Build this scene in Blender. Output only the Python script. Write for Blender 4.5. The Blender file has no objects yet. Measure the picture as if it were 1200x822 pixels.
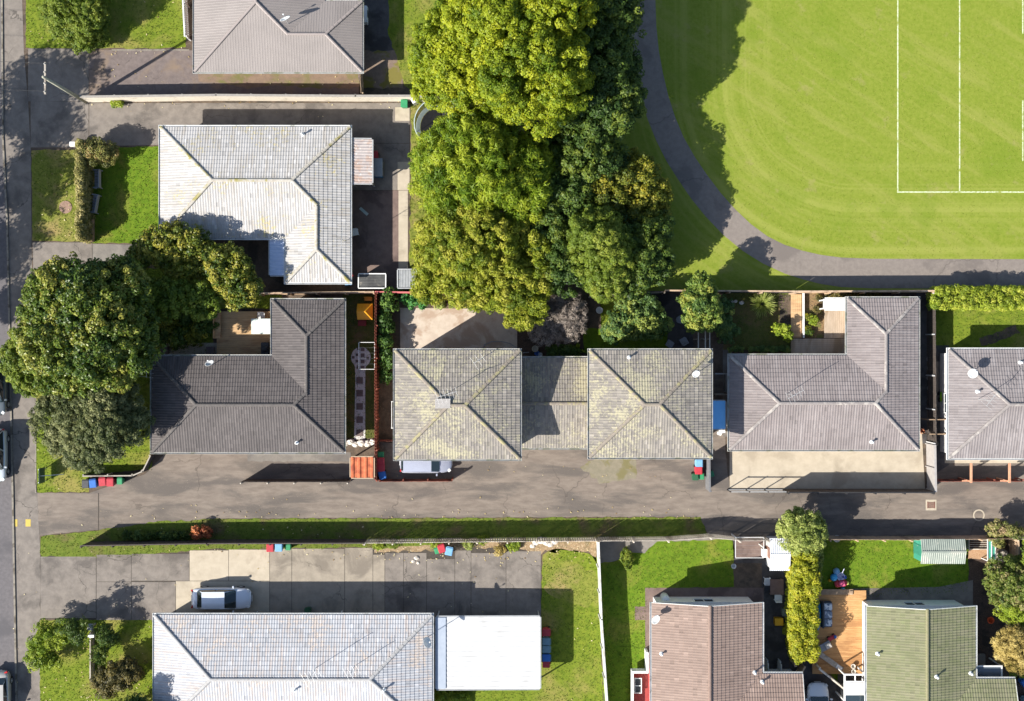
import bpy, bmesh, math, random
import numpy as np
from mathutils import Vector, Matrix

random.seed(7)
rng = np.random.default_rng(11)
S, H = 0.067, 90.0                 # metres per photo pixel on the ground, camera height
SC = bpy.context.scene
COL = SC.collection

def P(px, py, z=0.0):              # where a point seen at (px, py) at height z stands
    k = S * (1 - z / H)
    return ((px - 600) * k, (411 - py) * k, z)

def tag(o, label=None, cat=None, group=None, kind=None):
    if label: o['label'] = label
    if cat: o['category'] = cat
    if group: o['group'] = group
    if kind: o['kind'] = kind
    return o

def thing(name, label, cat, loc=(0, 0, 0), rz=0.0, group=None):
    o = bpy.data.objects.new(name, None)
    o.empty_display_size = 0.3
    COL.objects.link(o)
    o.location = loc
    o.rotation_euler = (0, 0, rz)
    return tag(o, label, cat, group)

def link_mesh(name, me, mat, parent=None):
    o = bpy.data.objects.new(name, me)
    COL.objects.link(o)
    if mat is not None: me.materials.append(mat)
    if parent is not None: o.parent = parent
    return o

def copy_tree(o, parent=None, mats=None):
    c = o.copy()
    COL.objects.link(c)
    if parent is not None:
        c.parent = parent
    for ch in o.children:
        copy_tree(ch, c)
    return c

def place_copy(proto, used, loc, rz, label, group=None):
    """the first time the prototype itself is moved, then copies of it"""
    if not used: o = proto; used.append(1)
    else: o = copy_tree(proto)
    o.location = loc; o.rotation_euler = (0, 0, rz)
    o['label'] = label
    if group: o['group'] = group
    return o

class MB:
    def __init__(self): self.v = []; self.f = []
    def add(self, vs, fs):
        n = len(self.v)
        self.v += [tuple(p) for p in vs]
        self.f += [tuple(i + n for i in f) for f in fs]
        return self
    def box(self, x0, x1, y0, y1, z0, z1):
        if x0 > x1: x0, x1 = x1, x0
        if y0 > y1: y0, y1 = y1, y0
        return self.add([(x0,y0,z0),(x1,y0,z0),(x1,y1,z0),(x0,y1,z0),(x0,y0,z1),(x1,y0,z1),(x1,y1,z1),(x0,y1,z1)],
                        [(0,3,2,1),(4,5,6,7),(0,1,5,4),(1,2,6,5),(2,3,7,6),(3,0,4,7)])
    def cbox(self, c, d, rz=0.0, tilt=None):
        hx, hy, hz = d[0]/2, d[1]/2, d[2]/2
        m = Matrix.Rotation(rz, 3, 'Z')
        if tilt: m = m @ Matrix.Rotation(tilt[0], 3, 'X') @ Matrix.Rotation(tilt[1], 3, 'Y')
        c = Vector(c)
        vs = [c + m @ Vector(p) for p in [(-hx,-hy,-hz),(hx,-hy,-hz),(hx,hy,-hz),(-hx,hy,-hz),(-hx,-hy,hz),(hx,-hy,hz),(hx,hy,hz),(-hx,hy,hz)]]
        return self.add(vs, [(0,3,2,1),(4,5,6,7),(0,1,5,4),(1,2,6,5),(2,3,7,6),(3,0,4,7)])
    def frustum(self, c, d0, d1, h, rz=0.0):      # box tapering from d0 (bottom) to d1 (top)
        m = Matrix.Rotation(rz, 3, 'Z'); c = Vector(c); vs = []
        for d, z in ((d0, 0), (d1, h)):
            for sx, sy in ((-1,-1),(1,-1),(1,1),(-1,1)):
                vs.append(c + m @ Vector((sx*d[0]/2, sy*d[1]/2, z)))
        return self.add(vs, [(0,3,2,1),(4,5,6,7),(0,1,5,4),(1,2,6,5),(2,3,7,6),(3,0,4,7)])
    def prism(self, poly, z0, z1):
        n = len(poly)
        a = sum(poly[i][0]*poly[(i+1)%n][1]-poly[(i+1)%n][0]*poly[i][1] for i in range(n))
        if a < 0: poly = poly[::-1]
        vs = [(p[0],p[1],z0) for p in poly] + [(p[0],p[1],z1) for p in poly]
        fs = [tuple(range(n-1,-1,-1)), tuple(range(n,2*n))] + [(i,(i+1)%n,n+(i+1)%n,n+i) for i in range(n)]
        return self.add(vs, fs)
    def tube(self, pts, r, n=8, r2=None, cap=True, ry=1.0):
        pts = [Vector(p) for p in pts]; k = len(pts); vs = []; fs = []
        for i, p in enumerate(pts):
            t = (pts[min(i+1,k-1)] - pts[max(i-1,0)]).normalized()
            up = Vector((0,0,1)) if abs(t.z) < .95 else Vector((1,0,0))
            s = t.cross(up).normalized(); u = s.cross(t)
            rr = r if r2 is None else r + (r2-r)*i/max(1,k-1)
            for j in range(n):
                a = 2*math.pi*j/n
                vs.append(p + s*math.cos(a)*rr + u*math.sin(a)*rr*ry)
        for i in range(k-1):
            for j in range(n):
                fs.append((i*n+j, i*n+(j+1)%n, (i+1)*n+(j+1)%n, (i+1)*n+j))
        if cap: fs += [tuple(range(n-1,-1,-1)), tuple(range((k-1)*n, k*n))]
        return self.add(vs, fs)
    def beam(self, a, b, w, h):                   # squared bar from a to b, w across, h upright
        a, b = Vector(a), Vector(b); t = (b-a).normalized()
        s = t.cross(Vector((0,0,1)))
        s = s.normalized() if s.length > 1e-4 else Vector((1,0,0))
        u = s.cross(t)
        vs = []
        for p in (a, b):
            for sx, su in ((-1,-1),(1,-1),(1,1),(-1,1)): vs.append(p + s*sx*w/2 + u*su*h/2)
        return self.add(vs, [(0,1,2,3),(7,6,5,4),(0,4,5,1),(1,5,6,2),(2,6,7,3),(3,7,4,0)])
    def lathe(self, prof, c=(0,0,0), n=16):       # prof: (r, z) from bottom to top
        vs = []; fs = []; k = len(prof)
        for r, z in prof:
            for j in range(n):
                a = 2*math.pi*j/n; vs.append((c[0]+r*math.cos(a), c[1]+r*math.sin(a), c[2]+z))
        for i in range(k-1):
            for j in range(n):
                fs.append((i*n+j, i*n+(j+1)%n, (i+1)*n+(j+1)%n, (i+1)*n+j))
        fs += [tuple(range(n-1,-1,-1)), tuple(range((k-1)*n,k*n))]
        return self.add(vs, fs)
    def sweep(self, loop, prof, closed=True):     # prof: (offset outward, z) closed ring
        n = len(loop); m = len(prof)
        rings = [offset_loop(loop, o) for o, z in prof]
        vs = [(rings[k][i][0], rings[k][i][1], prof[k][1]) for i in range(n) for k in range(m)]
        fs = []
        for i in range(n):
            j = (i+1) % n
            for k in range(m):
                l = (k+1) % m
                fs.append((i*m+k, j*m+k, j*m+l, i*m+l))
        return self.add(vs, fs)
    def build(self, name, mat, parent=None, smooth=False, bevel=0.0, origin=None, world=True):
        """world=True: vertices are in world metres; the object's origin is its parent's, or its own base"""
        v = np.array(self.v, dtype=np.float64)
        if parent is not None:
            off = np.zeros(3)
            if world:
                q = parent
                while q is not None: off = off + np.array(q.location); q = q.parent
            loc = np.zeros(3)
        else:
            if origin is not None: off = np.array(origin, dtype=float)
            else: off = np.array([(v[:,0].min()+v[:,0].max())/2, (v[:,1].min()+v[:,1].max())/2, v[:,2].min()])
            loc = off
        me = bpy.data.meshes.new(name)
        me.from_pydata((v-off).tolist(), [], self.f)
        bm = bmesh.new(); bm.from_mesh(me)
        bmesh.ops.recalc_face_normals(bm, faces=bm.faces)
        if bevel > 0:
            es = [e for e in bm.edges if len(e.link_faces) == 2 and e.calc_face_angle(0) > .6]
            bmesh.ops.bevel(bm, geom=es, offset=bevel, segments=2, affect='EDGES', clamp_overlap=True)
        bm.to_mesh(me); bm.free()
        if smooth:
            for p in me.polygons: p.use_smooth = True
        o = link_mesh(name, me, mat, parent)
        if parent is None: o.location = loc
        return o

def offset_loop(loop, d):          # counter-clockwise loop, d > 0 moves outward, mitred
    n = len(loop); out = []
    for i in range(n):
        a, b, c = loop[i-1], loop[i], loop[(i+1) % n]
        e1 = Vector((b[0]-a[0], b[1]-a[1])).normalized(); e2 = Vector((c[0]-b[0], c[1]-b[1])).normalized()
        n1 = Vector((e1.y, -e1.x)); n2 = Vector((e2.y, -e2.x))
        m = (n1+n2); k = m.dot(n1)
        m = m/k if abs(k) > 1e-4 else n1
        out.append((b[0]+m.x*d, b[1]+m.y*d))
    return out

def union_loops(rects):            # outline loops (ccw) of a union of axis-aligned rectangles
    xs = sorted({round(r[0],4) for r in rects} | {round(r[2],4) for r in rects})
    ys = sorted({round(r[1],4) for r in rects} | {round(r[3],4) for r in rects})
    occ = lambda i, j: 0 <= i < len(xs)-1 and 0 <= j < len(ys)-1 and any(
        r[0]-1e-3 < (xs[i]+xs[i+1])/2 < r[2]+1e-3 and r[1]-1e-3 < (ys[j]+ys[j+1])/2 < r[3]+1e-3 for r in rects)
    ed = {}
    for i in range(len(xs)-1):
        for j in range(len(ys)-1):
            if not occ(i, j): continue
            if not occ(i, j-1): ed[(i,j)] = (i+1,j)
            if not occ(i+1, j): ed[(i+1,j)] = (i+1,j+1)
            if not occ(i, j+1): ed[(i+1,j+1)] = (i,j+1)
            if not occ(i-1, j): ed[(i,j+1)] = (i,j)
    loops = []
    while ed:
        s = next(iter(ed)); lp = [s]; c = ed.pop(s)
        while c != s and c in ed: lp.append(c); c = ed.pop(c)
        pts = [(xs[i], ys[j]) for i, j in lp]; n = len(pts)
        keep = [pts[k] for k in range(n) if abs((pts[k][0]-pts[k-1][0])*(pts[(k+1)%n][1]-pts[k][1])-(pts[k][1]-pts[k-1][1])*(pts[(k+1)%n][0]-pts[k][0])) > 1e-6]
        loops.append(keep)
    return loops

def np_mesh(name, verts, faces, mat, parent=None, tint=None, loc=(0,0,0)):
    """fast mesh of equal-sized faces; verts (N,3), faces (M,k); tint one value per face"""
    me = bpy.data.meshes.new(name)
    m, k = faces.shape
    me.vertices.add(len(verts)); me.vertices.foreach_set('co', (verts - np.array(loc)).astype(np.float32).ravel())
    me.loops.add(m*k); me.loops.foreach_set('vertex_index', faces.astype(np.int32).ravel())
    me.polygons.add(m); me.polygons.foreach_set('loop_start', np.arange(0, m*k, k, dtype=np.int32))
    if tint is not None:
        at = me.attributes.new('tint', 'FLOAT', 'FACE'); at.data.foreach_set('value', tint.astype(np.float32))
    me.update(calc_edges=True)
    o = link_mesh(name, me, mat, parent)
    if parent is None: o.location = loc
    return o

# ------------------------------------------------------------------ materials
def nodes(name):
    m = bpy.data.materials.new(name); m.use_nodes = True
    nt = m.node_tree; b = nt.nodes['Principled BSDF']
    return m, nt, b
def _n(nt, t, **kw):
    n = nt.nodes.new(t)
    for k, v in kw.items(): setattr(n, k, v)
    return n
def _mix(nt, fac, a, b, mode='MIX'):
    n = _n(nt, 'ShaderNodeMix', data_type='RGBA', blend_type=mode)
    if isinstance(fac, (int, float)): n.inputs[0].default_value = fac
    else: nt.links.new(fac, n.inputs[0])
    for s, x in ((6, a), (7, b)):
        if isinstance(x, (tuple, list)): n.inputs[s].default_value = (*x[:3], 1)
        else: nt.links.new(x, n.inputs[s])
    return n.outputs[2]
def _noise(nt, vec, scale, detail=4, rough=.55, dist=0.0):
    n = _n(nt, 'ShaderNodeTexNoise'); n.inputs['Scale'].default_value = scale
    n.inputs['Detail'].default_value = detail; n.inputs['Roughness'].default_value = rough; n.inputs['Distortion'].default_value = dist
    nt.links.new(vec, n.inputs['Vector']); return n.outputs['Fac']
def _step(nt, x, lo, hi, a=0.0, b=1.0):
    n = _n(nt, 'ShaderNodeMapRange', interpolation_type='SMOOTHSTEP')
    nt.links.new(x, n.inputs[0])
    for i, v in enumerate((lo, hi, a, b)): n.inputs[i+1].default_value = v
    return n.outputs[0]
def _math(nt, op, a, b=None):
    n = _n(nt, 'ShaderNodeMath', operation=op)
    for i, x in enumerate((a, b)):
        if x is None: continue
        if isinstance(x, (int, float)): n.inputs[i].default_value = x
        else: nt.links.new(x, n.inputs[i])
    return n.outputs[0]
def _bump(nt, b, h, strength, dist=.02):
    n = _n(nt, 'ShaderNodeBump'); n.inputs['Strength'].default_value = strength; n.inputs['Distance'].default_value = dist
    nt.links.new(h, n.inputs['Height']); nt.links.new(n.outputs[0], b.inputs['Normal'])

def M(name, c1, c2=None, s=6.0, c3=None, s3=.5, t3=(.5,.62), c4=None, s4=25., t4=(.62,.7), rough=.85, bump=0.0, bs=40., spec=.3, metal=0.0, stretch=None, coat=0.0, crack=0.0, cs=.35):
    """surface colour c1..c2 by a noise of scale s, stains c3 in patches of scale s3, specks c4 of scale s4"""
    m, nt, b = nodes(name)
    b.inputs['Roughness'].default_value = rough; b.inputs['Metallic'].default_value = metal
    b.inputs['Specular IOR Level'].default_value = spec; b.inputs['Coat Weight'].default_value = coat
    if c2 is None: c2 = tuple(x*.82 for x in c1)
    vec = _n(nt, 'ShaderNodeTexCoord').outputs['Object']
    if stretch:
        mp = _n(nt, 'ShaderNodeMapping'); mp.inputs['Scale'].default_value = stretch
        nt.links.new(vec, mp.inputs[0]); v2 = mp.outputs[0]
    else: v2 = vec
    col = _mix(nt, _step(nt, _noise(nt, v2, s, 6, .65), .3, .7), c1, c2)
    if c3 is not None: col = _mix(nt, _step(nt, _noise(nt, v2, s3, 6, .6, .4), *t3), col, c3)
    if crack > 0:
        wob = _n(nt, 'ShaderNodeTexNoise'); wob.inputs['Scale'].default_value = 1.1; wob.inputs['Detail'].default_value = 4; nt.links.new(vec, wob.inputs['Vector'])
        ad = _n(nt, 'ShaderNodeVectorMath', operation='MULTIPLY_ADD'); nt.links.new(wob.outputs['Color'], ad.inputs[0]); ad.inputs[1].default_value = (1.6,1.6,0); nt.links.new(vec, ad.inputs[2])
        vo = _n(nt, 'ShaderNodeTexVoronoi', feature='DISTANCE_TO_EDGE', voronoi_dimensions='2D'); vo.inputs['Scale'].default_value = cs; nt.links.new(ad.outputs[0], vo.inputs['Vector'])
        msk = _math(nt, 'MULTIPLY', _step(nt, vo.outputs['Distance'], .004, .016, 1, 0), _step(nt, _noise(nt, vec, .25, 2), .45, .6, 0, crack))
        col = _mix(nt, msk, col, tuple(x*.4 for x in c1))
    if c4 is not None: col = _mix(nt, _step(nt, _noise(nt, vec, s4, 3, .6), *t4), col, c4)
    nt.links.new(col, b.inputs['Base Color'])
    if bump > 0: _bump(nt, b, _noise(nt, vec, bs, 5, .7), bump)
    return m

def roof_mat(name, base, var, lichen=None, amt=.5, tw=5.0, rough=.75, streak=None, samt=.5, spec=.3, odd=True):
    """tiles: UV counts tiles; each has its own shade, lichen grows in patches, streaks run down the slope"""
    m, nt, b = nodes(name)
    b.inputs['Roughness'].default_value = rough; b.inputs['Specular IOR Level'].default_value = spec
    tc = _n(nt, 'ShaderNodeTexCoord'); uv = tc.outputs['UV']; ob = tc.outputs['Object']
    fl = _n(nt, 'ShaderNodeVectorMath', operation='FLOOR'); nt.links.new(uv, fl.inputs[0])
    wn = _n(nt, 'ShaderNodeTexWhiteNoise', noise_dimensions='3D'); nt.links.new(fl.outputs[0], wn.inputs[0])
    col = _mix(nt, wn.outputs[0], base, var)
    if odd: col = _mix(nt, _step(nt, wn.outputs[0], .955, .97, 0, .55), col, tuple(x*.55 for x in base))
    if odd: col = _mix(nt, _step(nt, wn.outputs[0], .03, .02, 0, .5), col, tuple(min(.7, x*1.45) for x in base))
    mp = _n(nt, 'ShaderNodeMapping'); mp.inputs['Scale'].default_value = (.9, .12, 1); nt.links.new(uv, mp.inputs[0])
    if streak is not None:
        col = _mix(nt, _math(nt, 'MULTIPLY', _step(nt, _noise(nt, mp.outputs[0], 1.0, 5, .7), .48, .62), samt), col, streak)
    big = _noise(nt, ob, .35, 5, .6, .5)
    col = _mix(nt, _step(nt, big, .35, .7, 0, .35), col, tuple(x*.6 for x in base))
    if lichen is not None:
        sp = _noise(nt, ob, 5.0, 6, .75)
        f = _math(nt, 'MULTIPLY', _step(nt, _math(nt, 'ADD', sp, _math(nt, 'MULTIPLY', _math(nt, 'SUBTRACT', big, .5), .9)), .62-.25*amt, .74-.25*amt), .85)
        lc = _mix(nt, _noise(nt, ob, 14., 3), lichen, tuple(min(1, x*1.6) for x in lichen))
        col = _mix(nt, f, col, lc)
    nt.links.new(col, b.inputs['Base Color'])
    _bump(nt, b, _noise(nt, ob, 60, 4, .7), .25, .01)
    return m

def leaf_mat(name, dark, mid, bright, transl=.25, rough=.55):
    m, nt, b = nodes(name)
    at = _n(nt, 'ShaderNodeAttribute', attribute_name='tint')
    cr = _n(nt, 'ShaderNodeValToRGB'); e = cr.color_ramp.elements
    e[0].position = 0; e[0].color = (*dark, 1); e[1].position = 1; e[1].color = (*bright, 1)
    x = e.new(.5); x.color = (*mid, 1)
    nt.links.new(at.outputs['Fac'], cr.inputs[0]); nt.links.new(cr.outputs[0], b.inputs['Base Color'])
    b.inputs['Roughness'].default_value = rough; b.inputs['Specular IOR Level'].default_value = .3
    tr = _n(nt, 'ShaderNodeBsdfTranslucent'); nt.links.new(cr.outputs[0], tr.inputs[0])
    mx = _n(nt, 'ShaderNodeMixShader'); mx.inputs[0].default_value = transl
    nt.links.new(b.outputs[0], mx.inputs[1]); nt.links.new(tr.outputs[0], mx.inputs[2])
    nt.links.new(mx.outputs[0], nt.nodes['Material Output'].inputs[0])
    return m

def glass_mat(name, col=(.03,.045,.055), rough=.05):
    m, nt, b = nodes(name)
    b.inputs['Base Color'].default_value = (*col, 1); b.inputs['Roughness'].default_value = rough
    b.inputs['Specular IOR Level'].default_value = .8
    vec = _n(nt, 'ShaderNodeTexCoord').outputs['Object']
    _bump(nt, b, _noise(nt, vec, 1.2, 2), .05, .02)
    return m
def paint_mat(name, col, rough=.25, metal=.0, coat=.8):
    m, nt, b = nodes(name)
    vec = _n(nt, 'ShaderNodeTexCoord').outputs['Object']
    c = _mix(nt, _step(nt, _noise(nt, vec, 3, 5), .4, .7, 0, .25), col, tuple(x*.8+.02 for x in col))
    nt.links.new(c, b.inputs['Base Color'])
    b.inputs['Roughness'].default_value = rough; b.inputs['Metallic'].default_value = metal; b.inputs['Coat Weight'].default_value = coat
    b.inputs['Coat Roughness'].default_value = .08
    return m
def sheet_glass(name, col, alpha=.5, rough=.3):    # see-through sheet, net or polycarbonate
    m, nt, b = nodes(name)
    vec = _n(nt, 'ShaderNodeTexCoord').outputs['Object']
    c = _mix(nt, _step(nt, _noise(nt, vec, 2.2, 6, .7), .4, .65), col, tuple(x*.6 for x in col))
    nt.links.new(c, b.inputs['Base Color']); b.inputs['Roughness'].default_value = rough
    b.inputs['Alpha'].default_value = alpha
    return m
# ------------------------------------------------------------------ camera, light, sky
cam = bpy.data.objects.new('camera', bpy.data.cameras.new('camera')); COL.objects.link(cam)
cam.location = (0, 0, H); cam.rotation_euler = (0, 0, 0)
cam.data.sensor_width = 36.0; cam.data.lens = 36.0 * H / (1200 * S); cam.data.clip_end = 3000
SC.camera = cam
ELEV, AZ = math.radians(36.5), math.radians(31.4)
sd = Vector((math.cos(AZ)*math.cos(ELEV), math.sin(AZ)*math.cos(ELEV), -math.sin(ELEV)))
sun = bpy.data.objects.new('sun', bpy.data.lights.new('sun', 'SUN')); COL.objects.link(sun)
sun.location = (-40, -25, 60); sun.rotation_euler = sd.to_track_quat('-Z', 'Y').to_euler()
sun.data.energy = 4.4; sun.data.angle = math.radians(.5); sun.data.color = (1.0, .95, .87)
W = bpy.data.worlds.new('World'); SC.world = W; W.use_nodes = True
sk = W.node_tree.nodes.new('ShaderNodeTexSky'); sk.sky_type = 'NISHITA'; sk.sun_disc = False
sk.sun_elevation = ELEV; sk.sun_rotation = math.atan2(-sd.x, -sd.y)
bg = W.node_tree.nodes['Background']; bg.inputs[1].default_value = .084
W.node_tree.links.new(sk.outputs[0], bg.inputs[0])
SC.view_settings.view_transform = 'Standard'; SC.view_settings.look = 'None'; SC.view_settings.gamma = 1
SC.view_settings.exposure = 1.2; SC.view_settings.use_curve_mapping = False

# ------------------------------------------------------------------ ground materials
m_soil = M('soil', (.075,.055,.040), (.120,.088,.062), 3, (.05,.04,.03), .6, bump=.6, bs=20, c4=(.20,.15,.09), s4=14)
m_bark = M('bark_mulch', (.040,.028,.022), (.085,.055,.040), 9, (.03,.022,.018), .9, bump=.8, bs=24, c4=(.16,.10,.06), s4=12)
m_asph = M('old_asphalt', (.143,.117,.097), (.204,.170,.139), 2.2, (.106,.091,.079), .5, (.45,.62), (.29,.245,.19), 16., (.64,.74), bump=.35, bs=70, stretch=(.35,1.25,1), crack=.5, cs=.22)
m_asph2 = M('purple_asphalt', (.122,.098,.091), (.165,.134,.122), 2.5, (.19,.14,.10), .35, (.50,.66), (.25,.20,.15), 14., (.65,.75), bump=.35, bs=70, crack=.5)
m_road = M('road_asphalt', (.100,.092,.095), (.130,.120,.122), 4, (.085,.08,.084), .3, bump=.35, bs=80)
m_path = M('park_path_asphalt', (.168,.144,.126), (.203,.175,.152), 3, (.142,.122,.108), .4, (.5,.62), (.25,.22,.18), 12, (.66,.76), bump=.3, bs=80, crack=.4, cs=.2)
m_conc = M('old_concrete', (.150,.137,.122), (.205,.186,.162), 1.6, (.115,.104,.095), .3, (.48,.66), (.29,.26,.21), 13, (.68,.78), bump=.2, bs=50)
m_conc_d = M('stained_concrete', (.152,.133,.116), (.205,.179,.154), 1.8, (.105,.092,.081), .4, (.48,.66), (.27,.225,.175), 12, (.64,.74), bump=.25, bs=50, crack=.8, cs=.3)
m_conc_l = M('pale_concrete', (.365,.315,.240), (.425,.370,.285), 1.4, (.31,.265,.20), .45, (.5,.66), bump=.15, bs=50)
m_patio = M('patio_concrete', (.40,.33,.265), (.48,.41,.335), 1.5, (.34,.255,.19), .5, (.5,.6), bump=.15, bs=50)
m_pink = M('pinkish_concrete', (.130,.092,.080), (.175,.125,.105), 1.8, (.10,.07,.062), .5, bump=.2, bs=50)
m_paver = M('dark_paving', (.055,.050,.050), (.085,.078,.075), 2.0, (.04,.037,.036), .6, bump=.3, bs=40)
m_kerb = M('kerb_concrete', (.17,.155,.13), (.25,.22,.18), 5, (.10,.085,.065), 1.2)
def grass(name, a, b, dry, dryamt=.56, s3=.28, lush=None):
    return M(name, a, b, 2.6, dry, s3, (dryamt-.04, dryamt+.2), lush or tuple(x*.72 for x in a), 1.7, (.5,.85), rough=.95, bump=.9, bs=22, spec=.1)
m_conc_w = M('warm_worn_concrete', (.235,.203,.160), (.300,.260,.205), 1.5, (.175,.150,.120), .4, (.48,.64), (.34,.29,.22), 11, (.66,.76), bump=.2, bs=50, crack=.8, cs=.3)
m_lawn = grass('lawn_grass', (.098,.145,.014), (.160,.195,.022), (.235,.205,.060), .50)
m_lawn_dry = grass('dry_lawn_grass', (.120,.150,.022), (.190,.200,.040), (.27,.205,.085), .47, .4)
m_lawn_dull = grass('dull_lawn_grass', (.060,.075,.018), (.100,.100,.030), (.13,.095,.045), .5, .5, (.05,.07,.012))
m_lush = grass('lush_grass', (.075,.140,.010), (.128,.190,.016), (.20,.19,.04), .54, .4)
def field_mat():
    m, nt, b = nodes('sports_field_grass'); b.inputs['Roughness'].default_value = .95; b.inputs['Specular IOR Level'].default_value = .1
    vec = _n(nt, 'ShaderNodeTexCoord').outputs['Object']
    cx, cy, _ = P(1000, 95); sx = _n(nt, 'ShaderNodeSeparateXYZ'); nt.links.new(vec, sx.inputs[0])
    dx = _math(nt, 'MAXIMUM', _math(nt, 'SUBTRACT', cx, sx.outputs[0]), 0.0); dy = _math(nt, 'MAXIMUM', _math(nt, 'SUBTRACT', cy, sx.outputs[1]), 0.0)
    d = _math(nt, 'SQRT', _math(nt, 'ADD', _math(nt, 'MULTIPLY', dx, dx), _math(nt, 'MULTIPLY', dy, dy)))
    cb = _n(nt, 'ShaderNodeCombineXYZ'); nt.links.new(d, cb.inputs[0])
    ring = _noise(nt, cb.outputs[0], .85, 3, .6)
    mr = _n(nt, 'ShaderNodeMapping'); mr.inputs['Rotation'].default_value = (0,0,math.radians(33)); nt.links.new(vec, mr.inputs[0])
    mp = _n(nt, 'ShaderNodeMapping'); mp.inputs['Scale'].default_value = (.10,.75,1); nt.links.new(mr.outputs[0], mp.inputs[0])
    streak = _noise(nt, mp.outputs[0], 1.0, 5, .65)
    col = _mix(nt, _step(nt, _noise(nt, vec, 3.5, 6, .7), .3, .7), (.142,.190,.020), (.192,.226,.034))
    col = _mix(nt, _math(nt, 'MULTIPLY', _step(nt, ring, .45, .62), _step(nt, d, 5.5, 8.5, 0, .85)), col, (.225,.250,.050))
    col = _mix(nt, _step(nt, streak, .48, .66, 0, .6), col, (.232,.242,.056))
    col = _mix(nt, _step(nt, _noise(nt, vec, .22, 5, .65), .5, .68, 0, .5), col, (.120,.180,.014))
    col = _mix(nt, _step(nt, _noise(nt, vec, .5, 5, .7), .58, .70, 0, .5), col, (.245,.225,.080))
    nt.links.new(col, b.inputs['Base Color']); _bump(nt, b, _noise(nt, vec, 22, 5, .7), .9)
    return m
m_field = field_mat()
m_line = M('line_paint', (.56,.60,.44), (.42,.48,.26), 5, (.24,.28,.06), 1.6, (.50,.66), (.24,.28,.06), 14, (.55,.62), rough=.9)
m_joint = M('joint_dirt', (.045,.038,.032), (.07,.058,.045), 6)

# ------------------------------------------------------------------ ground sheets
def rough_poly(pts, jit=.06, step=.35):
    out = []
    for i in range(len(pts)):
        a, b = pts[i], pts[(i+1) % len(pts)]
        L = math.hypot(b[0]-a[0], b[1]-a[1]); n = max(1, int(L/step))
        nx, ny = -(b[1]-a[1])/max(L,1e-6), (b[0]-a[0])/max(L,1e-6)
        for k in range(n):
            t = k/n; j = random.uniform(-jit, jit)
            out.append((a[0]+(b[0]-a[0])*t+nx*j, a[1]+(b[1]-a[1])*t+ny*j))
    return out
PATCH = {}
def patch(name, px, mat, layer, label, cat='ground', jit=0.0, kind='structure'):
    pts = [P(x, y)[:2] for x, y in px]
    if jit: pts = rough_poly(pts, jit)
    a = sum(pts[i][0]*pts[(i+1)%len(pts)][1]-pts[(i+1)%len(pts)][0]*pts[i][1] for i in range(len(pts)))
    if a < 0: pts = pts[::-1]
    me = bpy.data.meshes.new(name)
    me.from_pydata([(x, y, layer*.004) for x, y in pts], [], [tuple(range(len(pts)))])
    o = link_mesh(name, me, mat)
    tag(o, label, cat, kind=kind)
    PATCH[o.name] = pts
    return o
def R(x0, y0, x1, y1): return [(x0,y0),(x1,y0),(x1,y1),(x0,y1)]

gm = MB().add([(-400,-400,0),(400,-400,0),(400,400,0),(-400,400,0)], [(0,1,2,3)])
tag(gm.build('ground', m_soil, origin=(0,0,0)), 'bare brown soil under the gardens and yards', 'ground', kind='structure')
# left: road, footpath
edge = [(2,-400),(2,0),(3,160),(8,260),(11,400),(15,600),(19,822),(26,1300)]
patch('road', [(-160,-400)]+edge+[(-160,1300)], m_road, 1, 'grey asphalt street along the left edge', 'road')
patch('footpath', edge[:1]+[(x+1.5,y) for x,y in edge[1:]]+[(60,1300),(48,822),(47,640),(43,560),(40,440),(37,285),(36,175),(33,120),(28,60),(26,0),(24,-400)], m_conc_d, 2, 'worn grey footpath beside the street', 'footpath')
km = MB()
kp = [P(x+.6,y) for x,y in edge]
for a, b in zip(kp, kp[1:]): km.beam((a[0],a[1],.03), (b[0],b[1],.03), .14, .12)
tag(km.build('kerb', m_kerb, origin=(0,0,0)), 'low concrete kerb stained with leaf dirt between street and footpath', 'kerb', kind='structure')
# park
inner = [(768,-400),(768,0),(769,30),(772,60),(777,87),(783,112),(791,137),(801,161),(814,184),(829,206),(845,227),(862,246),(880,263),(899,277),(919,287),(940,294),(962,299),(985,302),(1020,303.5),(1200,304),(1700,304)]
outer = [(735,-400),(735,0),(736,30),(740,60),(745,88),(751,115),(759,140),(769,165),(781,189),(795,211),(810,233),(827,254),(847,275),(870,294),(894,309),(920,321),(942,328),(962,333),(985,336.5),(1020,338),(1200,338.5),(1700,338.5)]
patch('sports_field', [(640,-400)]+[(1700,-400),(1700,341),(780,341),(700,341),(640,300)], m_field, 1, 'bright green mown sports field and park grass behind the houses', 'field')
patch('park_path', inner+outer[::-1], m_path, 3, 'grey asphalt path curving round the sports field', 'path')
lm = MB()
def field_line(x0, y0, x1, y1, w=.10):
    a, b = P(x0,y0), P(x1,y1)
    if abs(x1-x0) < abs(y1-y0): lm.add([(a[0]-w/2,b[1],.012),(a[0]+w/2,b[1],.012),(a[0]+w/2,a[1],.012),(a[0]-w/2,a[1],.012)], [(0,1,2,3)])
    else: lm.add([(a[0],a[1]-w/2,.012),(b[0],a[1]-w/2,.012),(b[0],a[1]+w/2,.012),(a[0],a[1]+w/2,.012)], [(0,1,2,3)])
field_line(1052,-300,1052,224.3); field_line(1124.5,-300,1124.5,224.2); field_line(1052-.9,225.3,1600,225.3)
field_line(1198.5,-300,1198.5,40); field_line(1198.5,118,1198.5,189)
tag(lm.build('field_markings', m_line, origin=(0,0,0)), 'white painted lines on the sports field', 'field lines', kind='structure')

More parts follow.
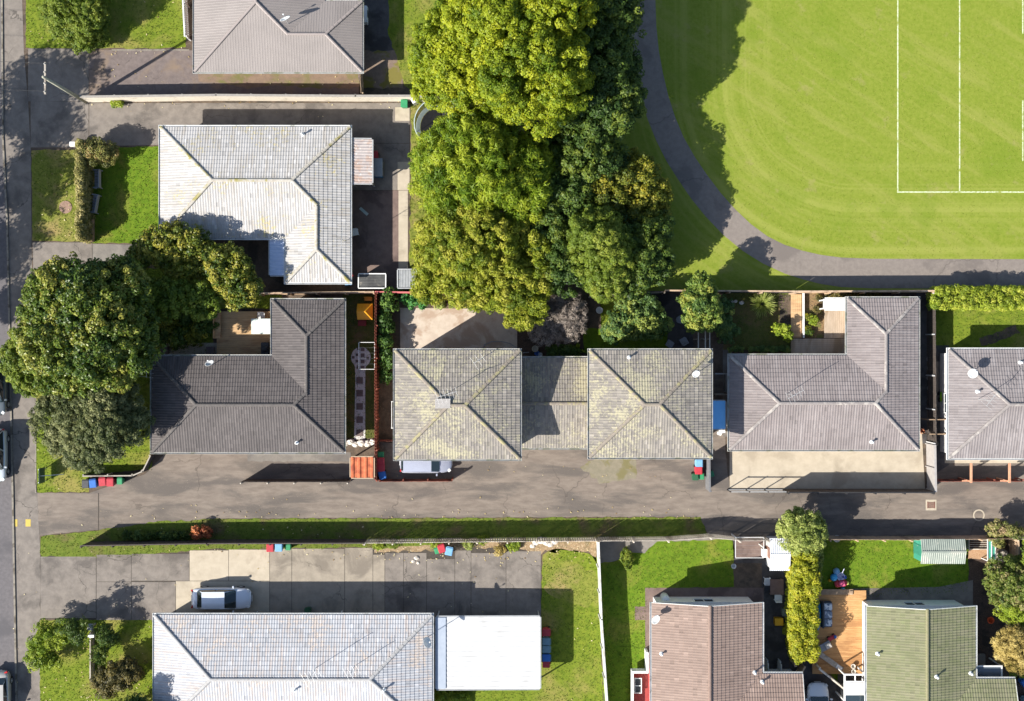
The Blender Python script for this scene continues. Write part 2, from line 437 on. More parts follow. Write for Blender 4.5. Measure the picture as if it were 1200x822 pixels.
# top-left gardens and drives
patch('lawn', [(28,-200),(218,-200),(218,56),(160,57),(100,57),(30,56)], m_lawn, 2, 'bright lawn with a dry patch in front of the brown metal roofed house', 'lawn', .07)
patch('driveway', [(33,57),(104,57.5),(104,119),(33,119)], m_conc_d, 3, 'grey vehicle crossing at the top left, dappled with street tree shade', 'driveway')
patch('driveway', [(104.5,59),(228,59),(228,84),(421,84),(421,116),(104.5,116)], m_asph2, 3, 'purplish brown asphalt drive beside the metal roofed house', 'driveway', .04)
patch('edging', R(131,58,222,59.6), m_kerb, 4, 'thin concrete edging between lawn and brown drive', 'edging')
patch('garden_strip', [(232,86),(300,85.5),(421,85),(421,103),(380,104),(330,101),(290,104),(250,97),(232,96)], M('mossy_dirt', (.16,.115,.085), (.21,.15,.105), 2, (.13,.125,.045), .5, (.48,.62), bump=.3, bs=30), 4, 'mossy dirt strip under the eave of the metal roofed house', 'garden', .1)
patch('garden_strip', R(425,60,472,104), M('leafy_dirt', (.15,.11,.085), (.21,.155,.115), 3, (.15,.13,.03), .6, (.5,.6), bump=.4, bs=30), 3, 'brown leafy dirt yard right of the metal roofed house', 'garden', .1)
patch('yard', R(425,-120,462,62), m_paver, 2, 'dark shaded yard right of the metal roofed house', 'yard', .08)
patch('lawn', [(461,-200),(640,-200),(640,105),(484,106),(474,100),(462,60),(455,40)], m_lawn, 4, 'green lawn below the big yellow green tree at the top', 'lawn', .08)
patch('driveway', [(36,119),(104,119.5),(104,152),(104,173),(36,173)], m_conc_d, 4, 'grey vehicle crossing beside the power pole', 'driveway')
patch('driveway', [(104.6,121),(480,121),(480,128),(480,168),(411,168),(411,149),(188,149),(188,170),(142,171),(104.6,171)], m_conc_d, 3, 'stained concrete drive along the white tiled house', 'driveway')
patch('yard', R(411,168.5,480,223), m_conc_d, 4, 'concrete yard beside the white tiled house', 'yard')
patch('slab', R(463,126,480,142), m_conc_l, 5, 'pale square concrete slab by the cream fence', 'slab')
patch('slab', R(466,190,480,223), m_conc_l, 5, 'pale concrete strip beside the trees', 'slab')
patch('yard', R(411,223.5,467,340), m_pink, 3, 'reddish brown concrete yard behind the white tiled house', 'yard')
patch('edging', R(467,223.5,478,340), m_conc_l, 3, 'narrow pinkish concrete edging beside reddish yard', 'edging')
patch('lawn', [(482,121),(560,121),(560,240),(560,350),(479,340),(481,230)], m_lawn_dry, 2, 'dry grass strip around the trampoline', 'lawn', .08)
# left verge and lawn of the white house
patch('verge', [(37,176),(96,176),(98,284),(38,282)], m_lawn_dry, 3, 'street verge of patchy grass beside the footpath', 'verge', .05)
patch('lawn', [(102,173),(188,172),(188,262),(230,286),(102,285)], m_lush, 3, 'lush green front lawn of the white tiled house', 'lawn', .05)
patch('driveway', [(38,284),(108,284.5),(108,312),(39,316)], m_conc_d, 4, 'grey vehicle crossing above the magnolia', 'driveway')
patch('driveway', [(108.5,286),(160,287),(160,312),(108.5,313)], m_conc, 4, 'pale speckled concrete drive above the magnolia', 'driveway')
patch('verge', [(40,316),(250,314),(250,418),(178,418),(178,550),(104,556),(104,577),(43,577),(41,450)], m_lawn, 2, 'green verge below the big dark trees on the left', 'verge', .06)
patch('kerb_edging', R(41.2,455,42.6,578), m_kerb, 5, 'thin pale edging of the left verge', 'edging')
# dark tiled house plot
patch('lawn', R(250,343,330,362), m_lawn, 3, 'yellow green grass strip behind the dark tiled house', 'lawn', .04)
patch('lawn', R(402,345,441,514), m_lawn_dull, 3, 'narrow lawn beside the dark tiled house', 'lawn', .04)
patch('paving', R(190,402,256,418), m_conc_l, 4, 'pale concrete strip along the dark tiled house', 'paving')
circ = [(423+11.5*math.cos(a*math.pi/12), 419+12*math.sin(a*math.pi/12)) for a in range(24)]
gpath = [(416,430)]+[(p[0],p[1]) for p in [circ[i] for i in (9,10,11,12,13,14,15,16,17,18,19,20,21,22,23,0,1,2,3)]]+[(428.5,430),(428,445),(428,515),(415,515),(416.5,445)]
patch('garden_path', gpath, M('white_pebbles', (.55,.53,.50), (.42,.40,.38), 18, bump=.4, bs=40), 5, 'pale pebble path with a round end between dark house and red fence', 'path')
# duplex back yards
patch('yard', R(444,345,482,560), m_soil, 2, 'dark soil strip right of the red fence', 'garden')
patch('patio', [(469,361),(552,362),(562,355),(606,350),(606,412),(469,412)], m_patio, 4, 'pale weathered concrete patio behind the left duplex unit', 'patio')
patch('bark_garden', [(552,356),(690,350),(690,422),(556,412)], m_bark, 3, 'dark bark garden behind the duplex', 'garden', .1)
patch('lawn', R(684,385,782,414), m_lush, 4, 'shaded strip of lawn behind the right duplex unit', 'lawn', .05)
patch('lawn', [(704,353),(745,350),(750,395),(704,395)], m_lawn, 5, 'sunlit yellow green grass around the bluish shrub', 'lawn', .08)
patch('paving', R(766,345,812,412), m_paver, 3, 'dark timber paving under the grey garden chairs', 'paving')
# shared drive
patch('driveway', [(104,578),(170,556),(195,530),(411,530),(411,561),(442,561),(442,519),(470,519),(835,519),(835,437),(850,437),(850,528),(855,573),(1087,573),(1087,536),(1500,534),(1500,625),(1160,628),(830,628),(820,606),(700,606),(500,607),(250,608),(115,621),(46,628),(44,578)], m_asph, 3, 'long shared asphalt drive in front of the middle row of houses', 'driveway', .03)
patch('footpath_joint', R(115,578,116,622), m_joint, 5, 'dirty joint between drive and footpath', 'joint')
patch('concrete_apron', R(290,531,411,541), m_conc, 4, 'paler strip under the eave of the dark tiled house', 'paving', .05)
patch('mossy_strip', [(700,537),(745,536),(745,560),(703,566),(680,548)], M('mossy_asphalt', (.165,.15,.105), (.205,.18,.13), 3, (.145,.13,.06), .7, (.48,.6), bump=.3, bs=40), 4, 'mossy patch of drive below the right duplex unit', 'paving', .15)
patch('forecourt', [(855,505),(1080,505),(1084,573),(855,573)], m_conc_l, 5, 'pale concrete forecourt of the grey brown house', 'forecourt')
patch('side_path', R(847,410,858,512), m_conc, 4, 'narrow concrete path left of the grey brown house', 'path')
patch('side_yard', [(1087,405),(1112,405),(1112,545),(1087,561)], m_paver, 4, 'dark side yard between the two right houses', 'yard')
patch('side_path', R(1094,424,1106,492), m_conc_d, 5, 'grey paved strip left of the right edge house', 'path')
patch('apron', R(1107,520,1400,543), m_conc_l, 6, 'pale concrete apron below the right edge house', 'paving')
# grass strip
patch('grass_strip', [(48,629),(115,621.5),(180,612),(250,608.5),(500,607.5),(700,606.5),(820,606.5),(830,628),(640,634),(560,634),(450,643),(420,642),(250,644),(180,649),(150,652),(112,654),(48,652)], grass('strip_grass', (.085,.125,.018), (.135,.165,.028), (.13,.095,.050), .52, .45), 5, 'long strip of grass between the two drives', 'lawn', .08)
patch('dry_bed', [(440,638),(700,632),(700,660),(690,648),(640,646),(632,652),(600,640),(440,648)], M('dry_garden_dirt', (.19,.135,.075), (.30,.21,.12), 4, (.13,.10,.05), .9, bump=.5, bs=20, c4=(.40,.33,.22), s4=9, t4=(.58,.64)), 4, 'dry leafy dirt bed along the paling fence', 'garden', .15)
# lower drive, cut in slabs with open joints
def slabs(name, polys, mat, layer, label, gap=.5):
    mb = MB()
    for q in polys:
        x0,y0,x1,y1 = q
        a, b = P(x0+gap,y1-gap), P(x1-gap,y0+gap)
        z = layer*.004+random.uniform(0,.002)
        mb.add([(a[0],a[1],z),(b[0],a[1],z),(b[0],b[1],z),(a[0],b[1],z)], [(0,1,2,3)])
    return tag(mb.build(name, mat, origin=(0,0,0)), label, 'driveway', kind='structure')
patch('driveway_base', [(47,653),(112,655),(180,650),(250,645),(420,643),(600,641),(632,650),(634,723),(180,725),(47,726)], m_joint, 3, 'dirt showing in the joints of the lower drive', 'driveway', .05)
slabs('driveway_slabs', [(47,652,113,725)], m_conc_d, 5, 'grey vehicle crossing of the lower drive')
slabs('driveway_slabs', [(113,650,154,682),(154,649,222,681),(113,682,154,727),(154,682,206,727)], m_conc_d, 6, 'dark cracked slabs at the street end of the lower drive', .25)
slabs('driveway_slabs', [(222,645,268,681),(268,644,316,681),(206,681,316,727)], m_conc_l, 6, 'pale slabs under the parked silver sedan', .25)
slabs('driveway_slabs', [(316,643,342,727)], m_conc_w, 7, 'grey slab right of the silver sedan', .25)
slabs('driveway_slabs', [(342,643,404,727),(404,642,437,727),(437,650,451,727)], m_conc_w, 6, 'middle slabs of the lower drive', .25)
slabs('driveway_slabs', [(451,648,473,727),(473,648,500,727),(500,655,533,727),(533,645,552,727),(552,648,593,727),(593,646,634,690),(593,690,634,727)], m_conc_d, 6, 'worn stained slabs at the garage end of the lower drive', .25)
# lower gardens
patch('lawn', [(47,727),(181,726),(181,1000),(47,1000)], m_lawn, 4, 'front lawn with fallen leaves left of the pale blue tiled house', 'lawn', .05)
patch('lawn', [(636,650),(650,643),(690,648),(701,655),(707,822),(712,1000),(500,1000),(500,808),(632,808),(634,720)], m_lawn, 4, 'lawn right of the white carport', 'lawn', .06)
patch('dry_patch', [(638,672),(652,666),(676,663),(698,670),(702,692),(690,712),(668,704),(650,700),(638,690)], m_lawn_dry, 5, 'dry yellowed patch of the carport lawn', 'lawn', .2)
patch('lawn', [(703,660),(735,655),(735,648),(755,648),(770,635),(860,632),(860,688),(757,690),(757,1000),(712,1000)], m_lush, 4, 'lush lawn around the pinkish tiled house', 'lawn', .06)
patch('paving', [(703,631),(860,629),(860,634),(770,637),(755,650),(735,650),(735,656),(703,661)], m_conc, 3, 'pale paving behind the paling fence', 'paving')
patch('patio', [(756,689),(895,689),(895,712),(764,712),(764,790),(756,790)], m_pink, 5, 'brown concrete surround of the pinkish tiled house', 'patio')
patch('slab', [(744,711),(758,711),(758,727),(744,727)], m_pink, 6, 'small brown square slab beside the pinkish tiled house', 'slab', .03)
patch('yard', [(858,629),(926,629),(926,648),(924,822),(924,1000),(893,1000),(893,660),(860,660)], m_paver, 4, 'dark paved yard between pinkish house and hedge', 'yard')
patch('paving', R(862,630,896,654), m_pink, 5, 'brown paving at the washing line corner', 'paving')
patch('lawn', [(958,629),(1135,628),(1135,694),(1000,700),(958,690)], m_lush, 4, 'bright back lawn behind the green tiled house', 'lawn', .06)
patch('paving', [(998,690),(1100,688),(1140,680),(1140,712),(998,712)], m_conc_d, 5, 'grey paving along the gable of the green tiled house', 'paving')
patch('yard', [(1131,655),(1200,655),(1200,1000),(1143,1000)], m_bark, 3, 'dark earth yard right of the green tiled house', 'yard', .05)
patch('pebble_path', [(1131,646),(1160,640),(1160,655),(1131,655)], M('pebbles', (.30,.17,.09), (.40,.26,.16), 9, bump=.5, bs=30), 4, 'orange gravel patch beside the green garden shed', 'gravel', .1)
patch('driveway', [(926,775),(958,776),(985,805),(985,1000),(926,1000)], m_paver, 4, 'dark shaded drive under the parked white car', 'driveway')
patch('lawn', [(957,771),(985,790),(985,803)], m_lush, 5, 'dark triangle of grass below the deck', 'lawn')
# right house lawn
patch('lawn', [(1088,357),(1300,355),(1300,412),(1106,412),(1088,400)], m_lawn, 3, 'yellow green lawn behind the right edge house', 'lawn', .05)
patch('mulch_bed', [(1147,396),(1168,390),(1190,381),(1196,390),(1172,400),(1150,406)], m_soil, 4, 'curved mulch bed on the right lawn', 'garden', .1)
# back garden of the grey brown house
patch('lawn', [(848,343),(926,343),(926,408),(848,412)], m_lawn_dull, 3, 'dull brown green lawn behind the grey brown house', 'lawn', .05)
patch('garden_bed', [(939,343),(966,343),(966,396),(939,396)], M('leafy_bed', (.16,.11,.055), (.25,.16,.08), 7, (.11,.12,.03), 1.2, bump=.7, bs=20, c4=(.06,.04,.025), s4=10, t4=(.55,.62)), 4, 'leafy brown garden bed between two timber decks', 'garden')
patch('garden_strip', R(965,343,1074,350), m_bark, 4, 'dark planted strip under the park fence', 'garden')
patch('dry_bed', R(913,345,927,392), m_soil, 5, 'sandy bed left of the deck', 'garden', .08)
patch('side_yard', R(1074,343,1086,520), m_paver, 4, 'dark gap right of the grey brown house', 'yard')

def point_in(pts, xy):
    x, y = xy[:,0], xy[:,1]; ins = np.zeros(len(xy), bool); n = len(pts); j = n-1
    for i in range(n):
        xi, yi = pts[i]; xj, yj = pts[j]
        c = ((yi > y) != (yj > y)) & (x < (xj-xi)*(y-yi)/(yj-yi+1e-12)+xi); ins ^= c; j = i
    return ins
def scatter(poly, per_m2, inside=((-42,42),(-29,29))):
    a = np.array(poly); x0, x1 = max(a[:,0].min(), inside[0][0]), min(a[:,0].max(), inside[0][1]); y0, y1 = max(a[:,1].min(), inside[1][0]), min(a[:,1].max(), inside[1][1])
    if x1 <= x0 or y1 <= y0: return np.zeros((0,2))
    n = int((x1-x0)*(y1-y0)*per_m2); q = np.c_[rng.uniform(x0,x1,n), rng.uniform(y0,y1,n)]
    return q[point_in(poly, q)]
def blades(pos, z, ln, wd, tint, lean=.6):
    """short leaning blades: one triangle each"""
    n = len(pos); a = rng.uniform(0, 2*np.pi, n); h = ln*rng.uniform(.5,1.3,n)
    d = np.c_[np.cos(a), np.sin(a)]; s = np.c_[-d[:,1], d[:,0]]*wd*.5
    b = np.c_[pos, np.full(n, z)] if np.isscalar(z) else np.c_[pos, z]
    v = np.empty((n,3,3)); v[:,0] = b; v[:,1] = b; v[:,0,:2] += s; v[:,1,:2] -= s
    v[:,2] = b; v[:,2,:2] += d*(h*lean)[:,None]; v[:,2,2] += h*np.sqrt(max(.05,1-lean*lean))
    return v.reshape(-1,3), np.arange(n*3).reshape(n,3), tint
m_tuft = leaf_mat('grass_blades', (.045,.085,.010), (.115,.165,.016), (.235,.245,.050), .3, .8)
m_tuft_y = leaf_mat('field_grass_blades', (.115,.165,.014), (.185,.225,.020), (.285,.275,.060), .3, .8)
fld = PATCH['sports_field']
q = scatter(fld, 20)
bad = point_in([P(x,y)[:2] for x,y in inner+outer[::-1]], q); q = q[~bad]
bad = np.zeros(len(q), bool)
for x0,y0,x1,y1 in ((1051,-60,1053,225),(1123.5,-60,1125.5,225),(1051,224,1300,226.5)):
    a, b = P(x0,y1), P(x1,y0); bad |= (q[:,0]>a[0])&(q[:,0]<b[0])&(q[:,1]>a[1])&(q[:,1]<b[1])
q = q[~bad]
v, f, t = blades(q, .004, .07, .05, rng.beta(2,2,len(q)))
tag(np_mesh('field_grass', v, f, m_tuft_y, tint=t), 'short mown grass of the sports field', 'grass', kind='stuff')
vs, fs, ts, o0 = [], [], [], 0
for nm, poly in PATCH.items():
    if not (nm.startswith('lawn') or nm.startswith('verge') or nm.startswith('grass_strip')): continue
    q = scatter(poly, 42)
    if len(q) == 0: continue
    v, f, t = blades(q, .012, .11, .07, rng.beta(2,2.2,len(q)))
    vs.append(v); fs.append(f+o0); ts.append(t); o0 += len(v)
tag(np_mesh('lawn_grass', np.vstack(vs), np.vstack(fs), m_tuft, tint=np.concatenate(ts)), 'uneven tufts of grass on the lawns and verges', 'grass', kind='stuff')
# fallen leaves
def litter(regions, label, mat, size=.14, name='fallen_leaves'):
    ps = []
    for poly, per in regions: ps.append(scatter([P(x,y)[:2] for x,y in poly], per))
    q = np.vstack(ps); n = len(q); a = rng.uniform(0,2*np.pi,n); r = size*rng.uniform(.5,1.3,n)
    v = np.empty((n,4,3))
    for k, (rr, da) in enumerate(((1,0),(.55,1.4),(1,np.pi),(.55,np.pi+1.4))):
        v[:,k,0] = q[:,0]+r*rr*np.cos(a+da)*.5; v[:,k,1] = q[:,1]+r*rr*np.sin(a+da)*.5; v[:,k,2] = .05+rng.uniform(0,.03,n)
    tag(np_mesh(name, v.reshape(-1,3), np.arange(4*n).reshape(n,4), mat, tint=rng.random(n)), label, 'leaves', kind='stuff')
m_litter = leaf_mat('dry_leaves', (.17,.10,.04), (.42,.33,.15), (.62,.55,.34), .1, .8)
litter([(R(38,178,97,283),.9),(R(72,195,100,283),4),(R(47,727,110,822),2.0),(R(108,727,181,822),1.6),(R(96,740,112,822),5),(R(28,0,218,57),.8),(R(104,60,228,104),.8),
        (R(43,455,104,577),1.0),(R(48,615,440,652),.8),(R(440,635,700,660),4),(R(460,640,600,720),.5),(R(640,640,705,822),.25),(R(115,580,830,606),.35),(R(115,597,830,608),1.8),(R(250,643,440,660),1.0),(R(460,545,830,560),.8),(R(104,60,420,66),2.5),(R(104,110,480,124),2.0),(R(300,85,470,104),1.2),
        (R(104,122,480,140),.35),(R(60,655,320,725),.2),(R(19,600,47,720),.25),(R(16,610,21,822),1.5)], 'pale dry leaves fallen on lawns, verges and drives', m_litter)
# ------------------------------------------------------------------ houses
INW = {'W': Vector((1,0)), 'E': Vector((-1,0)), 'S': Vector((0,1)), 'N': Vector((0,-1))}
def edge_dist(r, e, p):
    return {'W': p[0]-r[0], 'E': r[2]-p[0], 'S': p[1]-r[1], 'N': r[3]-p[1]}[e]

def roof_arrays(r, e, ze, t, style):
    """tile grid over the slope that rises from edge e of rectangle r"""
    X0,Y0,X1,Y1 = r
    if e == 'S': o, u, L, D = Vector((X0,Y0)), Vector((1,0)), X1-X0, Y1-Y0
    if e == 'N': o, u, L, D = Vector((X1,Y1)), Vector((-1,0)), X1-X0, Y1-Y0
    if e == 'E': o, u, L, D = Vector((X1,Y0)), Vector((0,1)), Y1-Y0, X1-X0
    if e == 'W': o, u, L, D = Vector((X0,Y1)), Vector((0,-1)), Y1-Y0, X1-X0
    n = INW[e]; c = .33
    if style == 'tile':
        nu = int(L/.05)+1; us = np.linspace(0, L, nu); prof = .012*np.cos(2*np.pi*us/.2)
        nk = int(D/c)+1; rows = []
        for k in range(nk): rows += [(max(k*c-.02,-.04), .024), ((k+1)*c-.02, 0.0)]
    else:
        per = .2; us = []
        for k in range(int(L/per)+1): us += [k*per, k*per+.02, k*per+.04, k*per+.06]
        us = np.array([x for x in us if x <= L]+[L]); prof = np.array([0,.010,.010,0]*(len(us)//4+1))[:len(us)]
        rows = [(-.04, 0.0), (D, 0.0)]
    V = np.empty((len(rows), len(us), 3))
    for i, (d, h) in enumerate(rows):
        V[i,:,0] = o.x+u.x*us+n.x*d; V[i,:,1] = o.y+u.y*us+n.y*d; V[i,:,2] = ze+t*d+h+prof
    a, b = np.meshgrid(np.arange(len(rows)-1), np.arange(len(us)-1), indexing='ij'); w = len(us)
    F = np.stack([a*w+b, a*w+b+1, (a+1)*w+b+1, (a+1)*w+b], -1).reshape(-1,4)
    return V.reshape(-1,3), F, o, u, n, c

def roof_mesh(rects, sides, ze, t, style, out):
    """rects in world metres; every slope kept only where it is the roof's top surface"""
    eps = 1e-4
    for ia, r in enumerate(rects):
        for e in sides[ia]:
            V, F, o, u, n, c = roof_arrays(r, e, ze, t, style)
            me = bpy.data.meshes.new('tmp'); me.from_pydata(V.tolist(), [], F.tolist())
            bm = bmesh.new(); bm.from_mesh(me); bpy.data.meshes.remove(me)
            def geom(): return bm.verts[:]+bm.edges[:]+bm.faces[:]
            def lin(rb, f):                     # (z_f - z_e) as point on the zero line, gradient
                g = t*(INW[f]-n); p = Vector((0,0))
                return g, t*(edge_dist(rb,f,p)-edge_dist(r,e,p))
            for f in sides[ia]:
                if f == e: continue
                g, k = lin(r, f)
                co = -g*k/g.length_squared
                bmesh.ops.bisect_plane(bm, geom=geom(), plane_co=(co.x,co.y,0), plane_no=(g.x,g.y,0), clear_inner=True)
            for ib, rb in enumerate(rects):
                if ib == ia: continue
                conds, dead = [], False
                for f in 'WESN':
                    if f in sides[ib]:
                        g, k = lin(rb, f)
                        if g.length < 1e-6:
                            if k > eps or (abs(k) <= 2e-2 and ib < ia): continue
                            dead = True; break
                    else:
                        g = INW[f].copy(); k = edge_dist(rb, f, Vector((0,0)))
                    conds.append((g, k))
                if dead: continue
                for g, k in conds:
                    co = -g*k/g.length_squared
                    bmesh.ops.bisect_plane(bm, geom=geom(), plane_co=(co.x,co.y,0), plane_no=(g.x,g.y,0))
                rm = []
                for fc in bm.faces:
                    q = fc.calc_center_median()
                    if all(g.x*q.x+g.y*q.y+k > 0 for g, k in conds): rm.append(fc)
                bmesh.ops.delete(bm, geom=rm, context='FACES')
            uvl = bm.loops.layers.uv.new('UVMap')
            for fc in bm.faces:
                q = fc.calc_center_median(); k0 = None
                for lp in fc.loops:
                    p = lp.vert.co; w = Vector((p.x-o.x, p.y-o.y))
                    lp[uvl].uv = (w.dot(u)/.2+ia*100+'WESN'.index(e)*31, (w.dot(n)+.02)/c+ia*57+2)
            m2 = bpy.data.meshes.new('tmp'); bm.to_mesh(m2); bm.free()
            out.append(m2)

def envelope(rects, sides, ze, t, p):
    z = -1e9
    for r, s in zip(rects, sides):
        if not (r[0]-1e-4 <= p[0] <= r[2]+1e-4 and r[1]-1e-4 <= p[1] <= r[3]+1e-4): continue
        z = max(z, min(ze+t*edge_dist(r,e,p) for e in s))
    return z

def ridge_caps(rects, sides, ze, t, rad=.115):
    mb = MB(); seen = set()
    for r, s in zip(rects, sides):
        X0,Y0,X1,Y1 = r; w, h = X1-X0, Y1-Y0
        ns = 'N' in s and 'S' in s
        if ns and (w >= h or not ('W' in s and 'E' in s)):
            y = (Y0+Y1)/2; a = Vector((X0+(h/2 if 'W' in s else 0), y)); b = Vector((X1-(h/2 if 'E' in s else 0), y))
            segs = [(a,b)]+([(Vector((X0,Y0)),a),(Vector((X0,Y1)),a)] if 'W' in s else [])+([(Vector((X1,Y0)),b),(Vector((X1,Y1)),b)] if 'E' in s else [])
        else:
            x = (X0+X1)/2; a = Vector((x, Y0+(w/2 if 'S' in s else 0))); b = Vector((x, Y1-(w/2 if 'N' in s else 0)))
            segs = [(a,b)]+([(Vector((X0,Y0)),a),(Vector((X1,Y0)),a)] if 'S' in s else [])+([(Vector((X0,Y1)),b),(Vector((X1,Y1)),b)] if 'N' in s else [])
        for a, b in segs:
            L = (b-a).length
            if L < .3: continue
            n = max(1, round(L/.42)); d = (b-a)/n; pp = Vector((-d.y,d.x)).normalized()*.12
            for k in range(n):
                p, q = a+d*k, a+d*(k+1); m = (p+q)/2
                zc = envelope(rects, sides, ze, t, m); z1 = envelope(rects, sides, ze, t, m+pp); z2 = envelope(rects, sides, ze, t, m-pp)
                if zc < ze-.1 or zc - (z1+z2)/2 < .012: continue
                key = (round(m.x,1), round(m.y,1))
                if key in seen: continue
                seen.add(key)
                zp, zq = envelope(rects,sides,ze,t,p), envelope(rects,sides,ze,t,q)
                if zp < 0: zp = zc-(zq-zc)
                if zq < 0: zq = zc-(zp-zc)
                e = (q-p)*.05; j = random.uniform(-.004,.004)
                mb.tube([(p.x-e.x,p.y-e.y,zp+.05+j),(q.x+e.x,q.y+e.y,zq+.044+j)], rad*1.12, 10, rad*1.08, ry=.45, cap=False)
    return mb

m_frame = M('window_frame_white', (.72,.72,.70), (.62,.62,.60), 8, rough=.5)
m_glass = glass_mat('window_glass')
m_door = M('door_paint', (.20,.09,.06), (.25,.12,.08), 4, rough=.5)
m_soffit = M('soffit_board', (.62,.60,.56), (.52,.50,.46), 5)
m_gut_w = M('white_gutter', (.66,.67,.66), (.55,.56,.55), 3, (.35,.36,.33), 1.2, (.55,.7), rough=.5)
m_gut_g = M('grey_gutter', (.42,.42,.40), (.34,.34,.32), 3, (.25,.26,.2), 1.5, rough=.5)

def house(label, cat, rects_px, ze, pitch, rmat, cmat, wmat, gmat, style='tile', sides=None, name='house', inset=.45, overlap=None, capr=.115, root=None, roof_name='roof', origin=None, windows=True, gable_out=()):
    t = math.tan(math.radians(pitch))
    rects = []
    for x0,y0,x1,y1 in rects_px:
        a, b = P(x0,y1,ze), P(x1,y0,ze); rects.append((a[0],a[1],b[0],b[1]))
    sides = sides or ['WESN']*len(rects)
    if root is None:
        r0 = rects[0]
        root = thing(name, label, cat, ((r0[0]+r0[2])/2, (r0[1]+r0[3])/2, 0))
    # roof
    parts = []; roof_mesh(rects, sides, ze, t, style, parts)
    bm = bmesh.new()
    for m in parts: bm.from_mesh(m); bpy.data.meshes.remove(m)
    bmesh.ops.remove_doubles(bm, verts=bm.verts[:], dist=1e-5)
    bmesh.ops.translate(bm, verts=bm.verts[:], vec=-Vector(root.location))
    me = bpy.data.meshes.new(roof_name); bm.normal_update()
    for f in bm.faces:
        if f.normal.z < -.2: f.normal_flip()
    bm.to_mesh(me); bm.free()
    roof = link_mesh(roof_name, me, rmat, root)
    caps = ridge_caps(rects, sides, ze, t, capr)
    if caps.v: caps.build('ridge_capping', cmat, roof, smooth=True)
    # eaves
    loops = union_loops(rects)
    allhip = all(len(s) == 4 for s in sides)
    g = MB(); prof = [(-.01,ze-.15),(.15,ze-.15),(.15,ze-.01),(.125,ze-.01),(.125,ze-.09),(-.01,ze-.09)]
    for lp in loops:
        if allhip: g.sweep(lp, prof)
        else:
            n = len(lp)
            for i in range(n):
                a, b = Vector(lp[i]), Vector(lp[(i+1)%n]); dd = (b-a).normalized(); out = Vector((dd.y,-dd.x)); m = (a+b)/2
                isg = False
                for r, s in zip(rects, sides):
                    for e in 'WESN':
                        if e not in s and abs(edge_dist(r,e,m)) < 1e-3 and out.dot(INW[e]) < -.9: isg = True
                if isg: continue
                vs = [(*(p+out*o), z) for p in (a,b) for o,z in prof]; k = len(prof)
                MB().add([(v[0],v[1],v[2]) for v in vs], [(j,(j+1)%k,k+(j+1)%k,k+j) for j in range(k)]+[tuple(range(k-1,-1,-1)),tuple(range(k,2*k))]).build('gutter', gmat, root)
        sf = MB().add([(x,y,ze-.16) for x,y in offset_loop(lp,-.02)], [tuple(range(len(lp)-1,-1,-1))])
        sf.build('soffit', m_soffit, root)
    if g.v: g.build('gutter', gmat, root)
    # walls
    wr = []
    for r, s in zip(rects, sides):
        i = {e: (inset if e in s else .22) for e in 'WESN'}
        wr.append((r[0]+i['W'], r[1]+i['S'], r[2]-i['E'], r[3]-i['N']))
    wl = union_loops(wr); wm = MB(); wtop = ze-.17
    for lp in wl:
        n = len(lp)
        wm.add([(x,y,0) for x,y in lp]+[(x,y,wtop) for x,y in lp], [(i,(i+1)%n,n+(i+1)%n,n+i) for i in range(n)])
    for r, s, w in zip(rects, sides, wr):
        for e in 'WESN':
            if e in s or e not in gable_out: continue
            if e in 'NS':
                y = w[3] if e == 'N' else w[1]; x0, x1, xm = w[0]+.02, w[2]-.02, (r[0]+r[2])/2; sg = -1 if e == 'N' else 1
                zz = lambda x: ze+t*min(x-r[0], r[2]-x)-.03
                A = [(x0,y,wtop+.0),(x1,y,wtop),(x1,y,zz(x1)),(xm,y,zz(xm)),(x0,y,zz(x0))]
                Bk = [(p[0],p[1]+sg*.12,p[2]) for p in A]; yb = r[3]-.02 if e == 'N' else r[1]+.02
                for xa, xb in ((r[0],xm),(r[2],xm)): MB().beam((xa,yb,ze-.06),(xb,yb,zz(xb)-.02),.035,.2).build('barge_board', gmat, root)
            else:
                x = w[2] if e == 'E' else w[0]; y0, y1, ym = w[1]+.02, w[3]-.02, (r[1]+r[3])/2; sg = -1 if e == 'E' else 1
                zz = lambda y: ze+t*min(y-r[1], r[3]-y)-.03
                A = [(x,y0,wtop),(x,y1,wtop),(x,y1,zz(y1)),(x,ym,zz(ym)),(x,y0,zz(y0))]
                Bk = [(p[0]+sg*.12,p[1],p[2]) for p in A]; xb_ = r[2]-.02 if e == 'E' else r[0]+.02
                for ya, yb in ((r[1],ym),(r[3],ym)): MB().beam((xb_,ya,ze-.06),(xb_,yb,zz(yb)-.02),.035,.2).build('barge_board', gmat, root)
            wm.add(A+Bk, [(0,1,2,3,4),(9,8,7,6,5)]+[(i,(i+1)%5,5+(i+1)%5,5+i) for i in range(5)])
    wm.build('wall', wmat, root)
    # windows and a door
    door = False
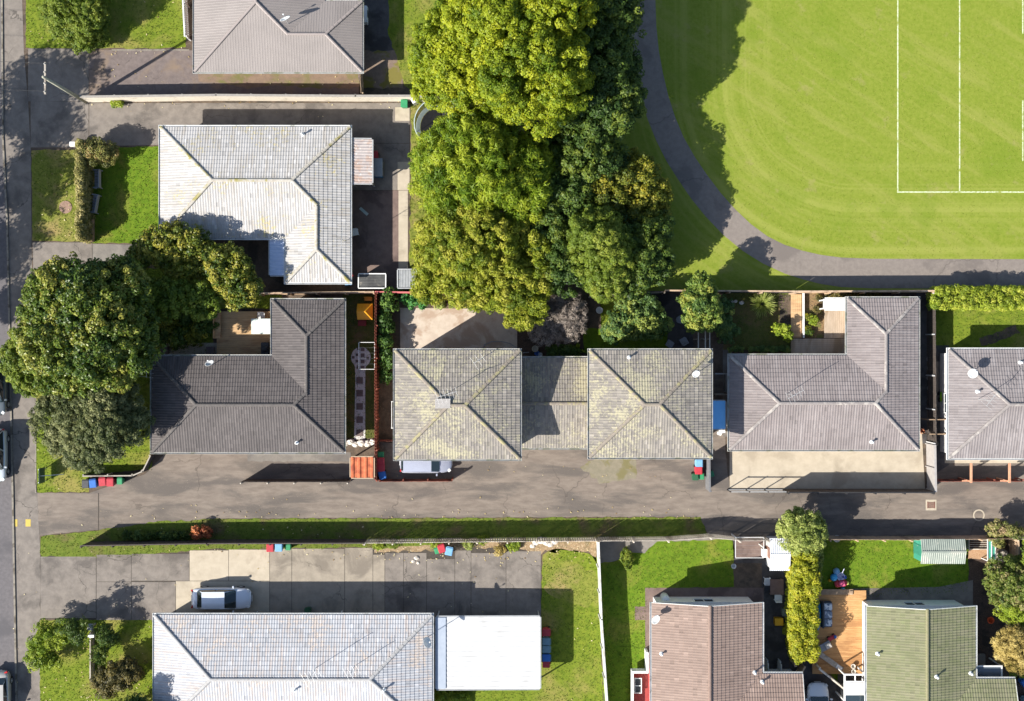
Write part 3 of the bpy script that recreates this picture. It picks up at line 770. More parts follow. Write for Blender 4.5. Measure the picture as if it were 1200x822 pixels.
    if windows:
        for lp in wl:
            n = len(lp)
            for i in range(n):
                a, b = Vector(lp[i]), Vector(lp[(i+1)%n]); L = (b-a).length
                if L < 2.2: continue
                d = (b-a)/L; o = Vector((d.y,-d.x)); k = max(1, int(L/4.2)); rz = math.atan2(d.y,d.x)
                for st in ((1.0,) if ze < 4 else (.9, 3.5)):
                    for q in range(k):
                        c = a+d*L*(q+.5)/k; ww, hh, zc = 1.5, 1.05, st+.52
                        if not door and L > 5 and q == 0 and st < 2:
                            door = True
                            dm = MB().cbox((*(c+o*.025),1.02),(.9,.05,2.02),rz).build('door', m_door, root)
                            MB().cbox((*(c+o*.07+d*.36),1.0),(.12,.04,.03),rz).build('handle', m_gut_g, dm)
                            continue
                        fm = MB()
                        for dx, dz, sx, sz in ((-ww/2,0,.07,hh+.07),(ww/2,0,.07,hh+.07),(0,-hh/2,ww-.07,.07),(0,hh/2,ww-.07,.07),(0,0,.05,hh-.07)):
                            fm.cbox((*(c+o*.03+d*dx),zc+dz),(sx,.06,sz),rz)
                        wo = fm.build('window', m_frame, root)
                        MB().cbox((*(c+o*.012),zc),(ww-.075,.02,hh-.075),rz).build('pane', m_glass, wo)
    root['ze'] = ze
    return root, rects, sides, t

def roof_z(h, x, y):
    root, rects, sides, t = h
    return envelope(rects, sides, root['ze'], t, (x,y))
def on_roof(h, px, py):            # point of a roof seen at (px, py)
    z = h[0]['ze']+.6
    for _ in range(8):
        p = P(px,py,z); zz = roof_z(h, p[0], p[1]); z = zz if zz > 0 else z
    return Vector((*P(px,py,z)[:2], z+.03))

rf_metal = roof_mat('brown_metal_roof', (.232,.206,.192), (.235,.209,.195), rough=.5, streak=(.21,.186,.175), samt=.3, odd=False)
rf_metal_cap = M('brown_metal_ridge', (.27,.235,.22), (.25,.215,.20), 3, rough=.5)
rf_white = roof_mat('white_painted_tile', (.415,.405,.395), (.35,.342,.332), (.32,.27,.12), .12, streak=(.30,.265,.22), samt=.6)
rf_dark = roof_mat('charcoal_tile', (.082,.072,.070), (.112,.099,.095), None, 0, streak=(.060,.054,.053), samt=.5)
rf_lich = roof_mat('lichen_covered_tile', (.245,.222,.195), (.155,.142,.130), (.265,.245,.165), .42, streak=(.30,.275,.215), samt=.45, rough=.95)
rf_grbr = roof_mat('grey_brown_tile', (.185,.160,.155), (.225,.195,.188), None, 0, streak=(.290,.262,.252), samt=.5)
rf_grey = roof_mat('grey_tile', (.190,.168,.165), (.235,.210,.205), None, 0, streak=(.31,.285,.28), samt=.55)
rf_blue = roof_mat('pale_blue_grey_tile', (.40,.41,.43), (.33,.34,.36), (.36,.30,.25), .2, streak=(.40,.31,.25), samt=.55)
rf_pink = roof_mat('pinkish_brown_tile', (.255,.187,.155), (.210,.152,.126), None, .0, streak=(.285,.215,.175), samt=.35)
rf_green = roof_mat('mossy_green_tile', (.150,.160,.080), (.195,.190,.115), None, 0, streak=(.21,.19,.13), samt=.5)
cp_white = M('white_ridge_tile', (.42,.40,.36), (.32,.29,.24), 5, (.26,.23,.08), 1.2, (.5,.62), bump=.2)
cp_dark = M('charcoal_ridge_tile', (.085,.077,.074), (.12,.108,.10), 5, (.22,.20,.17), 3, (.6,.7), bump=.2)
cp_lich = M('lichen_ridge_tile', (.25,.215,.175), (.18,.155,.13), 5, (.29,.26,.14), 2.0, bump=.3)
cp_grey = M('grey_ridge_tile', (.25,.225,.215), (.20,.18,.17), 5, (.36,.33,.30), 1.5, bump=.2)
cp_blue = M('pale_ridge_tile', (.37,.37,.37), (.29,.28,.27), 5, bump=.2)
cp_pink = M('pinkish_ridge_tile', (.24,.17,.14), (.19,.135,.11), 5, bump=.2)
cp_green = M('mossy_ridge_tile', (.175,.175,.09), (.22,.20,.12), 5, bump=.2)
w_white = M('white_weatherboard', (.72,.71,.69), (.62,.61,.59), 3, rough=.6)
w_cream = M('cream_brick', (.42,.33,.24), (.34,.26,.19), 6, bump=.3)
w_brick = M('brown_brick', (.22,.12,.085), (.28,.16,.11), 7, bump=.3)
w_grey = M('grey_plaster', (.34,.32,.30), (.28,.26,.25), 3)
w_red = M('red_painted_board', (.33,.055,.050), (.27,.045,.042), 4)

h_metal = house('brown long run metal roofed house cut off by the top edge', 'house', [(228,2,424,84),(228,-118,380,84)], 2.5, 14, rf_metal, rf_metal_cap, w_brick, m_gut_g, style='metal', capr=.10)
h_white = house('L shaped house with whitish painted tiles and lichen on its right slope', 'house', [(188,149,410,279),(335,149,410,331)], 2.5, 15, rf_white, cp_white, w_cream, m_gut_w)
h_dark = house('L shaped house with charcoal tiled roof beside the big trees', 'house', [(178,418,403,530),(319,352,403,530)], 2.55, 16, rf_dark, cp_dark, w_brick, m_gut_g)
h_dup = house('two storey duplex of two square lichen covered hip roofs joined by a low link', 'house', [(463,411,609,538)], 5.3, 15.5, rf_lich, cp_lich, w_cream, m_gut_g, name='duplex_house')
h_dup2 = house('', '', [(691,411,833,536)], 5.3, 15.5, rf_lich, cp_lich, w_cream, m_gut_g, root=h_dup[0])
def link_rect():
    a = P(463,411,5.3); x0 = P(609,0,5.3)[0]-.43; x1 = P(691,0,5.3)[0]+.43
    k = S*(1-2.4/H); return (x0/k+600, 420, x1/k+600, 525)
h_link = house('', '', [link_rect()], 2.4, 15.5, rf_lich, cp_lich, w_cream, m_gut_g, sides=['SN'], root=h_dup[0], windows=False)
h_dup[0]['ze'] = 5.3
class _HZ(dict): pass
h_dup = (dict(ze=5.3),)+h_dup[1:]; h_dup2 = (dict(ze=5.3),)+h_dup2[1:]; h_link = (dict(ze=2.4),)+h_link[1:]
h_grbr = house('L shaped house with grey brown tiles, white stain on its ridge and pale forecourt', 'house', [(855,417,1076,527),(993,350,1076,527)], 2.55, 15.5, rf_grbr, cp_grey, w_cream, m_gut_g)
h_right = house('grey tiled house with white side wall at the right edge', 'house', [(1112,410,1330,537)], 2.6, 15.5, rf_grey, cp_grey, w_white, m_gut_w, inset=.28)
h_blue = house('long house with pale blue grey tiles at the bottom left', 'house', [(181,721,506,862)], 2.7, 14.5, rf_blue, cp_blue, w_cream, m_gut_w)
h_pink = house('gabled house with pinkish brown tiles and a red porch', 'house', [(764,706,893,960),(829,790,941,930)], 3.0, 17, rf_pink, cp_pink, w_white, m_gut_w, sides=['WE','NS'], gable_out='NE')
h_green = house('gabled house with moss green tiles beside the timber deck', 'house', [(1016,710,1143,960),(1084,796,1190,930)], 3.0, 17, rf_green, cp_green, w_white, m_gut_w, sides=['WE','NS'], gable_out='NE')
for h in (h_metal,h_white,h_dark,h_grbr,h_right,h_blue,h_pink,h_green): pass
# chimney of the left duplex unit
cp = on_roof(h_dup, 519, 473)
dupr = [o for o in bpy.data.objects if o.name.startswith('duplex_house')][0]
ch = MB().cbox((cp.x,cp.y,cp.z-.05),(1.0,.6,.36)); ch.cbox((cp.x,cp.y,cp.z+.16),(1.1,.7,.06))
ch.build('chimney', M('chimney_plaster', (.36,.34,.32), (.27,.255,.24), 6, bump=.3), dupr)

# ------------------------------------------------------------------ carport, sheds, lean-tos
m_white_metal = M('white_sheet_metal', (.51,.51,.50), (.475,.475,.465), 2, (.42,.415,.40), .6, (.52,.70), rough=.5)
m_galv = M('galvanised_sheet', (.34,.35,.35), (.26,.27,.275), 2, (.22,.18,.14), .9, (.58,.7), rough=.45, metal=.3)
m_timber = M('weathered_timber', (.24,.165,.105), (.32,.23,.15), 5, stretch=(1,1,.2), bump=.2)
m_steel = M('painted_steel', (.45,.46,.46), (.38,.39,.39), 4, rough=.4, metal=.2)
m_rust = M('rusty_red_iron', (.36,.085,.035), (.46,.14,.06), 3, (.25,.06,.03), 1.1, (.5,.62), rough=.8, bump=.2)
def ribbed(mb, x0,y0,x1,y1, z0, z1, axis='y', per=.2, hgt=.03, th=.03):
    """ribbed sheet from (x0,y0) to (x1,y1); ribs run along axis; z0 at the axis start, z1 at its end"""
    A0, A1 = (x0,x1) if axis == 'y' else (y0,y1)
    us = []
    for k in range(int((A1-A0)/per)+1): us += [(A0+k*per,0),(A0+k*per+.2*per,hgt),(A0+k*per+.45*per,hgt),(A0+k*per+.65*per,0)]
    us = [u for u in us if u[0] < A1-1e-3]+[(A1,0)]
    vs = []
    for u, h in us:
        for lo in (0, -th):
            if axis == 'y': vs += [(u,y0,z0+h+lo),(u,y1,z1+h+lo)]
            else: vs += [(x0,u,z0+h+lo),(x1,u,z1+h+lo)]
    fs = []
    for i in range(len(us)-1):
        a, b = i*4, (i+1)*4
        fs += [(a,b,b+1,a+1),(a+3,b+3,b+2,a+2),(a,a+2,b+2,b),(a+1,b+1,b+3,a+3)]
    fs += [(0,1,3,2)]; e = (len(us)-1)*4; fs += [(e,e+2,e+3,e+1)]
    return mb.add(vs, fs)
def canopy(label, cat, px, z0, z1, mat, postmat, name, axis='y', per=.2, hgt=.03, frame=.08, legs=4, backwall=None):
    a, b = P(px[0],px[3],z0), P(px[2],px[1],z0); x0,y0,x1,y1 = a[0],a[1],b[0],b[1]
    root = thing(name, label, cat, ((x0+x1)/2,(y0+y1)/2,0))
    ribbed(MB(), x0,y0,x1,y1, z0, z1, axis, per, hgt).build('roof_sheet', mat, root)
    zl = lambda x, y: (z0+(z1-z0)*((y-y0)/(y1-y0) if axis == 'y' else (x-x0)/(x1-x0)))-.04
    fr = MB()
    for p, q in (((x0,y0),(x1,y0)),((x1,y0),(x1,y1)),((x1,y1),(x0,y1)),((x0,y1),(x0,y0))):
        d = Vector((q[0]-p[0],q[1]-p[1])).normalized()*.04; o = Vector((d.y,-d.x))*1.2
        fr.beam((p[0]+d.x+o.x,p[1]+d.y+o.y,zl(*p)),(q[0]-d.x+o.x,q[1]-d.y+o.y,zl(*q)),frame,.14)
    fr.build('edge_frame', postmat, root)
    for x, y in ((x0+.1,y0+.1),(x1-.1,y0+.1),(x1-.1,y1-.1),(x0+.1,y1-.1))[:legs]:
        MB().box(x-.045,x+.045,y-.045,y+.045,0,zl(x,y)-.08).build('post', postmat, root)
    return root, (x0,y0,x1,y1)
cproot, cpr = canopy('white flat roofed carport beside the pale blue tiled house', 'carport', (511,723,633,808), 2.35, 2.25, m_white_metal, m_steel, 'carport', axis='x', per=.38, hgt=.016, frame=.06)
MB().box(cpr[0]+.02,cpr[0]+.75,cpr[1]+.05,cpr[3]-.05,2.40,2.42).build('flashing', M('shade_blue_flashing', (.33,.37,.43), (.29,.33,.39), 2, rough=.4), cproot)  # flashing along the left edge, its bluish colour paints in the shade there
canopy('rusty red corrugated iron shelter against the red fence', 'shelter', (411,536,438,560), 1.9, 1.95, m_rust, M('pale_timber_frame', (.42,.32,.22), (.35,.26,.18), 4), 'garden_shelter', per=.5, hgt=.07, frame=.07)
canopy('translucent sheet lean-to on the right wall of the white tiled house', 'lean-to', (410,163,436,215), 2.35, 2.25, M('dirty_plastic_sheet', (.42,.38,.36), (.33,.29,.28), 2.5, (.36,.27,.225), .9, (.48,.58), (.5,.5,.48), 3.5, (.6,.68), rough=.4), m_steel, 'lean_to', axis='x', per=.22, frame=.07)
canopy('pale blue plastic awning in the corner of the white tiled house', 'awning', (316,281,334,323), 2.3, 2.3, M('pale_blue_plastic', (.40,.47,.60), (.34,.41,.54), 2, rough=.35), m_steel, 'awning', axis='x', per=.3, frame=.05)
canopy('blue tarpaulin canopy in the gap beside the right duplex unit', 'canopy', (832,470,850,503), 2.2, 2.2, M('blue_tarpaulin', (.20,.52,.90), (.17,.47,.84), 2, rough=.4), m_steel, 'tarpaulin_canopy', axis='x', per=.9, hgt=.01, frame=.05)

def shed(label, cat, px, zw, zr, ridge, rmat, wmat, name='garden_shed', ov=.12, dm=m_door):
    a, b = P(px[0],px[3],zw), P(px[2],px[1],zw); x0,y0,x1,y1 = a[0],a[1],b[0],b[1]
    root = thing(name, label, cat, ((x0+x1)/2,(y0+y1)/2,0)); w = MB()
    X0,Y0,X1,Y1 = x0+ov,y0+ov,x1-ov,y1-ov
    xm, ym = (x0+x1)/2, (y0+y1)/2
    if ridge == 'x':
        ribbed(MB(), x0,y0,x1,ym, zw, zr, 'y', .16, .025).build('roof', rmat, root)
        ribbed(MB(), x0,ym,x1,y1, zr, zw, 'y', .16, .025).build('roof', rmat, root)
        MB().box(x0,x1,ym-.07,ym+.07,zr+.005,zr+.05).build('ridge_capping', rmat, root)
        pr = [(Y0,0),(Y1,0),(Y1,zw-.0),(ym,zr-.06),(Y0,zw)]
        vs = [(X0,y,z) for y,z in pr]+[(X1,y,z) for y,z in pr]
    else:
        ribbed(MB(), x0,y0,xm,y1, zw, zr, 'x', .16, .025).build('roof', rmat, root)
        ribbed(MB(), xm,y0,x1,y1, zr, zw, 'x', .16, .025).build('roof', rmat, root)
        MB().box(xm-.07,xm+.07,y0,y1,zr+.005,zr+.05).build('ridge_capping', rmat, root)
        pr = [(X0,0),(X1,0),(X1,zw),(xm,zr-.06),(X0,zw)]
        vs = [(x,Y0,z) for x,z in pr]+[(x,Y1,z) for x,z in pr]
    w.add(vs, [(0,1,2,3,4),(9,8,7,6,5)]+[(i,(i+1)%5,5+(i+1)%5,5+i) for i in range(5)])
    w.build('wall', wmat, root)
    dd = MB().box(X0-.035,X0-.003,ym-.4,ym+.4,.05,min(1.8,zw-.1)).build('door', dm, root)
    MB().box(X0-.06,X0-.036,ym+.28,ym+.31,.9,1.05).build('handle', m_steel, dd)
    return root, (x0,y0,x1,y1)
m_greencol = M('green_grey_steel', (.26,.29,.25), (.21,.24,.205), 2, (.32,.33,.28), 1.2, (.52,.62), rough=.5)
m_teal = M('teal_painted_steel', (.05,.28,.20), (.04,.22,.16), 3, rough=.5)
gs, gsr = shed('green grey steel garden shed with teal end walls', 'shed', (1079,632,1131,661), 1.9, 2.15, 'x', m_greencol, m_teal, dm=M('dark_teal_door', (.035,.20,.145), (.03,.17,.12), 3, rough=.5))
ws, wsr = shed('small white steel shed by the hedge top', 'shed', (902,631,926,669), 1.85, 2.05, 'x', M('white_shed_steel', (.60,.62,.66), (.52,.54,.58), 2, (.45,.46,.47), 1.5, rough=.45), m_white_metal)
# ------------------------------------------------------------------ plants
m_bark_t = M('tree_bark', (.10,.075,.055), (.16,.125,.095), 8, bump=.6, bs=25)
def unit(n):
    v = rng.normal(size=(n,3)); return v/np.linalg.norm(v,axis=1)[:,None]
def leaves(C, R, per, size, tint, aspect=.55, up=.35, shell=.72, tvar=.13, droop=0.0, radial=0.0, spread=.68):
    """leaf-sized kites on spheres (centres C, radii R); each faces roughly away from its clump"""
    n = len(C); k = np.maximum(4, (per*R**2).astype(int)); idx = np.repeat(np.arange(n), k); m = len(idx)
    d = unit(m); d[:,2] = np.where(rng.random(m) < .7, np.abs(d[:,2]), d[:,2])
    rad = R[idx]*(shell+(1-shell)*rng.random(m)**.6)
    pos = C[idx]+d*rad[:,None]*np.array([1,1,.85])
    nrm = d+unit(m)*spread+np.array([0,0,up]); nrm /= np.linalg.norm(nrm,axis=1)[:,None]
    a = unit(m)
    if radial > 0: a = a*(1-radial)+d*radial
    a[:,2] -= droop
    a -= nrm*(a*nrm).sum(1)[:,None]; a /= np.linalg.norm(a,axis=1)[:,None]+1e-9
    b = np.cross(nrm, a); s = size*rng.uniform(.6,1.35,m)
    v = np.empty((m,4,3)); bend = nrm*(s*.12)[:,None]
    v[:,0] = pos-a*(s*.5)[:,None]; v[:,1] = pos+b*(s*aspect*.5)[:,None]+bend; v[:,2] = pos+a*(s*.5)[:,None]; v[:,3] = pos-b*(s*aspect*.5)[:,None]+bend
    t = np.clip(tint[idx]+rng.normal(0,tvar,m), 0, 1)
    return v.reshape(-1,3), np.arange(4*m).reshape(m,4), t
def join(parts):
    vs, fs, ts, o = [], [], [], 0
    for v, f, t in parts:
        vs.append(v); fs.append(f+o); ts.append(t); o += len(v)
    return np.vstack(vs), np.vstack(fs), np.concatenate(ts)
def lobe(c, rad, cr, mr, dens, tint, low=-.3):
    """a crown lobe: bumpy masses over an ellipsoid, each covered with small leaf clumps"""
    rx, ry, rz = rad; c = np.array(c)
    mr = max(cr*1.35, mr); nm = max(4, int(1.7*dens*(rx*ry+rx*rz+ry*rz)/(mr*mr)))
    d = unit(nm*4); d = d[d[:,2] > low][:nm]
    core = np.maximum(np.array(rad)-mr*.75, np.array(rad)*.3)
    MC = c+d*core*rng.uniform(.82,1.12,(len(d),1)); MR = mr*rng.uniform(.5,1.25,len(d))
    C, R, T = [], [], []
    for q, r in zip(MC, MR):
        k = max(3, int(2.6*dens*(r/cr)**2)); e = unit(k*2); e = e[e[:,2] > -.35][:k]
        pc = q+e*r*rng.uniform(.74,1.06,(len(e),1)); far = np.linalg.norm(pc[:,None]-MC[None],axis=2)/MR[None]
        pc = pc[(far < .66).sum(1) == 0]
        t0 = rng.normal(tint[0], tint[1])
        sp = rng.random(len(pc)) < .22; pc = np.where(sp[:,None], q+(pc-q)*rng.uniform(1.12,1.3,(len(pc),1)), pc)
        C.append(pc); R.append(cr*np.where(sp,.7,1)*rng.uniform(.55,1.3,len(pc))); T.append(t0+rng.normal(0,tint[1]*.6,len(pc)))
    k = int(5*rx*ry/(mr*mr))+2; e = unit(k); pc = c+e*np.array(rad)*rng.uniform(.1,.6,(k,1))
    C.append(pc); R.append(np.full(k, mr*.75)); T.append(np.full(k, tint[0]))
    return np.vstack(C), np.concatenate(R), np.clip(np.concatenate(T),0,1)
def trunk_mesh(base, top, r, limbs):
    mb = MB(); b, t = Vector(base), Vector(top); mid = b.lerp(t,.5)+Vector((random.uniform(-.2,.2),random.uniform(-.2,.2),0))
    mb.tube([b+Vector((0,0,-.05)), b.lerp(mid,.5), mid, t], r, 9, r*.55)
    for q in limbs:
        q = Vector(q); s = b.lerp(t, random.uniform(.45,.9)); m = s.lerp(q,.5)+Vector((0,0,.3))
        mb.tube([s,m,q], r*.42, 6, r*.08)
    return mb
def tree(name, label, cat, base_px, lobes, mat, per, leaf, cr, dens=1.0, mass=.36, cov=.85, group=None, trunk_r=.22, tint=(.5,.2), part='crown', loc=None, **kw):
    """lobes: (px, py, height of centre, rx, ry, rz) in photo px / metres; the crown is one mesh of leaves"""
    bx = loc if loc is not None else P(*base_px)
    root = thing(name, label, cat, (bx[0],bx[1],0), 0, group)
    parts, limbs, zt = [], [], 0
    cr *= .58 if cr > .4 else .8; leaf *= .9
    per = cov*6.3/(.5*leaf*leaf*kw.get('aspect',.55))
    for (px,py,z,rx,ry,rz) in lobes:
        c = P(px,py,z) if loc is None else (bx[0]+px, bx[1]+py, z)
        C, Rr, tn = lobe(c, (rx,ry,rz), cr, mass*(rx+ry)/2, dens, tint)
        C[:,2] = np.maximum(C[:,2], .25+Rr*.3)
        parts.append(leaves(C, Rr, per, leaf, tn, **kw))
        limbs.append((c[0],c[1],c[2]+rz*.2)); zt = max(zt, c[2])
        for _ in range(2): limbs.append((c[0]+random.uniform(-.5,.5)*rx, c[1]+random.uniform(-.5,.5)*ry, c[2]+rz*.2))
    v, f, t = join(parts)
    np_mesh(part, v, f, mat, root, t, loc=(bx[0],bx[1],0))
    trunk_mesh((bx[0],bx[1],0), (bx[0]*.7+limbs[0][0]*.3, bx[1]*.7+limbs[0][1]*.3, zt*.8), trunk_r, limbs).build('trunk' if trunk_r > .07 else 'stem', m_bark_t, root, smooth=True)
    return root
def hedge(name, label, px_line, w, h, mat, leaf, per, cr, cat='hedge', tint=(.5,.2), dens=1.0, jit=.1, **kw):
    """clipped box of leaves along a ground line (photo px)"""
    pts = [np.array(P(*p)[:2]) for p in px_line]; C, Rr = [], []
    for a, b in zip(pts, pts[1:]):
        L = np.linalg.norm(b-a); d = (b-a)/L; s = np.array([-d[1],d[0]])
        n = int(dens*1.3*L*(w+2*h)/(cr*cr))
        for _ in range(n):
            u = random.uniform(0,L); q = random.uniform(0, w+2*h)
            if q < h: x, z = -w/2+cr*.5, q
            elif q < h+w: x, z = q-h-w/2, h-cr*.5
            else: x, z = w/2-cr*.5, q-h-w
            x = max(-w/2+cr*.5, min(w/2-cr*.5, x))
            p = a+d*u+s*(x+random.gauss(0,jit*.5)); C.append((p[0],p[1],max(.15,min(z,h-cr*.5)+random.gauss(0,jit)))); Rr.append(cr*random.uniform(.7,1.2))
        for _ in range(int(L*w*h*1.2/(cr*cr))): 
            p = a+d*random.uniform(0,L)+s*random.uniform(-w/2,w/2)*.8; C.append((p[0],p[1],random.uniform(.1,h*.9))); Rr.append(cr)
    C, Rr = np.array(C), np.array(Rr); tn = np.clip(rng.normal(tint[0],tint[1],len(C)),0,1)
    v, f, t = leaves(C, Rr, .75*6.3/(.5*leaf*leaf*.55), leaf, tn, up=.6, **kw)
    c0 = (pts[0]+pts[-1])/2; root = thing(name, label, cat, (c0[0],c0[1],0))
    np_mesh('foliage', v, f, mat, root, t, loc=(c0[0],c0[1],0))
    st = MB()
    for a, b in zip(pts, pts[1:]):
        L = np.linalg.norm(b-a)
        for k in range(max(2,int(L/.6))):
            p = a+(b-a)*(k+.5)/max(2,int(L/.6)); st.tube([(p[0],p[1],-.03),(p[0]+random.uniform(-.1,.1),p[1]+random.uniform(-.1,.1),h*.75)], .035, 5, .015)
    st.build('stems', m_bark_t, root)
    return root
def spiky(name, label, cat, px, r, h, mat, n, wd=.05, tint=(.5,.25), group=None, arch=.5):
    """clump of arching strap leaves"""
    bx = P(*px); root = thing(name, label, cat, bx, 0, group); vs, fs, ts = [], [], []
    for i in range(n):
        a = random.uniform(0,2*math.pi); e = random.uniform(.25,1.0); L = h*random.uniform(.7,1.2); d = Vector((math.cos(a),math.sin(a),0)); s = Vector((-d.y,d.x,0))*wd*.5
        p0 = d*random.uniform(0,.1*r); pts = []
        for k in range(5):
            u = k/4; pts.append(p0+d*(r*e*u)+Vector((0,0,L*(u-arch*e*u*u))))
        o = len(vs)
        for k, p in enumerate(pts):
            w = (1-.8*(k/4)**2); vs += [tuple(p+s*w),tuple(p-s*w)]
        for k in range(4): fs.append((o+2*k,o+2*k+2,o+2*k+3,o+2*k+1)); ts.append(min(1,max(0,random.gauss(*tint))))
    np_mesh('leaves', np.array(vs), np.array(fs), mat, root, np.array(ts), loc=(0,0,0))
    MB().tube([(0,0,-.02),(0,0,h*.25)], r*.12, 7, r*.05).build('stem', m_bark_t, root, world=False)
    return root

lf_yel = leaf_mat('yellow_green_leaves', (.080,.140,.006), (.215,.275,.010), (.370,.390,.016), .34)
lf_feather = leaf_mat('feathery_green_leaves', (.070,.135,.006), (.180,.255,.012), (.320,.365,.024), .34)
lf_olive = leaf_mat('olive_yellow_leaves', (.100,.150,.008), (.235,.275,.016), (.400,.390,.050), .34)
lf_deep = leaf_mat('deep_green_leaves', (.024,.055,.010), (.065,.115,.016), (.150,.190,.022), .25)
lf_mid = leaf_mat('fresh_green_leaves', (.055,.10,.008), (.130,.185,.016), (.245,.275,.035), .28)
lf_gold = leaf_mat('gold_tipped_leaves', (.055,.085,.010), (.150,.165,.014), (.330,.280,.025), .25)
lf_magn = leaf_mat('glossy_magnolia_leaves', (.030,.065,.010), (.105,.155,.015), (.290,.280,.050), .2, .42)
lf_magn2 = leaf_mat('yellowish_glossy_leaves', (.040,.075,.010), (.125,.160,.014), (.310,.280,.040), .22, .45)
lf_grey = leaf_mat('grey_olive_leaves', (.045,.065,.018), (.125,.145,.050), (.250,.255,.105), .25)
lf_bare = leaf_mat('pinkish_twigs', (.10,.085,.070), (.23,.190,.160), (.36,.31,.26), .1, .8)
lf_blue = leaf_mat('bluish_green_leaves', (.040,.090,.025), (.110,.180,.042), (.260,.300,.055), .25)
lf_lime = leaf_mat('lime_leaves', (.11,.18,.010), (.225,.30,.020), (.340,.395,.045), .32)
lf_hedge = leaf_mat('yellow_hedge_leaves', (.17,.20,.010), (.31,.32,.015), (.43,.39,.035), .32)
lf_pale = leaf_mat('pale_green_leaves', (.115,.160,.030), (.235,.285,.055), (.390,.420,.125), .3)
lf_tan = leaf_mat('tan_fronds', (.20,.15,.035), (.42,.32,.095), (.58,.47,.19), .3, .8)
lf_brown = leaf_mat('brown_olive_leaves', (.035,.035,.012), (.095,.085,.025), (.190,.150,.035), .2)
lf_red = leaf_mat('red_orange_leaves', (.22,.05,.02), (.45,.13,.05), (.60,.25,.10), .25)

# ---- the big clump behind the houses
GB = 'big trees between the yards and the park'
tree('broadleaf_tree', 'big bright yellow green tree with knobbly clumps at the top of the wood', 'tree', (590,70),
     [(548,62,8.0,3.9,3.6,3.4),(595,25,10.0,4.4,4.4,4.0),(622,85,9.8,3.8,3.8,3.8),(562,95,8.0,3.4,2.6,3.0),(640,30,10.0,3.2,3.8,3.6),(600,-15,9.5,4.5,3.5,3.8),(655,100,8.6,2.2,2.4,2.8),(513,88,6.4,1.8,2.3,2.4),(528,45,7.0,1.9,2.6,2.6),(600,110,8.4,2.6,2.0,2.6)],
     lf_yel, 95, .19, .62, tint=(.55,.2), group=GB, trunk_r=.4, mass=.30)
tree('feathery_tree', 'feathery mid green tree with long sprays right of the concrete yard', 'tree', (575,200),
     [(560,188,7.4,3.8,3.2,3.2),(520,205,6.0,2.4,2.7,2.6),(541,173,6.2,2.0,2.0,2.4),(590,215,6.2,3.2,3.0,2.8),(570,155,6.4,2.5,1.5,2.2),(618,195,5.4,2.0,2.4,2.4),(502,190,5.0,1.3,1.7,1.6),(548,230,6.0,2.6,1.8,2.2)],
     lf_feather, 80, .40, .74, tint=(.58,.22), group=GB, trunk_r=.3, aspect=.2, radial=.75, up=.2, mass=.24, shell=.5, spread=.7)
tree('olive_tree', 'loose olive yellow tree hanging over the patio and the back yards', 'tree', (570,310),
     [(527,285,5.4,1.9,2.4,2.2),(560,285,6.0,3.0,2.6,2.6),(600,295,5.0,2.8,3.0,2.2),(590,335,4.4,2.4,1.9,1.8),(545,328,4.8,2.0,1.8,1.8),(622,340,3.8,1.7,2.4,1.8),(500,305,4.0,1.0,1.6,1.5),(532,255,5.4,2.0,1.7,2.2),(505,335,3.6,1.2,1.3,1.2),(607,372,3.4,1.0,1.0,1.0),(572,350,4.0,1.6,1.0,1.2),(508,275,4.4,1.0,1.2,1.3)],
     lf_olive, 62, .26, .62, tint=(.55,.26), group=GB, trunk_r=.28, aspect=.3, radial=.4, mass=.26, shell=.5, spread=.8)
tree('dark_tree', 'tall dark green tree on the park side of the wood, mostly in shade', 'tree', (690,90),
     [(690,70,6.0,3.4,3.6,3.4),(690,128,5.6,3.2,2.8,3.2),(708,20,6.0,2.6,4.0,3.4),(690,-30,8,4,4,3.6),(722,118,5.6,1.7,2.4,2.4),(735,130,5.0,1.0,1.2,1.4)],
     lf_deep, 75, .22, .70, tint=(.45,.2), group=GB, trunk_r=.38)
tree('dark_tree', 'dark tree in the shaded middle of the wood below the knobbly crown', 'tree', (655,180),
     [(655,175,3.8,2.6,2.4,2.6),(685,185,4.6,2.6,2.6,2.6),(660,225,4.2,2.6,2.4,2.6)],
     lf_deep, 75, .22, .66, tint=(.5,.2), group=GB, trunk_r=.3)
tree('gold_topped_tree', 'tree with golden green tops beside the curve of the park path', 'tree', (735,225),
     [(738,222,3.6,2.4,2.4,2.0),(753,248,3.2,1.7,2.0,1.8),(705,222,4.2,2.0,1.9,2.0),(768,232,2.8,1.2,1.4,1.5)],
     lf_gold, 75, .22, .6, tint=(.48,.24), group=GB, trunk_r=.26)
tree('dense_tree', 'dense rounded fine leaved green tree in front of the wood', 'tree', (705,300),
     [(698,285,5.2,2.3,2.5,2.8),(708,320,4.2,2.1,2.0,2.4),(716,302,4.2,2.0,2.3,2.5),(690,268,4.6,1.6,1.6,2.2)],
     lf_mid, 130, .15, .52, tint=(.55,.16), group=GB, trunk_r=.26)
tree('dark_tree', 'dark tree filling the gap beneath the dense rounded tree and the park fence', 'tree', (755,300),
     [(750,290,3.6,2.4,2.8,2.2),(765,312,2.6,1.6,1.4,1.6),(735,332,2.4,1.6,1.0,1.3),(645,270,4.2,2.2,3.0,2.4),(655,310,3.6,2.0,2.2,2.2)],
     lf_deep, 75, .2, .55, tint=(.5,.22), group=GB, trunk_r=.24)
tree('twiggy_shrub', 'leafless pinkish grey twiggy shrub behind the link of the duplex', 'shrub', (655,380),
     [(655,362,1.7,1.6,1.4,1.0),(662,383,1.5,1.6,1.3,.9),(643,387,1.4,1.4,1.1,.8),(668,367,1.6,1.2,1.4,.9)],
     lf_bare, 75, .38, .42, tint=(.5,.25), trunk_r=.09, aspect=.09, radial=.8, cov=.42, shell=.3)
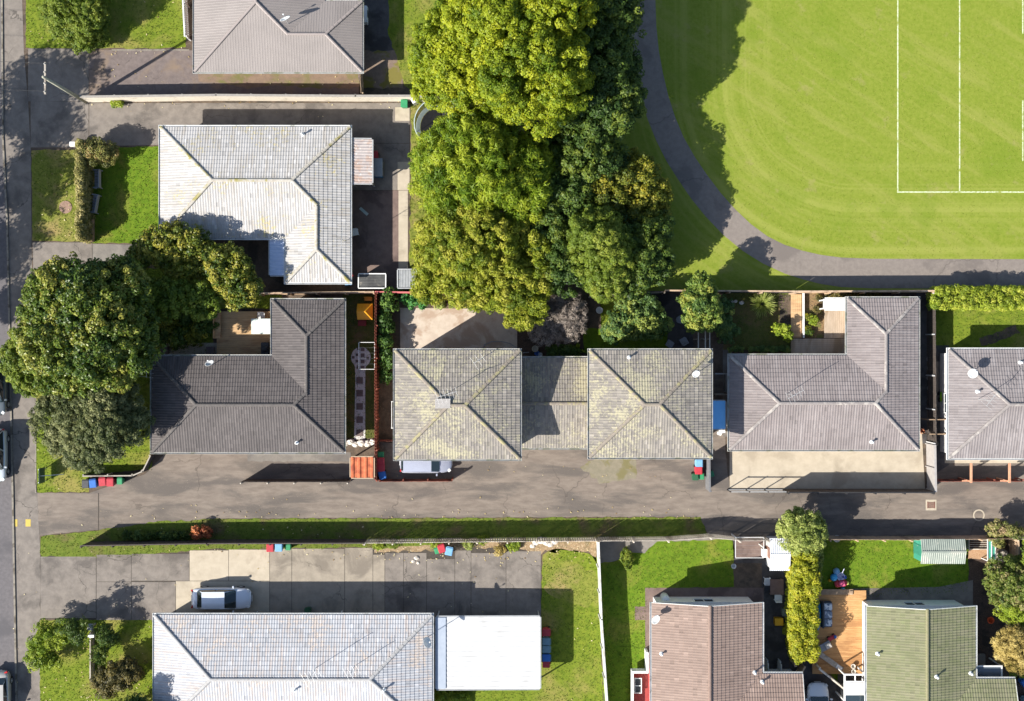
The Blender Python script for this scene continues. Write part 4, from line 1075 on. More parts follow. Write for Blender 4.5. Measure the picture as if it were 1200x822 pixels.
tree('bluish_shrub', 'bluish green shrub with yellow tips on the sunlit lawn behind the duplex', 'shrub', (742,375),
     [(735,375,1.7,1.5,1.4,1.2),(755,372,1.9,1.5,1.5,1.3),(768,382,1.5,1.1,1.1,1.0),(745,355,1.5,1.4,.9,1.0),(722,388,1.1,1.0,.8,.8)],
     lf_blue, 70, .22, .42, tint=(.5,.28), trunk_r=.08)
tree('conical_tree', 'dense egg shaped green tree on thin trunk beside the grey garden chairs', 'tree', (822,372),
     [(820,364,3.0,1.45,1.4,1.4),(820,351,3.4,1.3,1.4,1.4),(821,338,3.6,.9,1.05,1.1),(820,375,2.4,1.35,.8,1.0)],
     leaf_mat('two_tone_leaves', (.045,.095,.018), (.125,.195,.030), (.290,.300,.050), .25), 95, .2, .42, tint=(.5,.24), trunk_r=.11)
spiky('grass_plant', 'pale spiky grass clump by the park fence', 'plant', (892,357), 1.15, 1.3, lf_pale, 260, .06, (.6,.25))
tree('leafy_shrub', 'dark shrub with pale tips right of the egg shaped tree', 'shrub', (848,370), [(848,360,.9,.8,.9,.7),(846,378,.8,.6,.7,.6),(852,390,.6,.7,.9,.5)], lf_blue, 60, .2, .32, tint=(.35,.2), trunk_r=.05)
tree('small_shrub', 'small lime shrub at the lower left of the timber decks', 'shrub', (917,388), [(917,387,.8,.5,.45,.45),(911,384,.7,.4,.3,.35),(922,394,.6,.35,.35,.3)], lf_lime, 70, .2, .24, trunk_r=.04)
tree('ball_shrub', 'tiny round lime bush in the leafy bed between the decks', 'shrub', (953,377), [(954,376,.4,.36,.36,.34)], lf_lime, 140, .11, .16, trunk_r=.03)
for i, (x, y) in enumerate(((946,371),(948,389),(957,363),(960,350),(944,385))):
    tree('bed_plant', ['low plant left of the tiny lime bush','low plant in the shaded foot of the leafy bed','dark low plant above the tiny lime bush','low plant at the fence end of the leafy bed','yellowish low plant at the left edge of the leafy bed'][i], 'plant', (x,y), [(x,y,.2,.3,.3,.2)], (lf_gold,lf_deep,lf_brown,lf_brown,lf_gold)[i], 70, .13, .16, group='plants of the leafy bed', trunk_r=.02)
for i in range(12):
    x = 856+i*6.1
    if i in (3,): continue
    tree('bed_plant', 'blue grey edging plant in the row along the back eave of the grey brown house', 'plant', (x,409), [(x,409.5,.25,.24,.2,.2)], lf_blue, 80, .12, .16, group='edging plants along the back eave', trunk_r=.02)
for i, x in enumerate(range(970,1032,6)):
    tree('bed_plant', 'rusty brown low plant in the row under the park fence', 'plant', (x,346), [(x,345.5,.25,.22,.2,.2)], lf_brown, 80, .13, .15, group='plants under the park fence', trunk_r=.02, tint=(.75,.2))
# vine and vegetable bed right of the red fence
tree('climbing_vine', 'green leafy vine along the right side of the red fence', 'vine', (455,385),
     [(456,352,1.1,.6,.9,.6),(453,375,.9,.5,1.0,.6),(452,395,.9,.45,1.0,.6),(453,418,.9,.5,.9,.6),(452,438,.7,.4,.7,.5)], leaf_mat('vine_leaves', (.025,.06,.01), (.060,.125,.018), (.15,.24,.04), .28), 60, .25, .36, trunk_r=.05)
tree('leafy_vegetables', 'bright green leafy vegetables at the top edge of the patio', 'plant', (492,353),
     [(484,353,.5,.6,.5,.4),(495,352,.55,.7,.6,.45),(502,348,.5,.5,.5,.4),(473,346,.6,.5,.5,.5)], leaf_mat('vegetable_leaves', (.02,.09,.025), (.05,.20,.04), (.16,.34,.06), .3), 60, .26, .28, trunk_r=.03)
tree('leafy_vegetables', 'small pale green plants in the timber edged bed above the patio', 'plant', (522,357), [(516,358,.35,.35,.3,.25),(530,357,.35,.3,.3,.25)], lf_pale, 60, .18, .2, trunk_r=.02)
spiky('broad_leaf_plant', 'large lime strap leaved plant in the dark behind the duplex link', 'plant', (675,412), .85, .9, lf_lime, 16, .30, (.6,.25))
tree('leafy_shrub', 'low dark green shrub above the duplex link', 'shrub', (660,412), [(655,412,.6,.9,.5,.5),(668,414,.5,.8,.5,.4)], lf_deep, 60, .2, .3, trunk_r=.04)
spiky('spiky_plant', 'pale green spiky palm head poking out of the olive yellow tree', 'plant', (619,313), .8, 6.2, lf_pale, 40, .09, (.6,.2), arch=.25)
# ---- left group
GL = 'dark trees by the left verge'
tree('magnolia_tree', 'largest dark glossy tree with yellow glints on the left verge', 'tree', (105,385),
     [(85,350,5.6,3.4,2.9,2.8),(120,355,5.8,3.4,3.0,3.0),(80,400,6.0,3.4,3.2,3.0),(125,405,6.2,3.2,3.2,3.0),(150,385,4.6,2.0,3.0,2.4),(95,440,5.0,2.8,2.2,2.4),(60,370,4.8,1.9,2.4,2.2),(140,330,4.6,2.0,1.4,2.0)],
     lf_magn, 80, .24, .62, tint=(.5,.24), group=GL, trunk_r=.36)
tree('bright_shrub_tree', 'brighter green tree leaning over the footpath beside the parked cars', 'tree', (38,418),
     [(30,418,3.2,1.6,1.9,1.7),(40,438,3.2,1.5,1.6,1.6),(42,405,3.6,1.5,1.7,1.6)], lf_mid, 90, .18, .48, tint=(.58,.2), group=GL, trunk_r=.16)
tree('grey_olive_tree', 'greyish olive fine leaved tree below the glossy dark tree', 'tree', (105,505),
     [(85,490,4.2,2.6,2.6,2.2),(125,500,4.4,3.0,2.8,2.4),(108,528,3.4,2.0,1.4,1.8),(140,480,4.0,2.0,2.2,2.0),(72,512,3.0,1.1,1.3,1.4),(118,470,4.6,2.4,1.6,2.2)],
     lf_grey, 105, .15, .5, tint=(.5,.24), group=GL, trunk_r=.24)
tree('garden_tree', 'tree with gold glints over the front corner of the whitish tiled roof', 'tree', (215,290),
     [(190,289,3.6,1.8,1.4,1.4),(220,284,3.7,1.6,1.3,1.4),(268,312,3.6,1.7,1.7,1.6),(282,338,3.4,1.6,1.5,1.5),(218,308,3.2,1.7,1.3,1.5),(170,297,3.0,1.2,1.1,1.2),(252,300,3.4,1.2,1.0,1.2)],
     lf_magn2, 70, .22, .46, tint=(.55,.26), mass=.3, group=GL, trunk_r=.22)
tree('garden_tree', 'smaller leafy tree lit between the two dark trees', 'tree', (205,355),
     [(205,350,3.6,1.5,1.5,1.4),(240,350,3.6,1.4,1.4,1.4),(180,345,3.4,1.4,1.2,1.3)], lf_mid, 60, .22, .46, tint=(.42,.25), group=GL, trunk_r=.14)
for i, (x, y, r) in enumerate(((188,390,.8),(208,395,.9),(228,392,.9),(240,385,.7),(175,378,.8),(200,378,.8),(222,374,.8))):
    tree('garden_shrub', ['dark leafy shrub lowest left under the trees','leafy shrub left of the timber deck by the pale strip','yellow tipped shrub nearest the timber deck','shrub beside the deck bench','shrub deep in the shade under the magnolia','shrub in the middle of the shaded garden','shrub up in the shaded garden near the lit tree'][i], 'shrub', (x,y),
         [(x,y,.7,r,r*.9,.7)], (lf_deep,lf_magn,lf_gold)[i%3], 55, .2, .34, group='shrubs of the shaded garden', trunk_r=.04)
tree('clipped_shrub', 'large rounded bright green shrub on the top left lawn', 'shrub', (88,12),
     [(82,14,1.9,1.8,2.2,1.8),(98,8,2.5,2.0,2.4,2.0),(92,36,1.5,1.9,1.4,1.4),(95,-18,2.6,2.3,2.4,2.0),(112,47,.7,1.2,.7,.6),(104,24,2.4,1.3,1.5,1.5)], lf_mid, 120, .15, .42, tint=(.52,.2), trunk_r=.09)
hedge('thin_hedge', 'thin dry yellowish hedge left of the front lawn chairs', [(105.5,172),(105.5,283)], .45, 2.3, leaf_mat('dry_hedge_leaves', (.10,.10,.02), (.24,.22,.06), (.40,.33,.14), .2), .15, 75, .26, tint=(.5,.25))
tree('rounded_shrub', 'round reddish olive shrub at the drive end of the thin hedge', 'shrub', (117,180), [(117,178,1.5,1.2,.8,.9),(125,180,1.4,.8,.75,.8),(108,175,1.4,.7,.7,.8)], leaf_mat('reddish_olive_leaves', (.06,.07,.015), (.17,.17,.04), (.34,.22,.08), .2), 100, .15, .36, trunk_r=.08)
tree('small_shrub', 'small bright green bush at the end of the cream fence', 'shrub', (138,123), [(138,122,.4,.45,.3,.35)], lf_lime, 90, .14, .18, trunk_r=.03)
# bottom left garden
tree('lime_shrub', 'lime green spreading shrub at the footpath corner of the bottom left lawn', 'shrub', (62,752),
     [(55,748,1.3,1.1,1.4,1.0),(70,742,1.5,1.1,1.1,1.1),(44,766,1.1,.8,1.2,.8),(60,772,1.0,.9,.8,.7),(80,738,1.4,.7,.7,.7)], lf_lime, 80, .22, .36, tint=(.42,.28), trunk_r=.07, aspect=.35, radial=.5, cov=.6, dens=.8)
tree('open_shrub', 'open dark green tree casting a feathery shadow over the lower drive', 'tree', (80,736), [(84,735,2.6,1.2,.7,.8),(93,745,2.0,.9,.7,.8)], lf_deep, 45, .26, .36, trunk_r=.08, aspect=.25, radial=.6, cov=.4, dens=.6)
tree('dark_shrub', 'dark green shrub right of the letterbox post', 'shrub', (122,752), [(124,745,1.3,.7,.8,.9),(119,765,1.2,.6,.9,.8),(133,750,1.1,.7,.5,.6)], lf_deep, 70, .22, .34, trunk_r=.06, aspect=.3, radial=.5, cov=.5, dens=.7)
tree('brown_shrub', 'brown olive spreading shrub with a yellow flowering side in the bottom left garden', 'shrub', (140,795), [(140,790,1.5,1.5,1.0,1.0),(125,802,1.3,1.1,1.0,.9),(152,783,1.4,1.0,.8,.8)], lf_brown, 85, .15, .38, trunk_r=.07)
tree('yellow_flowers', 'bright yellow flowering bush between the two bottom left shrubs', 'plant', (134,783), [(133,784,1.0,.35,.5,.4),(128,792,.9,.3,.4,.35)], leaf_mat('yellow_petals', (.30,.24,.01), (.60,.48,.02), (.75,.62,.05), .25), 110, .12, .2, trunk_r=.03)
tree('palm_like_shrub', 'tall spiky leaved tree at the bottom edge shading the pale blue roof', 'tree', (165,828), [(160,835,3.2,1.5,1.2,1.2),(190,850,3.4,1.4,1.2,1.2),(140,840,2.4,1.2,1.0,1.0)], lf_deep, 40, .34, .5, aspect=.2, radial=.7, trunk_r=.1)
tree('slender_tree', 'slender tree beyond the bottom edge shading the left hip of the pale blue roof', 'tree', (120,850), [(118,852,4.6,1.0,1.0,1.4),(126,848,5.4,.8,.8,1.0)], lf_mid, 60, .2, .4, trunk_r=.1)
tree('red_shrub', 'orange red small bush in the shaded grass strip', 'shrub', (236,624), [(233,624,.6,.55,.45,.5),(241,625,.5,.5,.4,.4)], lf_red, 95, .15, .24, trunk_r=.04)
for i in range(7):
    x = 150+i*11; tree('bed_plant', 'dark low plant in the row at the foot of the grass strip fence', 'plant', (x,628), [(x,628,.3,.5,.28,.25)], (lf_deep,lf_blue,lf_deep)[i%3], 60, .14, .2, group='plants at the foot of the strip fence', trunk_r=.02)
for i, (x,y) in enumerate(((445,640),(462,637),(512,637),(548,637),(566,633),(586,645),(602,640))):
    tree('weed_clump', ['green weeds at the left end of the dry bed','green weeds left of the second bin trio','lime weeds above the green lidded tub','weeds right of the blue bin in the dry bed','bright weeds in the middle of the dry bed','reddish dry weed in the dry bed','lime weeds at the top of the garage slabs'][i], 'plant', (x,y), [(x,y,.2,.5,.35,.2)], (lf_lime,lf_mid,lf_lime,lf_pale,lf_lime,lf_tan,lf_lime)[i], 60, .13, .2, group='weeds along the dry bed', trunk_r=.02)
tree('weed_clump', 'weeds along the lower side of the white carport', 'plant', (522,816), [(515,815,.4,.5,.4,.35),(527,817,.3,.5,.4,.3),(541,816,.3,.4,.35,.25)], lf_lime, 60, .18, .24, trunk_r=.02)
tree('small_shrub', 'light green bush at the corner of the lush lawn beside the white fence', 'shrub', (733,655), [(733,652,.5,.4,.6,.4),(737,660,.4,.4,.5,.3)], lf_mid, 80, .15, .2, trunk_r=.03)
# ---- bottom right
tree('round_tree', 'round pale green clipped tree at the top of the yellow hedge', 'tree', (938,626), [(938,622,2.7,1.7,1.5,1.5),(930,612,2.8,1.1,1.0,1.2),(950,620,2.7,1.1,1.3,1.2),(944,636,2.3,1.2,.9,1.1)], lf_pale, 110, .17, .42, tint=(.5,.2), trunk_r=.12)
hedge('tall_hedge', 'long tall yellow green hedge between the two gabled houses', [(934.5,642),(933.5,745),(936,764)], 1.6, 2.8, lf_hedge, .17, 80, .36, tint=(.45,.3), jit=.2)
tree('leafy_shrub', 'pale narrow shrubs right of the hedge top by the shaded lawn', 'shrub', (957,668), [(957,660,.8,.3,.9,.6),(957,678,.7,.28,.8,.5),(958,648,.8,.3,.5,.5)], lf_pale, 70, .15, .25, trunk_r=.03)
hedge('clipped_hedge', 'bright lime clipped hedge along the park fence at the right', [(1089,350),(1194,350)], 1.45, 1.7, leaf_mat('lime_hedge_leaves', (.13,.18,.012), (.25,.31,.022), (.37,.39,.045), .3), .14, 85, .26, tint=(.5,.28), jit=.16)
tree('rounded_shrub', 'rounded lime end of the clipped hedge', 'shrub', (1094,352), [(1093,352,1.0,.5,.7,.9)], lf_lime, 110, .15, .28, trunk_r=.05)
tree('spreading_shrub', 'large green shrub at the right edge below the timber post', 'shrub', (1182,685), [(1178,675,2.2,1.7,1.4,1.4),(1192,690,2.2,1.6,1.4,1.4),(1172,695,1.8,1.1,1.2,1.2)], leaf_mat('pink_tipped_leaves', (.05,.085,.012), (.135,.175,.025), (.33,.27,.12), .25), 90, .18, .42, trunk_r=.1)
tree('lime_shrub', 'vivid lime shrub at the right edge between green shrub and golden fronds', 'shrub', (1188,716), [(1184,714,1.8,1.0,.9,1.0),(1196,722,1.9,1.1,1.1,1.0)], lf_lime, 110, .15, .36, tint=(.55,.2), trunk_r=.08)
tree('golden_conifer', 'golden tan feathery conifer at the right edge', 'tree', (1190,752), [(1185,748,2.0,1.5,1.4,1.3),(1196,765,2.0,1.4,1.5,1.3),(1178,762,1.7,1.0,1.2,1.0)], lf_tan, 85, .30, .42, tint=(.5,.22), aspect=.18, radial=.65, trunk_r=.1)
tree('green_conifer', 'green foliage at the lower edge of the golden conifer', 'shrub', (1194,784), [(1194,781,1.5,1.0,.7,.8)], lf_lime, 80, .2, .34, trunk_r=.06)
tree('flowering_shrub', 'small shrub with pinkish tips leaning over the drive at the right', 'shrub', (1176,628), [(1165,618,1.6,.6,.5,.5),(1178,620,1.7,.8,.5,.5),(1191,622,1.6,.6,.5,.5),(1168,630,1.3,.5,.7,.5)], leaf_mat('olive_pink_leaves', (.07,.09,.02), (.20,.21,.05), (.36,.25,.14), .2), 75, .16, .3, trunk_r=.06)
tree('bushy_tree', 'rounded tree at the right edge beyond the frame shading the shared drive', 'tree', (1214,640), [(1216,646,3.0,1.0,1.4,1.4),(1224,632,3.0,1.4,1.4,1.4)], lf_mid, 70, .2, .5, trunk_r=.12)
# street trees across the road, out of the picture, whose thin crowns dapple the footpath
for i, (x, y, z, r) in enumerate(((-80,196,7.5,3.9),(-88,292,7.2,3.0),(-118,372,7.5,2.3),(-108,428,7.0,1.5))):
    b = P(x,y)
    tree('street_tree', ['largest sparse street tree opposite the power pole','sparse street tree opposite the thin hedge','sparse street tree opposite the magnolia','smallest street tree opposite the parked cars'][i], 'tree', None,
         [(-1.0*r/3,-.6*r/3,z,r*.75,r*.8,r*.55),(.9*r/3,.8*r/3,z+.6,r*.7,r*.7,r*.5),(.6*r/3,-1.4*r/3,z-.5,r*.6,r*.6,r*.45),(-.8*r/3,1.2*r/3,z+.2,r*.55,r*.6,r*.45)], lf_mid, 26, .26, .55, dens=.55, cov=.5, group='street trees', trunk_r=.12, loc=(b[0],b[1],0))
# ------------------------------------------------------------------ fences
m_fence_red = M('red_brown_paling', (.20,.055,.035), (.27,.085,.055), 6, (.12,.04,.03), 1.5, bump=.3, stretch=(1,1,.3))
m_fence_dark = M('dark_stained_paling', (.055,.045,.040), (.085,.070,.060), 6, bump=.3, stretch=(1,1,.3))
m_fence_grey = M('grey_weathered_paling', (.30,.27,.23), (.40,.36,.31), 5, (.22,.19,.16), 1.5, bump=.3, stretch=(1,1,.3))
m_fence_pale = M('bleached_paling', (.50,.45,.37), (.60,.55,.47), 5, (.36,.31,.25), 1.5, bump=.3, stretch=(1,1,.3))
m_fence_cream = M('cream_painted_board', (.66,.60,.50), (.58,.52,.43), 4, (.42,.37,.29), 1.2, (.56,.7), bump=.1)
m_fence_tan = M('tan_timber', (.38,.27,.175), (.47,.345,.235), 5, (.27,.19,.13), 1.4, bump=.3, stretch=(1,1,.3))
m_fence_pink = M('pinkish_red_board', (.42,.10,.10), (.50,.15,.14), 4, bump=.2)
m_black = M('black_painted_metal', (.022,.022,.024), (.035,.034,.035), 5, rough=.5)
m_darkgrey = M('dark_grey_plastic', (.045,.047,.050), (.06,.062,.065), 5, rough=.5)
_postmesh = {}
def fence(name, label, px, h, mat, style='board', pmat=None, post_every=2.4, bw=.14, gap=.012, cap=False, side=1, cat='fence', pw=.09, rails=(.25,.8), posts=True, jag=.02):
    """px: ground line in photo pixels; side: which side of the boards the posts stand on"""
    pts = [Vector(P(*p)[:2]) for p in px]; root = thing(name, label, cat, (pts[0].x,pts[0].y,0)); pmat = pmat or mat
    for a, b in zip(pts, pts[1:]):
        L = (b-a).length; d = (b-a)/L; o = Vector((-d.y,d.x))*side; rz = math.atan2(d.y,d.x); mb = MB()
        if style == 'solid':
            c = (a+b)/2; mb.cbox((c.x,c.y,h/2),(L,.1,h),rz)
        elif style == 'rail':
            for q in rails: mb.beam((a.x,a.y,h*q),(b.x,b.y,h*q),.05,.09)
        elif style == 'lap':                     # boards fixed by turns on both sides of the rail
            n = int(L/(bw*.62))
            for k in range(n):
                c = a+d*(k+.5)*L/n+o*(.05 if k%2 else -.05); hh = h+random.uniform(-jag,jag)
                mb.cbox((c.x,c.y,hh/2+.02),(bw*.94,.022,hh),rz+random.uniform(-.03,.03),(random.uniform(-.012,.012),0))
        else:
            n = max(1,int(L/(bw+gap)))
            for k in range(n):
                c = a+d*(k+.5)*L/n; hh = h+random.uniform(-jag,jag)
                mb.cbox((c.x,c.y,hh/2+.02),(L/n-gap,.024,hh),rz+random.uniform(-.02,.02),(random.uniform(-.012,.012),0))
        mb.build('boards' if style not in ('rail','solid') else ('rails' if style == 'rail' else 'panel'), mat, root)
        if style in ('board','lap'):
            rb = MB()
            for q in rails:
                e = o*(.045 if style == 'board' else 0)
                rb.beam((a.x+e.x,a.y+e.y,h*q),(b.x+e.x,b.y+e.y,h*q),.045,.08)
            rb.build('rail', mat, root)
        if cap:
            cb = MB(); cb.beam((a.x-d.x*.04,a.y-d.y*.04,h+.035),(b.x+d.x*.04,b.y+d.y*.04,h+.035),cap,.035); cb.build('cap_rail', pmat, root)
        if posts:
            n = max(1, round(L/post_every)); key = (pmat.name, round(h,2), pw)
            if key not in _postmesh:
                q = MB().box(-pw/2,pw/2,-pw/2,pw/2,-.05,h+.02); me = bpy.data.meshes.new('post'); me.from_pydata(q.v,[],q.f); me.materials.append(pmat); _postmesh[key] = me
            off = {'rail':0,'solid':.098}.get(style, .115)
            for k in range(n+1):
                c = a+d*(L*k/n)*.998+o*off
                po = bpy.data.objects.new('post', _postmesh[key]); COL.objects.link(po); po.parent = root
                po.location = (c.x-pts[0].x, c.y-pts[0].y, random.uniform(-.02,.02)); po.rotation_euler = (0,0,rz)
    return root

fence('board_fence', 'long cream fence above the drive of the white tiled house', [(104,119.5),(260,117.5),(420,118.5),(497,118.5)], 1.75, m_fence_cream, 'solid', M('grey_fence_post', (.30,.28,.25), (.24,.22,.2), 5), 2.45, cap=.17, side=1)
fence('board_fence', 'beige cross fence at the lower right corner of the metal roofed house', [(425,87),(426.5,115)], 1.7, m_fence_tan, 'board')
fence('paling_fence', 'weathered tan fence between the white house and the dark tiled house', [(310,345),(441,343.5)], 1.75, m_fence_tan, 'board', side=-1, cap=.1)
fence('board_fence', 'pinkish red fence behind the vegetable bed', [(443,343.5),(524,344.5)], 1.7, m_fence_pink, 'board', side=-1, cap=.09)
fence('paling_fence', 'brown timber fence above the patio under the olive tree', [(524.5,345),(600,343)], 1.6, m_fence_tan, 'board', side=-1)
fence('paling_fence', 'tall red brown paling fence with staggered boards between dark house and duplex', [(443.5,345),(443,420),(443,561)], 1.85, m_fence_red, 'lap', bw=.2, post_every=2.2)
fence('paling_fence', 'dark fence along the shared drive left of the rusty shelter', [(288,562),(411,562)], 1.75, m_fence_dark, 'board', M('pale_post', (.55,.5,.42), (.45,.4,.33), 5), 2.25, side=-1)
fence('paling_fence', 'short red brown fence in front of the car under the duplex', [(446,562.5),(531,562)], 1.3, m_fence_red, 'board', post_every=1.9)
fence('trellis_gate', 'low red brown gate across the strip between red fence and duplex', [(446,516),(462,516)], 1.2, m_fence_red, 'board', gap=.06, bw=.1, cat='gate', posts=False)
fence('paling_fence', 'dark stained left part of the long fence in the grass strip', [(105,635),(250,632.5),(430,632)], 1.9, m_fence_dark, 'board', cap=.08, side=-1)
fence('paling_fence', 'bleached paling fence running on along the dry bed to the white fence', [(430.5,632),(560,630.5),(699,629.5)], 1.95, m_fence_pale, 'board', gap=.05, bw=.13, jag=.05, side=-1)
fence('paling_fence', 'bleached paling fence behind the lush lawn of the pinkish house', [(699.8,629.5),(780,629),(829,625.5),(862,629)], 1.95, m_fence_pale, 'board', gap=.05, bw=.13, jag=.05, side=-1)
fence('paling_fence', 'leaning grey paling fence behind the white steel shed', [(862.5,629.3),(928,628.5)], 1.9, m_fence_grey, 'board', gap=.06, bw=.12, jag=.06, side=-1)
fence('paling_fence', 'tan topped fence along the drive behind the green steel shed', [(966,628),(1060,628.5),(1180,627)], 1.85, m_fence_tan, 'board', side=-1, jag=.03)
fence('paling_fence', 'bleached fence at the right edge beyond the timber post', [(1181,627.5),(1260,627)], 1.85, m_fence_pale, 'board', side=-1)
fence('board_fence', 'pale grey upright fence between the carport lawn and the lush lawn', [(699.5,631.5),(703,720),(710,822),(718,940)], 1.8, M('pale_grey_fence', (.56,.56,.53), (.46,.46,.43), 4, (.38,.36,.30), 1.1), 'solid', post_every=2.3, side=-1, cap=.12)
fence('park_fence', 'dark fence with a pale top rail along the park behind the right duplex garden', [(776,342),(925,343)], 1.75, m_fence_dark, 'board', m_fence_tan, cap=.11, side=-1)
fence('park_fence', 'fence with a pale beige top rail behind the leafy bed and decks', [(926,343.2),(1085,342.5)], 1.75, m_fence_tan, 'board', cap=.13, side=-1)
fence('panel_fence', 'dark fence between the grey brown house and the right edge lawn', [(1086.5,345),(1087,440),(1087.5,518)], 1.75, m_fence_dark, 'board', M('white_post_top', (.5,.5,.5), (.42,.42,.42), 5), 3.1, side=-1)
fence('block_wall', 'grey wall along the right side of the pale forecourt', [(1086,520),(1087,573)], 1.75, w_grey, 'solid', post_every=2.0, side=-1, cat='wall', cap=.16)
fence('panel_fence', 'dark front fence casting a black shadow over the pale forecourt', [(918,574),(1085,574)], 1.85, m_fence_dark, 'solid', m_black, 2.2, side=-1, cap=.09)
fence('sliding_gate', 'open railed metal gate left of the dark front fence', [(852,574),(917,574)], 1.5, m_steel, 'rail', m_black, 1.6, rails=(.08,.95), cat='gate', pw=.06)
fence('block_wall', 'dark wall between the duplex bins and the gate', [(827,536),(827.5,573)], 1.7, M('dark_wall_cap', (.16,.16,.165), (.12,.12,.125), 4), 'solid', post_every=2.6, cat='wall', cap=.14)
fence('paling_fence', 'reddish fence along the drive below the right edge house', [(1089,562),(1190,562)], 1.5, m_fence_red, 'board', post_every=2.2)
fence('side_gate', 'gate between duplex and grey brown house beside the tarpaulin', [(835,462),(850,462)], 1.6, m_fence_grey, 'board', posts=False, cat='gate')
fence('wire_frame_fence', 'thin pale railed frame in the gap above the blue tarpaulin', [(835,438),(849,438),(849,459)], 1.3, m_steel, 'rail', pw=.05, rails=(.5,1.0))
fence('garden_wall', 'low dark wall at the left front of the dark tiled house', [(103,556.5),(160,556),(172,551),(181,533)], 1.0, m_fence_dark, 'solid', m_fence_grey, 2.2, cat='wall', cap=.09)
fence('retaining_edge', 'timber edge along the left side of the tall yellow hedge', [(927,648),(926,775)], 1.5, m_fence_tan, 'board', cap=.1)
fence('paling_fence', 'bent beige fence wrapping the parked white car', [(954,778),(985,803),(985.5,880)], 1.5, m_fence_pale, 'board', cap=.12)
fence('paling_fence', 'short beige fence slanting from hedge end to pinkish house', [(938,776),(928,795)], 1.4, m_fence_tan, 'board', cap=.1, posts=False)
fence('timber_screen', 'upright timber screen right of the teal playhouse', [(1182,630),(1183,662)], 1.7, m_fence_tan, 'board', cap=.13, side=-1)
fence('letterbox_wall', 'thin pale wall dividing the bottom left garden', [(110,738),(110,796)], .8, m_fence_grey, 'solid', posts=False, cat='wall')
fence('white_side_fence', 'white picket side fence left of the metal roofed house', [(218,-30),(222,48)], 1.3, M('white_picket', (.66,.67,.66), (.55,.56,.55), 4), 'board', gap=.05, bw=.12, cap=.1)
fence('paling_fence', 'brown garden fence behind the shrubs at the park side', [(690,347),(776,343)], 1.5, m_fence_grey, 'board', side=-1)
for i, x in enumerate((1138,1183)):
    r = thing('timber_beam_frame', ['orange brown post and beam left of the pair under the right edge house','orange brown post and beam right of the pair under the right edge house'][i], 'pergola beam', P(x,562), 0, 'beams between the right edge house and its front fence')
    a, b = P(x,543,2.35), P(x,566,2.35); mt = M('orange_timber', (.45,.22,.13), (.52,.28,.17), 4)
    MB().beam(a,b,.13,.18).build('beam', mt, r); MB().box(b[0]-.05,b[0]+.05,b[1]+.05,b[1]+.15,0,2.26).build('post', mt, r)
    MB().beam((b[0]-.5,b[1]+.1,1.9),(b[0]+.08,b[1]+.1,1.9),.1,.1).build('bracket', mt, r)

# ------------------------------------------------------------------ decks
def deck(name, label, px, z, mat, along='x', bw=.14, hole=None):
    a, b = P(px[0],px[3],z), P(px[2],px[1],z); root = thing(name, label, 'deck', ((a[0]+b[0])/2,(a[1]+b[1])/2,0)); mb = MB()
    n = int(((b[1]-a[1]) if along == 'x' else (b[0]-a[0]))/bw)
    for k in range(n):
        if along == 'x': y = a[1]+k*(b[1]-a[1])/n; mb.box(a[0],b[0],y,y+(b[1]-a[1])/n-.008,z-.035,z+random.uniform(-.003,.003))
        else: x = a[0]+k*(b[0]-a[0])/n; mb.box(x,x+(b[0]-a[0])/n-.008,a[1],b[1],z-.035,z+random.uniform(-.003,.003))
    mb.build('deck_boards', mat, root)
    fm = MB(); 
    for p, q in (((a[0]+.03,a[1]+.06),(b[0]-.03,a[1]+.06)),((b[0]-.06,a[1]+.12),(b[0]-.06,b[1]-.12)),((b[0]-.03,b[1]-.06),(a[0]+.03,b[1]-.06)),((a[0]+.06,b[1]-.12),(a[0]+.06,a[1]+.12))):
        fm.beam((*p,(z-.04)/2),(*q,(z-.04)/2),.05,z-.06)
    fm.build('frame', m_timber, root)
    return root
m_deck_o = M('honey_timber_deck', (.40,.215,.085), (.50,.285,.125), 4, (.33,.17,.07), 1.0, stretch=(.3,1.5,1))
m_deck_t = M('tan_timber_deck', (.42,.27,.135), (.52,.35,.19), 4, (.35,.21,.11), 1.0, stretch=(.3,1.5,1))
m_deck_g = M('greyed_timber_deck', (.33,.26,.19), (.42,.34,.26), 3, (.28,.21,.14), .8, stretch=(1.5,.3,1))
deck('timber_deck', 'honey coloured timber deck in the corner of the dark tiled house', (254,365,320,418), .3, m_deck_t, 'x')
deck('timber_deck', 'orange timber deck between hedge and green tiled house', (952,692,1015,790), .35, m_deck_o, 'x')
deck('timber_deck', 'narrow orange boarded deck left of the leafy bed', (927,345,939.4,396), .25, m_deck_t, 'y')
deck('timber_deck', 'pale boarded deck right of the leafy bed', (966,350,993,396.5), .25, m_deck_g, 'y')
deck('timber_deck', 'greyish deck boards along the back eave of the grey brown house', (927,397,993,417), .25, m_deck_g, 'x')
canopy('flat white pergola roof over the pale boarded deck', 'pergola', (966,350,996,363), 2.1, 2.15, m_white_metal, m_frame, 'pergola', axis='y', per=.5, hgt=.015, frame=.05)
mb = MB(); a = P(939.6,396); b = P(939.6,343); mb.box(a[0],a[0]+.1,a[1],b[1],0,.45); tag(mb.build('edging_board', m_frame), 'white edging board on the left of the leafy bed', 'edging')

